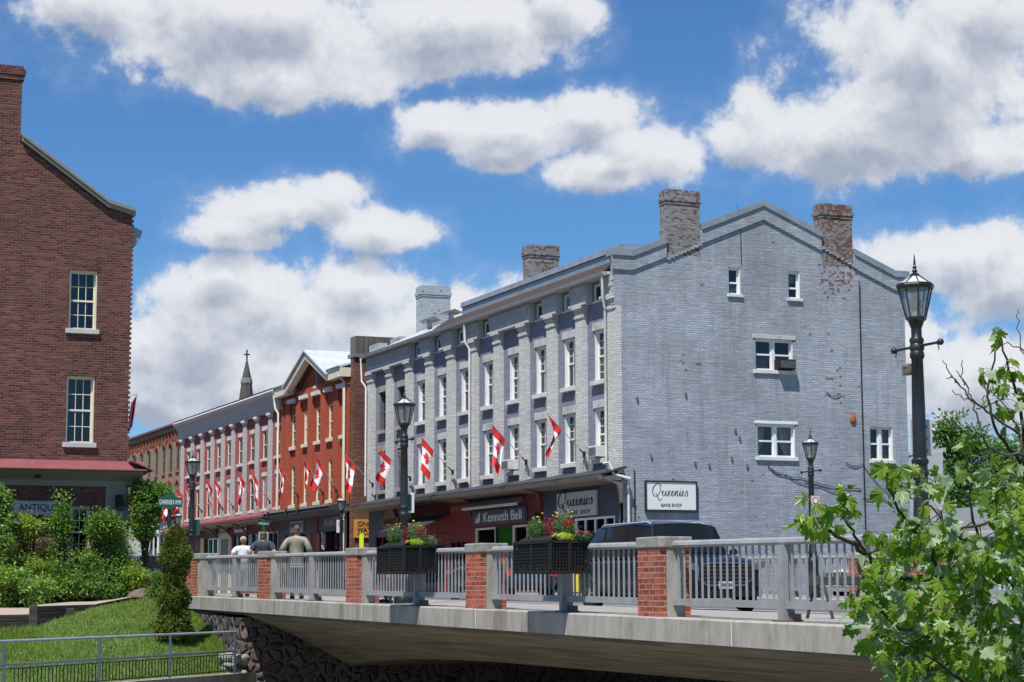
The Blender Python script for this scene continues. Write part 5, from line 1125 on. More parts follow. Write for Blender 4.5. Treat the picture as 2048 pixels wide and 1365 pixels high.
for i in range(npk):
    q = (i+.5)/npk
    if q < .25: continue
    a = l1_.lerp(l2_, q); b = k1.lerp(k2, q)
    if base is None:
        m2 = MB(); m2.tube([(0, 0, 0), (0, 0, -1)], .0105, 5); base = m2.build('picket', MT['black'], pf); o = base
    else: o = base.copy(); COL.objects.link(o); o.parent = pf
    o.location = a-Vector(OFF[pf.name]); o.scale.z = a.z-b.z; base.data.transform(Matrix.Translation(Vector(OFF[pf.name]))) if o is base else None
# timber retaining wall in two steps
tw = thing('timber_wall', 'dark stepped timber retaining wall below the path', 'wall', tuple(V3(60, 1240, 53)))
def plank(name, p, q_, z0, z1, th=.12):
    d = (q_-p); d.z = 0; d.normalize(); n_ = Vector((d.y, -d.x, 0)); mb = MB()
    mb.loft([[tuple(p+Vector((0, 0, z0))), tuple(p+Vector((0, 0, z1))), tuple(p+n_*th+Vector((0, 0, z1))), tuple(p+n_*th+Vector((0, 0, z0)))], [tuple(q_+Vector((0, 0, z0))), tuple(q_+Vector((0, 0, z1))), tuple(q_+n_*th+Vector((0, 0, z1))), tuple(q_+n_*th+Vector((0, 0, z0)))]])
    mb.build(name, MT['timber'], tw, bevel=.012)
for j in range(3): plank('plank', pn[0], pn[1], -.02-.17*(j+1)+.012, -.02-.17*j, .12+.006*j)
for j in range(4): plank('plank', pn[2]-Vector((0, 0, 0)), pn[3], .0-.17*(j+1)+.012, .0-.17*j, .11+.006*j)
for px_, a, b in ((66, 1211, 1262), (140, 1218, 1250), (-60, 1232, 1262)):
    p = V3(px_, a, 52.9 if px_ < 100 else 54.3); zb = V3(px_, b, 52.9 if px_ < 100 else 54.3).z; mb = MB(); mb.box(p.x-.0, p.x+.14, p.y-.10, p.y+.10, zb-.1, p.z+.015); mb.build('post', MT['timber'], tw, bevel=.012)

# ------------------------------------------------------------------ plants
def leaf_mesh(centers, ln, wd, rnd, up=.35, mat=None, flat=None):
    """centers: list of (point, outward dir); each leaf is a folded pointed blade of two quads"""
    mb = MB()
    for p, o in centers:
        d = Vector((rnd.gauss(0, 1), rnd.gauss(0, 1), rnd.gauss(0, .7))).normalized()+Vector(o)*.7; d.normalize()
        n = Vector((rnd.gauss(0, .6), rnd.gauss(0, .6), up*2+rnd.gauss(0, .5))); s = d.cross(n)
        if s.length < 1e-3: continue
        s.normalize(); n = s.cross(d); l = ln*rnd.uniform(.7, 1.3); w_ = wd*rnd.uniform(.7, 1.3)
        a = Vector(p); m_ = a+d*l*.5; b = a+d*l-n*l*.15
        mb.add([a, m_+s*w_*.5+n*w_*.18, b, m_-s*w_*.5+n*w_*.18], [(0, 1, 2), (0, 2, 3)])
    return mb
def clumps(c, r, n, cr, rnd, hollow=.55, low=-.9):
    out = []
    while len(out) < n:
        v = Vector((rnd.gauss(0, 1), rnd.gauss(0, 1), rnd.gauss(0, 1))).normalized()*rnd.uniform(hollow, 1.)
        if v.z < low: continue
        j = rnd.uniform(.8, 1.15)*(1.28 if rnd.random() < .16 else 1); out.append((Vector((c[0]+v.x*r[0]*j, c[1]+v.y*r[1]*j, c[2]+v.z*r[2]*j)), v, cr*rnd.uniform(.6, 1.35)))
    return out
def bush(name, label, cat, group, base, parts, mat, barkm, ln, wd, per, seed, ncl=40, cr=.25, trunk=None, stemr=.03, extra=None, twigs=True, crown='foliage', hollow=.5, up=.35):
    rnd = random.Random(seed); t_ = thing(name, label, cat, tuple(base), group); cen = []; st = MB()
    for c, r in parts:
        cl = clumps(c, r, ncl, cr, rnd, hollow)
        for p, v, q in cl:
            for _ in range(int(per*(q/cr)**2)):
                g_ = Vector((rnd.gauss(0, 1), rnd.gauss(0, 1), rnd.gauss(0, .75)))*q*.52; cen.append((p+g_, (g_.normalized()+v*.6)))
            if twigs and rnd.random() < .5:
                b = Vector(base)+Vector((rnd.uniform(-.2, .2), rnd.uniform(-.2, .2), 0)) if not trunk else Vector(trunk[min(len(trunk)-1, 1+int(rnd.random()*(len(trunk)-1)))])
                m_ = b.lerp(p, .55)+Vector((0, 0, .1*(p-b).length)); st.tube([b, m_, p], [stemr, stemr*.6, stemr*.25], 5)
    if trunk: st.tube([Vector(q) for q in trunk], [stemr*3.2*(1-.6*i/(len(trunk)-1)) for i in range(len(trunk))], 8)
    leaf_mesh(cen, ln, wd, rnd, up).build(crown, mat, t_, fix=False); st.build('trunk' if trunk else 'stems', barkm, t_, smooth=True)
    return t_
lm_green = leafmat('shrub_leaf', (.085, .17, .014), (.23, .36, .04), under=(.12, .2, .08))
lm_lime = leafmat('shrub_leaf_lime', (.14, .23, .015), (.38, .44, .04), under=(.2, .3, .08))
lm_mid = leafmat('shrub_leaf_mid', (.10, .20, .022), (.28, .42, .06), under=(.2, .3, .12))
lm_cedar = leafmat('cedar_leaf', (.045, .075, .010), (.17, .20, .03), transl=.2, rough=.6)
lm_tree = leafmat('street_tree_leaf', (.08, .18, .015), (.20, .34, .04), under=(.12, .2, .08))
lm_far = leafmat('far_tree_leaf', (.085, .16, .045), (.20, .31, .10), transl=.3)
def P(x, y, d): return V3(x, y, d)
def mk(label, base, parts, mat, seed, per=75, ncl=42, cr=.24, ln=.10, wd=.055):
    b = V3(*base); b.z = min(b.z, .15); ps = [(V3(x, y, d), (rx/68., rx/68.*.9, ry/68.)) for x, y, d, rx, ry in parts]
    return bush('shrub', label, 'shrub', 'shrubs in front of the antiques building', b, ps, mat, MT['darkbark'], ln, wd, per, seed, ncl, cr)
mk('bright green shrub at the far left reaching over the antiques sign', (10, 1212, 58.6), [(-8, 1128, 58.6, 58, 70), (-6, 1040, 58.6, 26, 40), (-14, 1005, 58.6, 20, 28)], lm_mid, 1, ln=.12, wd=.07)
mk('yellow tipped shrub just right of the antiques sign corner', (70, 1210, 59.3), [(66, 1126, 59.3, 56, 64), (46, 1056, 59.3, 28, 16), (70, 1165, 58.8, 50, 40)], lm_lime, 2)
mk('large dark green shrub under the small ground floor window', (130, 1206, 59.6), [(128, 1146, 59.6, 58, 58), (124, 1040, 59.6, 7, 34), (135, 1175, 59, 50, 34)], lm_green, 3)
mk('dense green shrub directly left of the olive corner pilaster', (190, 1202, 60.2), [(182, 1142, 60.2, 52, 60), (200, 1056, 60.2, 12, 26), (212, 1050, 60.2, 13, 14), (190, 1175, 59.6, 46, 34)], lm_green, 4, per=80)
mk('light green shrub at the right end, hiding the pilaster foot', (236, 1198, 60.6), [(228, 1135, 60.6, 38, 62), (222, 1070, 60.6, 18, 22), (232, 1175, 60.2, 34, 30)], lm_mid, 5)
mk('low pale leaved shrub spreading over the path edge', (40, 1216, 57.6), [(34, 1178, 57.6, 72, 36)], lm_mid, 6, ln=.13, wd=.08)
mk('small flowering shrub between the big shrubs and the parked cars', (268, 1190, 60.0), [(268, 1150, 60.0, 26, 30)], lm_lime, 7, ncl=22, cr=.18)
mk('low shrub beside the cedar, right of the parked cars', (316, 1198, 57.0), [(316, 1170, 57, 24, 28)], lm_green, 8, ncl=22, cr=.18)
# cedar column
rc = random.Random(21); cb = V3(345, 1284, 49.2); ce = thing('cedar_tree', 'narrow upright cedar at the left end of the bridge', 'tree', tuple(cb)); cen = []
zt = V3(350, 1064, 49.2).z
for _ in range(15500):
    q = rc.random(); a0 = rc.uniform(0, 6.28); z = cb.z+(zt-cb.z)*q*(1+.05*math.sin(a0*3)); rad = (.375*(1-.22*q)+.05*math.sin(q*19)+.06*math.sin(q*7+1)+.07*math.sin(q*41+a0*3)*math.sin(a0*4+q*9))*(min(1, (1-q)*7)**.5)*(min(1, .55+q*5)); a = a0; rr_ = rad*(1-.5*rc.random()**2.0)*(1+.10*math.sin(a*5+q*23))
    cen.append((Vector((cb.x+math.cos(a)*rr_, cb.y+math.sin(a)*rr_+.04*q, z+rc.uniform(-.05, .05))), Vector((math.cos(a)*.3, math.sin(a)*.3, .95))))
leaf_mesh(cen, .085, .04, rc, up=.1).build('crown', lm_cedar, ce, fix=False)
mb = MB(); mb.tube([cb-Vector((0, 0, .1)), cb+Vector((0, .02, 1.2)), cb+Vector((0, .04, 2.3))], [.06, .045, .02], 8)
for k in range(26):
    z = .2+2.1*k/26; a = k*2.4; mb.tube([cb+Vector((0, 0, z)), cb+Vector((math.cos(a)*.3, math.sin(a)*.3, z+.25))], [.014, .005], 4)
mb.build('trunk', MT['bark'], ce, smooth=True)
# street tree behind the antiques building corner
tb = V3(285, 1150, 62.); tb.z = .2
bush('street_tree', 'small leafy street tree between antiques building and river sign', 'tree', None, tb, [(V3(288, 1008, 62), (.42, .42, .5)), (V3(315, 985, 62), (.34, .36, .2)), (V3(284, 1052, 62), (.34, .34, .38)), (V3(281, 985, 62), (.3, .3, .25)), (V3(296, 1035, 62), (.3, .3, .25))], lm_tree, MT['darkbark'], .10, .065, 60, 31, 30, .2, trunk=[tb, tb+Vector((0, .05, .8)), tb+Vector((0, .1, 1.6)), tb+Vector((0, .15, 2.3))], stemr=.025, crown='crown')
# far trees at right
for k, (lab, b, ps, sd) in enumerate((('tall thin crowned tree behind the pale building, nearest to it', (1915, 1175, 120), [((1912, 945, 120), (1.3, 1.6, 2.9)), ((1908, 870, 120), (.8, 1, 1.0)), ((1935, 900, 120), (1, 1, .8)), ((1890, 1010, 120), (1.3, 1.3, 1.6))], 41),
        ('broad pale green tree right of the thin crowned one', (1985, 1175, 128), [((1985, 975, 128), (2.7, 2.4, 2.7)), ((1950, 1040, 128), (2.2, 2, 2.0)), ((2010, 920, 128), (1.6, 1.6, 1.4))], 42), ('wide far tree at the right edge behind the maple', (2050, 1175, 125), [((2050, 1000, 125), (2.4, 2.4, 2.4)), ((2075, 930, 125), (2, 2, 2))], 43), ('low dark tree behind the low pale wing', (1950, 1175, 112), [((1945, 1075, 112), (2.0, 1.8, 1.4)), ((1900, 1095, 112), (1.4, 1.8, 1.0)), ((2010, 1085, 112), (2.0, 1.8, 1.2))], 44))):
    bb = V3(*b); bb.z = .1; bush('broadleaf_tree', lab, 'tree', 'far trees beyond the river', bb, [(V3(*c), r) for c, r in ps], lm_far, MT['darkbark'], .30, .16, 62, sd, 26, .62, trunk=[bb, bb+Vector((0, 0, 2)), bb+Vector((.1, .1, 4)), V3(*ps[0][0])], stemr=.06, crown='crown', hollow=.25)

# ------------------------------------------------------------------ the near maple
rm = random.Random(77)
half = [(0, 1.0), (.10, .80), (.17, .83), (.16, .62), (.30, .70), (.36, .82), (.44, .68), (.62, .66), (.52, .50), (.60, .40), (.40, .26), (.46, .12), (.50, .02), (.28, .05), (.10, -.04)]
outl = half+[(-x, y) for x, y in half[::-1][:-1]]
mleaf = MB(); mpet = MB()
def maple_leaf(p, d, n, s):
    """one lobed maple leaf: blade plane spanned by d (tip) and side, gently folded and drooping"""
    d = d.normalized(); sd = d.cross(n).normalized(); n = sd.cross(d); fold = rm.uniform(-.1, 1.1); dr = rm.uniform(.3, 1.5); tw_ = rm.uniform(-.35, .35)
    vs = [p+d*s*.18]
    for x, y in outl:
        z = abs(x)*fold-(.16 if y > .5 else 0)*dr-(x*x+max(y-.1, 0)**2)*dr*.55+x*y*tw_; vs.append(p+sd*x*s*.86+d*y*s+n*z*s)
    k = len(outl); mleaf.add(vs, [(0, (i+1) % k+1, i+1) for i in range(k)])
limbs = {
 'A': [(2140, 1390, 10.2), (2050, 1290, 10.0), (1969, 1235, 9.8), (1917, 1190, 9.7), (1885, 1154, 9.6), (1865, 1115, 9.5), (1839, 1073, 9.4), (1804, 1031, 9.3), (1781, 992, 9.2), (1774, 945, 9.2)],
 'B': [(1885, 1160, 9.6), (1830, 1165, 9.4), (1790, 1150, 9.2), (1755, 1138, 9.1), (1735, 1112, 9.0), (1712, 1070, 8.9), (1690, 1040, 8.9), (1680, 1000, 8.9)],
 'C': [(1740, 1108, 9.0), (1700, 1085, 8.8), (1668, 1065, 8.7), (1640, 1050, 8.7), (1625, 1030, 8.7)],
 'D': [(1969, 1235, 9.8), (1930, 1260, 9.4), (1860, 1250, 9.2), (1800, 1260, 9.0), (1760, 1220, 8.9), (1725, 1215, 8.8)],
 'E': [(2140, 1420, 10.2), (2010, 1400, 9.6), (1940, 1370, 9.2), (1880, 1330, 9.0), (1820, 1290, 8.9), (1780, 1270, 8.9)],
 'F': [(2160, 1300, 10.4), (2060, 1200, 10.2), (2000, 1150, 10.2), (1960, 1090, 10.1), (1945, 1020, 10.0), (1935, 960, 10.), (1930, 910, 10.)],
 'G': [(2160, 1180, 10.6), (2090, 1050, 10.5), (2050, 940, 10.5), (2045, 830, 10.5), (2020, 740, 10.4), (2000, 665, 10.4)],
 'H': [(2050, 940, 10.5), (2020, 900, 10.4), (1985, 850, 10.3), (1975, 780, 10.3), (1990, 700, 10.3)],
 'J': [(2160, 1120, 10.4), (2060, 1060, 10.0), (2000, 1040, 9.8), (1960, 1050, 9.7), (1900, 1060, 9.6), (1860, 1010, 9.6)]}
bare = {'K': [(2100, 985, 10.4), (2048, 912, 10.2), (1990, 906, 10.0), (1966, 880, 9.9), (1955, 840, 9.9), (1940, 800, 9.9), (1915, 765, 9.8), (1897, 740, 9.8), (1886, 720, 9.8)],
 'L': [(2048, 912, 10.2), (2040, 868, 10.2), (1985, 832, 10.0), (1945, 800, 9.9), (1930, 770, 9.9), (1921, 745, 9.9), (1925, 720, 9.9)], 'M': [(1952, 822, 9.95), (1975, 795, 9.95), (1982, 772, 9.95)], 'N': [(1990, 906, 10.), (1960, 912, 9.9), (1930, 905, 9.9)], 'O': [(2048, 700, 10.2), (2020, 690, 10.2), (2000, 684, 10.2)], 'Q': [(2100, 760, 10.3), (2040, 700, 10.3), (2035, 640, 10.3), (2034, 620, 10.3)],
 'R': [(1915, 765, 9.8), (1905, 755, 9.8), (1892, 757, 9.8)], 'S': [(1940, 800, 9.9), (1920, 795, 9.9), (1905, 780, 9.9)], 'T': [(1930, 770, 9.9), (1918, 752, 9.9), (1916, 745, 9.9)], 'U': [(2040, 868, 10.2), (2000, 800, 10.1), (1960, 770, 10.1)]}
mp = thing('maple_tree', 'young maple tree leaning its branches in from the right edge', 'tree', (V3(2210, 1400, 10.6).x, V3(2210, 1400, 10.6).y, -1.25))
tb = V3(2210, 1400, 10.6); trunk = [Vector((tb.x, tb.y, -1.3)), Vector((tb.x, tb.y, -.6)), V3(2205, 1300, 10.6), V3(2195, 1100, 10.7), V3(2190, 900, 10.7), V3(2180, 700, 10.7), V3(2170, 450, 10.7)]
mb = MB(); mb.tube(trunk, [.11, .10, .09, .075, .06, .05, .03], 10); mb.build('trunk', MT['bark'], mp, smooth=True)
nodes = []
def limb(pts, r0, r1, lf, bark='bark'):
    P3 = [V3(*q) for q in pts]; f = []
    for a, b in zip(P3[:-1], P3[1:]):
        for k in range(4):
            f.append(a.lerp(b, k/4)+Vector((rm.gauss(0, .006), rm.gauss(0, .006), rm.gauss(0, .006))))
    f.append(P3[-1]); n_ = len(f); m_ = MB(); m_.tube(f, [r0+(r1-r0)*i/(n_-1) for i in range(n_)], 7); m_.build('branch', MT[bark], mp, smooth=True)
    if lf: nodes.extend(f)
for k, v in limbs.items(): limb(v, .016 if k in 'AG' else .011, .0045, True, 'darkbark')
for k, v in bare.items(): limb(v, .008 if k in 'KL' else .004, .002, False)
limb([(2185, 1000, 10.7), (2150, 960, 10.6), (2110, 985, 10.5), (2048, 912, 10.2)], .02, .012, False); limb([(2195, 1150, 10.7), (2160, 1120, 10.4)], .02, .011, False); limb([(2200, 1290, 10.6), (2160, 1300, 10.4)], .02, .012, False); limb([(2205, 1400, 10.6), (2140, 1390, 10.2)], .03, .016, False)
# leaf sprays: explicit ones at the sprig ends, random ones inside the leafy area
sprays = [(1625, 1015, 8.7, 30, 7), (1608, 1035, 8.7, 20, 4), (1635, 1050, 8.7, 25, 5), (1682, 990, 8.9, 28, 7), (1700, 1010, 8.9, 30, 7), (1665, 1040, 8.9, 22, 4), (1775, 935, 9.2, 22, 6), (1800, 950, 9.2, 35, 7), (1840, 955, 9.3, 35, 7), (1790, 985, 9.2, 40, 8), (1870, 965, 9.4, 30, 6), (1740, 1065, 9.0, 35, 7), (1760, 1090, 9.0, 35, 7),
 (1995, 670, 10.4, 22, 5), (1990, 745, 10.3, 28, 7), (2010, 735, 10.4, 25, 5), (2005, 800, 10.3, 30, 7), (2030, 780, 10.4, 30, 6), (2040, 850, 10.4, 30, 6), (1935, 880, 10., 26, 6), (1950, 930, 10., 40, 8), (1925, 930, 10., 28, 5), (1980, 960, 10., 35, 7), (1720, 1160, 8.9, 35, 7), (1700, 1200, 8.9, 20, 4), (1735, 1190, 8.9, 30, 6), (1715, 1235, 8.9, 25, 5), (1760, 1290, 8.9, 30, 7), (1790, 1310, 8.9, 35, 7), (1745, 1220, 8.9, 30, 6)]
poly = [(1775, 1095), (1810, 1040), (1850, 1020), (1905, 1020), (1945, 965), (2000, 970), (2040, 900), (2100, 900), (2150, 1000), (2150, 1420), (1880, 1420), (1790, 1340), (1750, 1290), (1730, 1220), (1725, 1150)]
def inside(x, y):
    c = False; n_ = len(poly)
    for i in range(n_):
        x1, y1 = poly[i]; x2, y2 = poly[(i+1) % n_]
        if (y1 > y) != (y2 > y) and x < (x2-x1)*(y-y1)/(y2-y1)+x1: c = not c
    return c
cnt = 0
while cnt < 215:
    x, y = rm.uniform(1690, 2150), rm.uniform(770, 1420)
    if not inside(x, y): continue
    if 1835 < x < 1915 and 1060 < y < 1130 and rm.random() < .75: continue
    if 1870 < x < 1960 and 1170 < y < 1225 and rm.random() < .4: continue
    sprays.append((x, y, rm.uniform(8.8, 10.6), 32, rm.choice((6, 7, 8, 9)))); cnt += 1
tw_ = MB()
sprays.sort(key=lambda s_: min((q-V3(*s_[:3])).length for q in nodes))
for (x, y, d, r, n_) in sprays:
    c = V3(x, y, d); nb = min(nodes, key=lambda q: (q-c).length); L_ = (nb-c).length
    if L_ > .02:
        m_ = nb.lerp(c, .5)+Vector((rm.gauss(0, .02), rm.gauss(0, .02), .04*L_)); tw_.tube([nb, m_, c], [.0036, .0026, .0016], 5); nodes.append(c); nodes.append(m_)
    for _ in range(n_):
        a = rm.uniform(0, 6.28); ro = r/FPX*d*rm.uniform(.15, 1.); off = _R*math.cos(a)*ro+_U*math.sin(a)*ro*.9-_F*rm.gauss(0, .07); p = c+Vector(off)
        dd = Vector((off[0], off[1], off[2])); dd = dd.normalized() if dd.length > 1e-4 else Vector((0, 0, -1))
        tip = (dd*.7+Vector((rm.gauss(0, .4), rm.gauss(0, .4), -1.1+rm.gauss(0, .35)))); nn = Vector((rm.gauss(.35, .6), rm.gauss(-.25, .65), rm.uniform(-.2, 1.1)))
        if rm.random() < .17: nn = -nn
        if nn.length < .1 or tip.length < .1: continue
        tw_.tube([c, c.lerp(p, .6)+Vector((0, 0, .01)), p], [.0015, .0012, .0010], 3); maple_leaf(p, tip, nn, rm.uniform(.038, .092))
mleaf.build('crown', leafmat('maple_leaf', (.062, .145, .012), (.24, .35, .04), under=(.32, .40, .27), rough=.4, spec=.45, transl=.4, scale=5), mp, fix=False)
tw_.build('twigs', MT['darkbark'], mp)
# ------------------------------------------------------------------ planters with flowers
MT['petal_y'] = M('yellow_petal', (.80, .62, .04), .6, .1, 20); MT['petal_r'] = M('red_petal', (.65, .03, .02), .6, .2, 20); MT['petal_m'] = M('magenta_petal', (.55, .03, .22), .6, .2, 20); MT['petal_p'] = M('pink_petal', (.7, .35, .5), .6, .2, 20)
lm_fl = leafmat('flower_leaf', (.06, .13, .04), (.16, .24, .10)); lm_lm = leafmat('lime_leaf', (.35, .45, .04), (.60, .62, .12)); lm_rd = leafmat('red_leaf', (.16, .015, .02), (.38, .03, .05))
def planter(lab, Xc, Yf, L, D, z0, z1, seed):
    rnd = random.Random(seed); X0 = Xc-L; t_ = thing('planter_box', lab, 'planter', (X0+L/2, Yf+D/2, z0), 'black planter boxes on the railing'); Y1 = Yf+D
    mb = MB(); b_ = .022
    for x in (X0, X0+L*.5, Xc):
        for y in (Yf, Y1): mb.box(x-b_, x+b_, y-b_, y+b_, z0, z1)
    for z in (z0, z1):
        for y in (Yf, Y1): mb.box(X0-b_, Xc+b_, y-b_*1.05, y+b_*1.05, z-b_, z+b_)
        for x in (X0, Xc): mb.box(x-b_*1.05, x+b_*1.05, Yf, Y1, z-b_*.98, z+b_*.98)
    mb.box(Xc-b_*1.02, Xc+b_*1.02, (Yf+Y1)/2-b_, (Yf+Y1)/2+b_, z0, z1); mb.build('frame', MT['blackplastic'], t_)
    mb = MB(); n_ = int(L/.05)
    for i in range(1, n_): x = X0+L*i/n_; mb.box(x-.004, x+.004, Yf-.004, Yf+.004, z0+.02, z1-.02)
    for i in range(1, int(D/.05)): y = Yf+D*i/int(D/.05); mb.box(Xc-.004, Xc+.004, y-.004, y+.004, z0+.02, z1-.02)
    for i in range(1, 9): z = z0+(z1-z0)*i/9; mb.box(X0, Xc, Yf-.006, Yf+.002, z-.004, z+.004); mb.box(Xc-.002, Xc+.006, Yf, Y1, z-.004, z+.004)
    mb.build('wire_mesh', M('wire', (.010, .010, .011), .7, .1, 5), t_)
    mb = MB(); mb.box(X0+.02, Xc-.03, Yf+.025, Y1-.02, z0+.02, z1+.01)
    mb.build('liner', MT['blackplastic'], t_)
    mb = MB()
    for i in range(60): x = rnd.uniform(X0+.05, Xc-.05); h = rnd.uniform(.0, .05); mb.box(x, x+.03, Yf+.012, Yf+.024, z0+.03, z0+.05+h)
    for i in range(30): y = rnd.uniform(Yf+.05, Y1-.05); mb.box(Xc-.029, Xc-.015, y, y+.03, z0+.03, z0+.05+rnd.uniform(0, .03))
    mb.build('moss_lining', M('dry_moss', (.16, .15, .06), .9, .4, 30), t_)
    mb = MB(); pts = []
    for i in range(9):
        q = i/8; pts.append([(X0+.03+(L-.08)*q, Yf+.03+.02*math.sin(i*2.1), z1+.02), (X0+.03+(L-.08)*q, Yf+.12, z1+.05+.05*abs(math.sin(i*1.7))), (X0+.03+(L-.08)*q, Yf+.26, z1+.02)])
    mb.loft(pts, closed=False); mb.build('loose_liner', MT['blackplastic'], t_)
    return t_, X0
def flowers(lab, cx, cy, cz, rx, ry, h, leaf, blooms, seed, n=1500, lsz=.035, cat='flowers'):
    rnd = random.Random(seed); t_ = thing('flowering_plant', lab, cat, (cx, cy, cz)); cen = []
    for _ in range(n):
        a = rnd.uniform(0, 6.28); q = rnd.random()**.6; z = rnd.random(); rr_ = (.55+.55*z)*q; cen.append((Vector((cx+math.cos(a)*rx*rr_, cy+math.sin(a)*ry*rr_, cz+h*z*(1.05-.45*q))), Vector((math.cos(a)*.3, math.sin(a)*.3, .7))))
    leaf_mesh(cen, lsz, lsz*.45, rnd, up=.3).build('foliage', leaf, t_, fix=False); st = MB()
    for _ in range(20):
        a = rnd.uniform(0, 6.28); st.tube([(cx+rnd.uniform(-.4, .4)*rx, cy+rnd.uniform(-.4, .4)*ry, cz-.02), (cx+math.cos(a)*rx*.7, cy+math.sin(a)*ry*.7, cz+h*.8)], [.004, .002], 4)
    st.build('stems', leaf, t_)
    for (col, cnt, s) in blooms:
        mb = MB()
        for _ in range(cnt):
            a = rnd.uniform(0, 6.28); q = rnd.random()**.5; p = Vector((cx+math.cos(a)*rx*q*.95, cy+math.sin(a)*ry*q*.95, cz+h*rnd.uniform(.72, 1.1)))
            for k in range(7):
                b = k*.9; d = Vector((math.cos(b)*.8-.0, math.sin(b)*.8, rnd.uniform(.1, .9))); e = d.cross(Vector((0, 0, 1))).normalized(); mb.add([p, p+d*s*.6+e*s*.35, p+d*s, p+d*s*.6-e*s*.35], [(0, 1, 2, 3)])
            mb.ball(tuple(p+Vector((0, 0, s*.15))), s*.42, 6)
        mb.build('blossoms', MT[col], t_, fix=False)
    return t_
def planter_set(xl, xc, xr, ytop, ybot, k, lab, wilt):
    Yf = 12.03; Xc, z0 = onY(xc, ybot, Yf); z1 = onY(xc, ytop, Yf)[1]; X0 = onY(xl, ybot, Yf)[0]; Y1 = onX(xr, ybot, Xc)[0]
    pl_, x0 = planter(lab, Xc, Yf, Xc-X0, Y1-Yf, z0, z1, k); D_ = Y1-Yf; L_ = Xc-X0
    nm = 'left' if k == 1 else 'right'; zz = z1+.02
    def at(x): return onY(x, ytop, Yf+D_*.5)[0]
    S = 1.
    sx = lambda f: X0+L_*f
    flowers('feathery green plant with yellow daisies in the %s planter' % nm, sx(.30), Yf+.18, zz, .26, .13, .38, lm_fl, [('petal_y', 9, .030)], 10+k, 1500)
    flowers('red leaved plant with red flowers in the middle of the %s planter' % nm, sx(.52), Yf+.30, zz, .20, .10, .33, lm_rd, [('petal_r', 12, .026)], 20+k, 500)
    flowers('yellow daisy plant at the back of the %s planter' % nm, sx(.70), Yf+D_-.22, zz, .30, .14, .42, lm_fl, [('petal_y', 11, .032)], 30+k, 1500)
    flowers('bright red geranium cluster at the end of the %s planter' % nm, sx(.9), Yf+D_*.62, zz, .15, .10, .28, lm_fl, [('petal_r', 24, .028)], 40+k, 400)
    flowers('lime leaved trailing plant on the corner of the %s planter' % nm, sx(.93), Yf+D_*.45, zz, .16, .20, .11, lm_lm, [('petal_p', 5, .02)], 50+k, 700, .04)
    flowers('magenta petunias spilling over the %s planter end' % nm, sx(.96), Yf+D_-.10, zz, .16, .18, .13 if k == 2 else .17, lm_fl, [('petal_m', 26 if k == 2 else 8, .026), ('petal_p', 8, .022)], 60+k, 500)
planter_set(756, 808, 871, 1093, 1145, 1, 'black wire planter box on the railing, left and farther one', 0)
planter_set(1030, 1101, 1176, 1083, 1144, 2, 'black wire planter box on the railing, right and nearer one', 0)

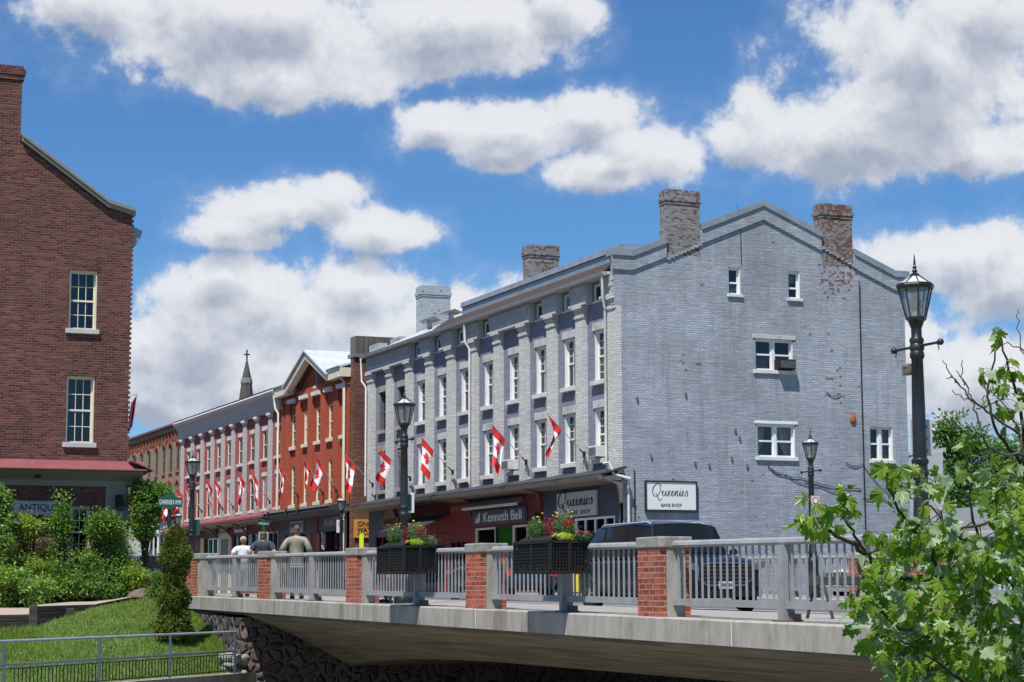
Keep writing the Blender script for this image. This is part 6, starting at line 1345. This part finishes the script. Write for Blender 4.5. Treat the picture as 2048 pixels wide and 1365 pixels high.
# ------------------------------------------------------------------ flags
leafp = [(0, 1.0), (.16, .70), (.32, .78), (.26, .38), (.46, .56), (.52, .44), (.80, .48), (.70, .26), (.78, .18), (.40, -.16), (.46, -.32), (.06, -.26), (.08, -.62)]
leafp = leafp+[(-x, y) for x, y in leafp[::-1][:-1]]
def pin(x, y):
    c = False; n_ = len(leafp)
    for i in range(n_):
        x1, y1 = leafp[i]; x2, y2 = leafp[(i+1) % n_]
        if (y1 > y) != (y2 > y) and x < (x2-x1)*(y-y1)/(y2-y1)+x1: c = not c
    return c
def flag(lab, bx, by, tx, ty, Y=28.28, seed=0, fold=1., spread=1., group='national flags on angled poles', ln=1.45, hoist=.72, mirror=False):
    rnd = random.Random(seed+500); X, Z = onY(bx, by, Y); Yt, Zt = onX(tx, ty, X)
    t_ = thing('flag', lab, 'flag', (X, Y, Z), group); B = Vector((X, Y, Z)); T = Vector((X, Yt, Zt)); ax = (T-B).normalized()
    mb = MB(); mb.tube([B+ax*.18, T], [.015, .011], 6); mb.ball(tuple(T), .025, 6); mb.build('pole', MT['pipe'], t_, smooth=True)
    mb = MB(); mb.tube([B-ax*.02, B+ax*.24], .026, 8); mb.box(X-.05, X+.05, Y-.03, Y+.04, Z-.12, Z+.08); mb.tube([B+Vector((0, -.02, -.1)), B+Vector((0, -.01, -.9))], .005, 4); mb.build('bracket', MT['black'], t_)
    H0 = T-ax*.03; NF, NA = 44, 26; grid = []; ph = rnd.uniform(0, 6.28); ph2 = rnd.uniform(0, 6.28); wx = rnd.uniform(-.55, .35); wy = rnd.uniform(-.30, .08)
    hz = Vector((0, ax.y, 0)).normalized()
    for i in range(NF+1):
        f = i/NF; row = []
        for j in range(NA+1):
            a = j/NA; hp = H0-ax*hoist*a                         # on the pole, a=0 at the tip
            g_ = min(1, f*3.0)*fold; cen_ = H0-ax*hoist*.55
            sq = 1-(1-.62*spread)*min(1, f*2.2)                 # cloth gathers as it hangs
            hp2 = cen_+(hp-cen_)*sq if f > 0 else hp
            dl = f*ln*(1-.10*a*(1-f))
            p = Vector((hp2.x, hp2.y, hp2.z+(hp.z-hp2.z)*.35))+Vector((wx*f*f*.6, wy*f, -1)).normalized()*dl
            wv = math.sin(a*9.0*fold+ph+f*1.6)*.085*g_+math.sin(a*4.2+ph2-f*2.5)*.05*g_
            p += Vector((wv, 0, 0)); p.y += .03*math.sin(f*5+ph)*f; row.append(p)
        grid.append(row)
    mb = MB(); vs = [p for r in grid for p in r]; b0 = len(mb.v); mb.v += [tuple(p) for p in vs]
    for i in range(NF):
        for j in range(NA):
            f = (i+.5)/NF; a = (j+.5)/NA; ux = (f-.5)*2.0/.5*.5; uy = (.5-a)*2
            red = f < .25 or f > .75 or pin(((f-.5)*ln/hoist)*2.25, uy*1.12)
            q = i*(NA+1)+j; mb.f.append((q, q+1, q+NA+2, q+NA+1)); mb.mi.append(0 if red else 1)
    mb.build('cloth', [MT['flag_red'], MT['flag_white']], t_, smooth=True, fix=False); return t_
FL = [('flag nearest the bake shop corner of the grey building', 1168, 908, 1094, 828, 28.28, .9, .30), ('large flag in the middle of the grey building front', 1052, 924, 983, 848, 28.28, .75, .95), ('spread flag on the grey building right of the middle lamp', 905, 944, 842, 873, 28.28, .45, 1.2), ('flag directly left of the middle street lamp', 820, 957, 757, 895, 28.28, .6, 1.0),
 ('flag on the long pole crossing the weathered brick wall', 745, 970, 688, 905, 28.28, .8, .9), ('flag before the fourth window of the orange building', 672, 982, 632, 906, 28.3, .6, 1.05), ('flag before the third window of the orange building', 645, 987, 606, 912, 28.3, .9, .7), ('flag overlapping the pink and orange building joint', 595, 992, 556, 924, 28.3, 1., .6),
 ('rightmost single flag on the pink terrace', 539, 1004, 502, 939, 28.3, .8, .8), ('second flag from the right on the pink terrace', 514, 1007, 477, 944, 28.3, .8, .6), ('right flag of the overlapping pair on the pink terrace', 466, 1015, 428, 955, 28.3, .7, .8), ('left flag of the overlapping pair on the pink terrace', 445, 1018, 413, 956, 28.3, .9, .7),
 ('flag partly behind the left street lamp', 403, 1023, 370, 967, 28.3, .8, .6), ('flag on the tan building beside the pink terrace', 379, 1008, 351, 972, 28.3, .8, .8), ('crumpled flag behind the river sign', 352, 1018, 328, 980, 28.3, .6, 1.3), ('flag half hidden by the street tree', 322, 1018, 299, 985, 28.3, .8, .9)]
for k, (lab, bx, by, tx, ty, Y, fo, sp_) in enumerate(FL): flag(lab, bx, by, tx, ty, Y, k*7+3, fo, sp_, ln=(1.42 if k > 4 else 1.34)*(.9+.2*((k*37) % 10)/10), hoist=.74)
MT['canopy_dark'] = M('dark_red_cloth', (.16, .015, .03), .8, .1, 3)
# flag on the hidden street face of the antiques building
X = -76.; t_ = thing('flag', 'dark red flag edge showing past the antiques building corner', 'flag', (X, LY, 5.0)); yt, zt = onX(275, 788, X); mb = MB(); mb.tube([(X, LY, zt-1.3), (X, yt, zt)], .014, 6); mb.build('pole', MT['black'], t_)
mb = MB(); rows = []
for i in range(12):
    f = i/11; rows.append([(X+.05*math.sin(j*1.7+f*3), yt-.02-.03*j-.16*f, zt-.03-.05*j-1.25*f) for j in range(8)])
mb.loft(rows, closed=False); mb.build('cloth', MT['canopy_dark'], t_, smooth=True, fix=False)

# ------------------------------------------------------------------ vehicles
def paint(name, col, metal=.35, coat=1.0, spec=.6): return M(name, col, .28, .04, 1, metal=metal, coat=coat, spec=spec)
def car(label, col, L=4.9, W=1.94, H=1.74, suv=True, group=None, grille='bars', plate=None, hood=1.12):
    t_ = local(thing('parked_car' if not suv else 'dark_car', label, 'car', (0, 0, 0), group)); t_.name = 'car'; OFF[t_.name] = (0, 0, 0)
    hl, hw = L/2, W/2; zb = .24; belt = H*.60; gl = M('car_paint_'+label[:8], (0, 0, 0)) if False else col
    stn = []     # x, half width, hood/deck height, bottom
    prof = [(-hl, .80, .50, .46), (-hl+.04, .90, belt*.86, .34), (-hl+.18, .96, belt*.98, zb), (-hl+.6, .99, belt, zb), (-.3, 1.0, belt, zb), (hl-1.75, 1.0, belt*.99, zb), (hl-1.5, 1.0, hood*.985, zb), (hl-.9, .985, hood*.96, zb), (hl-.4, .955, hood*.89, zb), (hl-.15, .90, hood*.80, zb+.02), (hl-.03, .80, hood*.68, .30), (hl, .72, hood*.58, .40)]
    def ring(x, w_, zt, z0):
        w_ *= hw; zt_ = zt; m_ = z0+(zt_-z0)*.55
        half_ = [(0, z0), (w_*.86, z0), (w_*.98, z0+.10), (w_*1.0, m_), (w_*.985, zt_-.13), (w_*.93, zt_-.04), (w_*.80, zt_), (w_*.4, zt_+.018), (0, zt_+.022)]
        return [(x, y, z) for y, z in half_]+[(x, -y, z) for y, z in half_[-2:0:-1]]
    mb = MB(); mb.loft([ring(*p) for p in prof]); body = mb.build('body', col, t_, smooth=True)
    b2 = body.modifiers.new('sub', 'SUBSURF'); b2.levels = 1; b2.render_levels = 2
    # greenhouse
    if suv: gp = [(-hl+.14, .80, .80, belt-.02, belt+.03), (-hl+.42, .88, .70, belt-.02, H-.10), (-hl+.9, .90, .72, belt-.02, H-.01), (.1, .92, .74, belt-.02, H), (.75, .91, .71, belt-.02, H-.06), (hl-1.45, .86, .82, belt-.02, hood*.99+.01)]
    else: gp = [(-hl+.55, .80, .78, belt-.02, belt+.02), (-hl+1.2, .88, .66, belt-.02, H-.06), (-.4, .90, .68, belt-.02, H), (.3, .89, .66, belt-.02, H-.03), (hl-1.45, .86, .80, belt-.02, hood*.99+.01)]
    def gring(x, wb, wt, z0, z1):
        pts = [(hw*wb, z0), (hw*(wt+(wb-wt)*.12), z1-.07*min(1, (z1-z0)*3)), (hw*wt*.93, z1-.02*min(1, (z1-z0)*3)), (hw*wt*.5, z1+.012), (0, z1+.018)]
        return [(x, y, z) for y, z in pts]+[(x, -y, z) for y, z in pts[-2::-1]]
    mb = MB(); mb.loft([gring(*p) for p in gp], closed=False); mb.build('window_glass', MT['car_glass'] if False else M('tinted_glass', (.010, .012, .014), .12, .1, 2, spec=.45), t_, smooth=True)
    mb = MB(); rp_ = []
    for x, wb, wt, z0, z1 in gp[1:-1]:
        rp_.append([(x, y*s_, z+.008) for s_ in (1,) for y, z in ((hw*wt*1.01, z1-.05), (hw*wt*.93, z1-.012), (hw*wt*.5, z1+.02), (0, z1+.026), (-hw*wt*.5, z1+.02), (-hw*wt*.93, z1-.012), (-hw*wt*1.01, z1-.05))])
    mb.loft(rp_, closed=False); mb.build('roof', col, t_, smooth=True)
    mb = MB()
    for s_ in (-1, 1):
        def pil(a, b, w_=.045):
            mb.tube([a, b], w_, 5)
        x0, wb0, wt0, _, z0_ = gp[-1]; x1, wb1, wt1, _, z1_ = gp[-2]
        pil((x0, s_*hw*wb0*.97, z0_-.02), (x1, s_*hw*wt1*.98, z1_-.04), .032)
        xm = -.15 if suv else -.2; pil((xm, s_*hw*.915, belt), (xm-.08, s_*hw*.745, H-.06), .028)
        xr = -hl+1.25 if suv else -hl+1.3; pil((xr, s_*hw*.915, belt), (xr-.1, s_*hw*.72, H-.08), .04)
        pil((gp[0][0]+.02, s_*hw*gp[0][1]*.97, belt), (gp[1][0], s_*hw*gp[1][2], gp[1][4]-.03), .05)
    mb.build('pillars', col, t_)
    if suv:
        mb = MB()
        for s_ in (-1, 1): mb.tube([(-hl+.7, s_*hw*.62, H-.04), (-hl+.8, s_*hw*.62, H+.0), (.35, s_*hw*.62, H+.005), (.55, s_*hw*.62, H-.04)], .022, 6)
        mb.build('roof_rails', MT['pipe'], t_, smooth=True)
    # front
    mb = MB(); gw, g0, g1 = hw*.60, .50, hood*.80
    mb.prism([(-gw, g1), (gw, g1), (gw*.97, g0+.1), (gw*.75, g0), (-gw*.75, g0), (-gw*.97, g0+.1)], 'x', hl-.10, hl+.015); gr = mb.build('grille', MT['blackplastic'], t_)
    mb = MB()
    for i in range(5): z = g0+.05+(g1-g0-.1)*i/4; mb.box(hl+.016, hl+.024, -gw*.9, gw*.9, z-.005, z+.005)
    if grille != 'bars':
        for i in range(13): y = -gw*.85+gw*1.7*i/12; mb.box(hl+.016, hl+.026, y-.01, y+.01, g0+.04, g1-.03)
    mb.build('grille_bars', MT['screen'], gr); mb = MB()
    mb.tube([(hl+.0, -gw*.98, g1-.02), (hl+.02, -gw*.5, g1+.015), (hl+.03, 0, g1+.02), (hl+.02, gw*.5, g1+.015), (hl+.0, gw*.98, g1-.02), (hl+.0, gw*1.0, g0+.12), (hl+.02, gw*.7, g0-.01), (hl+.02, -gw*.7, g0-.01), (hl, -gw*1., g0+.12), (hl, -gw*.98, g1-.02)], .014, 5); mb.build('chrome_trim', MT['chrome'], gr)
    for s_ in (-1, 1):
        mb = MB(); mb.prism([(s_*gw*1.04, g1-.14), (s_*gw*1.04, g1+.0), (s_*hw*.93, g1+.055), (s_*hw*.95, g1-.06)], 'x', hl-.24, hl-.045); mb.build('headlight', MT['screen'], t_)
        mb = MB(); mb.prism([(s_*hw*.66, belt*.72), (s_*hw*.66, belt*.93), (s_*hw*.93, belt*.93), (s_*hw*.93, belt*.70)], 'x', -hl-.01, -hl+.12); mb.build('taillight', MT['flag_red'], t_)
        mb = MB(); mb.tube([(hl-1.62, s_*hw*.93, belt+.03), (hl-1.62, s_*hw*1.08, belt+.08)], .02, 5); mb.ball((hl-1.64, s_*hw*1.12, belt+.11), (.06, .10, .075), 8); mb.build('mirror', col, t_, smooth=True)
        mb = MB()
        for (xa, xb) in ((-hl+.95, -.2), (-.16, hl-1.55)):
            for x in (xa, xb): mb.box(x-.004, x+.004, s_*hw*1.0-.002, s_*hw*1.0+.003, .42, belt-.1)
        mb.box(-hl+1., hl-1.6, s_*hw*.985-.004, s_*hw*.985+.016, .36, .43); mb.build('side_trim', MT['blackplastic'], t_)
    mb = MB(); mb.box(hl-.05, hl+.02, -hw*.8, hw*.8, .27, .40); mb.build('lower_intake', MT['blackplastic'], t_)
    mb = MB(); mb.box(hl+.028, hl+.036, -.16, .16, .42, .56); pt = mb.build('number_plate', MT['signgrey'], t_)
    rr_ = .345 if suv else .31
    for x in (-hl+.86, hl-.92):
        for s_ in (-1, 1):
            mb = MB(); mb.lathe([(rr_+.055, -.02), (rr_+.055, .02)], (x, s_*(hw-.012), rr_), 22, ax='y'); mb.build('wheel_arch', MT['blackplastic'], t_)
            mb = MB(); mb.lathe([(rr_*.62, -.11), (rr_*.93, -.11), (rr_, -.07), (rr_, .07), (rr_*.93, .11), (rr_*.62, .11)], (x, s_*(hw-.075), rr_), 22, ax='y'); wh = mb.build('wheel', MT['tyre'], t_, smooth=True)
            mb = MB()
            for k in range(5):
                a = k*1.2566; mb.prism([(x+math.cos(a-.16)*.05, rr_+math.sin(a-.16)*.05), (x+math.cos(a-.12)*rr_*.6, rr_+math.sin(a-.12)*rr_*.6), (x+math.cos(a+.12)*rr_*.6, rr_+math.sin(a+.12)*rr_*.6), (x+math.cos(a+.16)*.05, rr_+math.sin(a+.16)*.05)], 'y', s_*(hw+.02), s_*(hw+.04))
            mb.lathe([(rr_*.64, 0), (rr_*.64, .03), (rr_*.58, .03), (rr_*.58, 0)], (x, s_*(hw+.012), rr_), 22, ax='y'); mb.build('rim', MT['chrome'], wh)
    return t_
navy = paint('navy_car_paint', (.006, .008, .018), 0, .25, .35); whitep = paint('white_car_paint', (.72, .73, .74), 0); black_p = paint('black_car_paint', (.012, .013, .018)); bluep = paint('blue_car_paint', (.02, .045, .12)); greyp = paint('grey_car_paint', (.09, .09, .1))
c1 = car('dark navy family car driving over the bridge behind the railing', navy); c1.location = (-36.1, 18.35, dz(-36)-.137)
mb = MB(); pt = [c for c in c1.children if c.name.startswith('number_plate')][0]
text(pt, 'BPJB 201', 'E', 2.486, -.14, .14, .49, .07, 'signblue', w=-.002)
c2 = car('small black car in the far lane behind the left planter', black_p, L=4.5, W=1.8, H=1.48, suv=False, hood=.98); c2.location = (-53.0, 21.6, dz(-53)-.137); c2.rotation_euler.z = math.pi
c3 = car('white car parked sideways in the side street behind the maple leaves', whitep, L=4.8, W=1.85, H=1.5, suv=False, grille='slats', hood=1.05); p = V3(1795, 1195, 63); c3.location = (p.x, p.y, .15); c3.rotation_euler.z = -math.pi/2+.12
c4 = dup(c3, (p.x+2.3, p.y+6.2, .15), 'white car at the right edge beyond the last pickets'); c4['group'] = c3['group'] = 'white cars parked in the side street'
c5 = car('blue family car parked at left between street tree and cedar', bluep, L=4.8, W=1.9, H=1.70); c5.location = (-82.5, 17.9, .25)
c6 = car('grey car with red tail light half hidden by shrubs at left', greyp, L=4.5, W=1.8, H=1.5, suv=False, hood=.98); q = V3(262, 1140, 76); c6.location = (q.x-2.2, q.y-.2, .25); c6.rotation_euler.z = math.pi
# low wooden trestle on the pavement
p = V3(1684, 1238, 26.4); p.z = dz(p.x); t_ = thing('trestle', 'low dark wooden trestle on the sidewalk behind the railing', 'trestle', tuple(p)); mb = MB(); mb.box(p.x-.07, p.x+.03, p.y-.5, p.y+.55, p.z+.44, p.z+.56); mb.build('board', MT['timber'], t_, bevel=.01)
for y in (-.34, .36):
    for s_ in (-1, 1): mb = MB(); mb.tube([(p.x+s_*.03, p.y+y+s_*.05, p.z+.46), (p.x+s_*.16, p.y+y+s_*.10, p.z+.0)], .024, 5); mb.build('leg', MT['timber'], t_)
p = V3(283, 1170, 59); t_ = thing('boulder', 'rounded brown boulder between the shrubs and the cedar', 'boulder', (p.x, p.y, .1)); m_ = MB(); m_.ball((p.x, p.y, .28), (.5, .42, .28), 14); b_ = m_.build('rock', M('brown_rock', (.13, .09, .08), .9, .3, 5, bump=.03), t_, smooth=True)
d_ = b_.modifiers.new('d', 'DISPLACE'); tx = bpy.data.textures.new('rock', 'CLOUDS'); tx.noise_scale = .4; d_.texture = tx; d_.strength = .18

# ------------------------------------------------------------------ people
MT['skin'] = M('skin', (.42, .22, .15), .55, .08, 8); MT['hair_grey'] = M('grey_brown_hair', (.10, .07, .055), .8, .3, 60); MT['hair_red'] = M('light_brown_hair', (.20, .09, .04), .8, .3, 60)
def skinned(name, par, verts, edges, mat, sub=2, root=0):
    me = bpy.data.meshes.new(name); me.from_pydata([v[0] for v in verts], edges, []); o = bpy.data.objects.new(name, me); COL.objects.link(o); o.parent = par; me.materials.append(mat)
    s = o.modifiers.new('skin', 'SKIN'); s.use_smooth_shade = True
    for i, v in enumerate(verts):
        r = v[1]; r = (r, r) if not isinstance(r, tuple) else r; me.skin_vertices[0].data[i].radius = r; me.skin_vertices[0].data[i].use_root = (i == root)
    u = o.modifiers.new('sub', 'SUBSURF'); u.levels = 1; u.render_levels = sub; return o
def person(label, X, Y, Z, H, rz, shirt, trousers, hair, cap=None, jacket=False, hands=None, bulk=1., glasses=False):
    t_ = local(thing('person', label, 'person', (X, Y, Z))); t_.rotation_euler.z = rz; k = H/1.75
    hipz, cz, nz = .93*k, 1.30*k, 1.47*k; sh = .185*k*bulk; B = bulk
    hl_, hr_ = hands or ((-.33, -.10, 1.0), (.33, -.10, 1.0))
    V = [((0, 0, hipz), (.145*k*B, .10*k)), ((0, .0, 1.08*k), (.135*k*B, .095*k)), ((0, .0, cz), (.165*k*B, .105*k)), ((0, -.015, 1.42*k), (.115*k, .075*k)), ((0, -.01, nz+.01), (.055*k, .055*k)), ((0, .01, 1.56*k), (.068*k, .078*k)), ((0, .015, 1.645*k), (.074*k, .088*k)), ((0, .01, 1.72*k), (.045*k, .05*k))]
    E_ = [(0, 1), (1, 2), (2, 3), (3, 4), (4, 5), (5, 6), (6, 7)]
    def add(p, r, a): V.append((p, r)); E_.append((a, len(V)-1)); return len(V)-1
    arms = {}
    for s_, h_ in ((-1, hl_), (1, hr_)):
        a = add((s_*sh*.95, -.01, 1.40*k), .062*k*B, 3); e = (s_*(sh+.12*k), -.12*k, 1.17*k); b = add(e, .043*k*B, a); c = add((h_[0], h_[1], h_[2]), .028*k, b)
        d = (Vector(h_)-Vector(e)).normalized(); p_ = Vector(h_)+d*.05; pm = add(tuple(p_), (.034*k, .018*k), c); arms[s_] = (a, b, c, e, h_)
        for f in range(5):
            off = Vector((s_*(-.028+.014*f), .01*(f == 0), 0)); fd = (d+Vector((0, .25, -.35))).normalized(); V.append((tuple(p_+off+fd*.035), .0085*k)); E_.append((pm, len(V)-1)); V.append((tuple(p_+off+fd*.035+(fd+Vector((0, .1, -.6))).normalized()*(.026 if f else .018)), .0065*k)); E_.append((len(V)-2, len(V)-1))
        g_ = add((s_*.09*k, 0, .86*k), .085*k, 0); kn = add((s_*.10*k, .025, .48*k), .055*k, g_); an = add((s_*.10*k, -.01, .09*k), .038*k, kn); ft = add((s_*.11*k, .10, .035*k), .032*k, an); add((s_*.115*k, .19, .03*k), (.038*k, .02*k), ft)
    skinned('body', t_, V, E_, MT['skin'])
    S = [((0, 0, .90*k), (.168*k*B, .118*k)), ((0, 0, 1.08*k), (.158*k*B, .112*k)), ((0, 0, cz), (.188*k*B, .122*k)), ((0, -.012, 1.42*k), (.135*k*B, .088*k)), ((0, -.012, 1.475*k), (.075*k, .072*k))]; SE = [(0, 1), (1, 2), (2, 3), (3, 4)]
    for s_ in (-1, 1):
        a, b, c, e, h_ = arms[s_]; S.append(((s_*sh*1.0, -.01, 1.395*k), .080*k*B)); SE.append((3, len(S)-1)); ev = Vector(e); av = Vector((s_*sh, -.01, 1.395*k))
        if jacket: S.append((tuple(ev), .066*k*B)); SE.append((len(S)-2, len(S)-1)); S.append((tuple(ev.lerp(Vector(h_), .82)), .050*k)); SE.append((len(S)-2, len(S)-1))
        else: S.append((tuple(av.lerp(ev, .75)), .070*k*B)); SE.append((len(S)-2, len(S)-1))
    if jacket: S.append(((0, -.0, .80*k), (.175*k*B, .125*k))); SE.append((0, len(S)-1))
    skinned('jacket' if jacket else 'shirt', t_, S, SE, shirt)
    Tn = [((0, 0, .96*k), (.150*k*B, .108*k)), ((0, 0, .88*k), (.158*k*B, .115*k))]; TE = [(0, 1)]
    for s_ in (-1, 1):
        Tn.append(((s_*.095*k, 0, .78*k), .105*k)); TE.append((1, len(Tn)-1)); Tn.append(((s_*.10*k, .02, .48*k), .078*k)); TE.append((len(Tn)-2, len(Tn)-1)); Tn.append(((s_*.10*k, -.0, .10*k), .062*k)); TE.append((len(Tn)-2, len(Tn)-1))
    skinned('trousers', t_, Tn, TE, trousers)
    for s_ in (-1, 1): mb = MB(); mb.ball((s_*.11*k, .07, .045*k), (.055, .145, .05), 10); mb.build('shoe', MT['tyre'], t_, smooth=True)
    mb = MB(); mb.ball((0, -.005, 1.655*k), (.082*k, .098*k, .095*k), 14); hz_ = 1.60*k
    mb.v = [(x, y if z > hz_ or y < .0 else min(y, .035), z) for x, y, z in mb.v]; mb.v = [(x, min(y, .06) if z < 1.70*k else y, z) for x, y, z in mb.v]
    mb.ball((0, -.035, 1.585*k), (.066*k, .06*k, .055*k), 10); mb.build('hair', hair, t_, smooth=True)
    mb = MB()
    for s_ in (-1, 1): mb.ball((s_*.078*k, .005, 1.62*k), (.012, .022, .032), 8)
    mb.build('ears', MT['skin'], t_, smooth=True)
    mb = MB(); mb.ball((0, .098*k, 1.615*k), (.014, .02, .024), 8); mb.build('nose', MT['skin'], t_, smooth=True)
    mb = MB()
    for s_ in (-1, 1): mb.ball((s_*.03*k, .082*k, 1.645*k), (.011, .008, .007), 8)
    mb.build('eyes', MT['signink'], t_); mb = MB(); mb.ball((0, .083*k, 1.575*k), (.022, .008, .006), 8); mb.build('mouth', MT['petal_r'], t_)
    if cap:
        mb = MB(); r_ = []
        for i in range(6):
            th = math.pi/2*i/5; r_.append((max(.096*k*math.cos(th), .004), .075*k*math.sin(th)))
        mb.lathe(r_, (0, .0, 1.68*k), 16); mb.lathe([(.097*k, -.05*k), (.098*k, 0)], (0, 0, 1.68*k), 16); mb.prism([(-.07, .07), (-.055, .16), (0, .185), (.055, .16), (.07, .07)], 'z', 1.672*k, 1.682*k); mb.build('cap', cap, t_, smooth=True)
    return t_
def place(px_, py_, d): p = V3(px_, py_, d); return p
shirtw = M('white_sweater', (.72, .74, .80), .9, .05, 8); shirtn = M('navy_shirt', (.045, .045, .065), .9, .1, 8); jack = M('tan_leather_jacket', (.24, .215, .16), .5, .25, 5, bump=.01, bscale=9, dirt=(.13, .12, .10), dirt_amt=.6); denim = M('denim', (.03, .04, .07), .9, .15, 10); khaki = M('khaki', (.22, .19, .14), .9, .1, 10)
for (px_, py_, d, lab, kw) in ((487, 1072, 51.2, 'person in a white sweater and pale cap leaning on the rail', dict(shirt=shirtw, trousers=khaki, hair=MT['hair_red'], cap=M('pale_cap', (.33, .32, .27), .9, .25, 25), bulk=1.12)),
        (527, 1063, 50.4, 'person in a navy shirt with grey streaked hair', dict(shirt=shirtn, trousers=denim, hair=MT['hair_grey'], bulk=1.2)),
        (594, 1051, 48.0, 'person in a tan leather jacket leaning back on the rail', dict(shirt=jack, trousers=denim, hair=MT['hair_grey'], jacket=True, bulk=1.12))):
    q_ = onY(px_, py_, 13.22); p = Vector((q_[0], 13.22, q_[1])); zf = dz(p.x); H = (p.z-zf)/(1.01 if 'cap' in kw and kw['cap'] else .995); yrail = YR+.02; dy = YR+.02-(p.y)
    kk = H/1.75; jk = 'jacket' in kw; hands = ((-.42, .10, 1.08), (.36, .12, .98)) if jk else ((-.27, .10, .95), (.27, .12, .95))
    person(lab, p.x, p.y, zf, H, R_(62), hands=hands, **kw)
p = V3(777, 1087, 40.2); zf = dz(p.x)
person('person in a white cap mostly hidden behind the left planter', p.x, p.y, zf, (p.z-zf)/1.01, R_(200), shirt=shirtn, trousers=denim, hair=MT['hair_grey'], cap=shirtw, hands=((-.2, .1, .6), (.2, .1, .6)), bulk=.8)
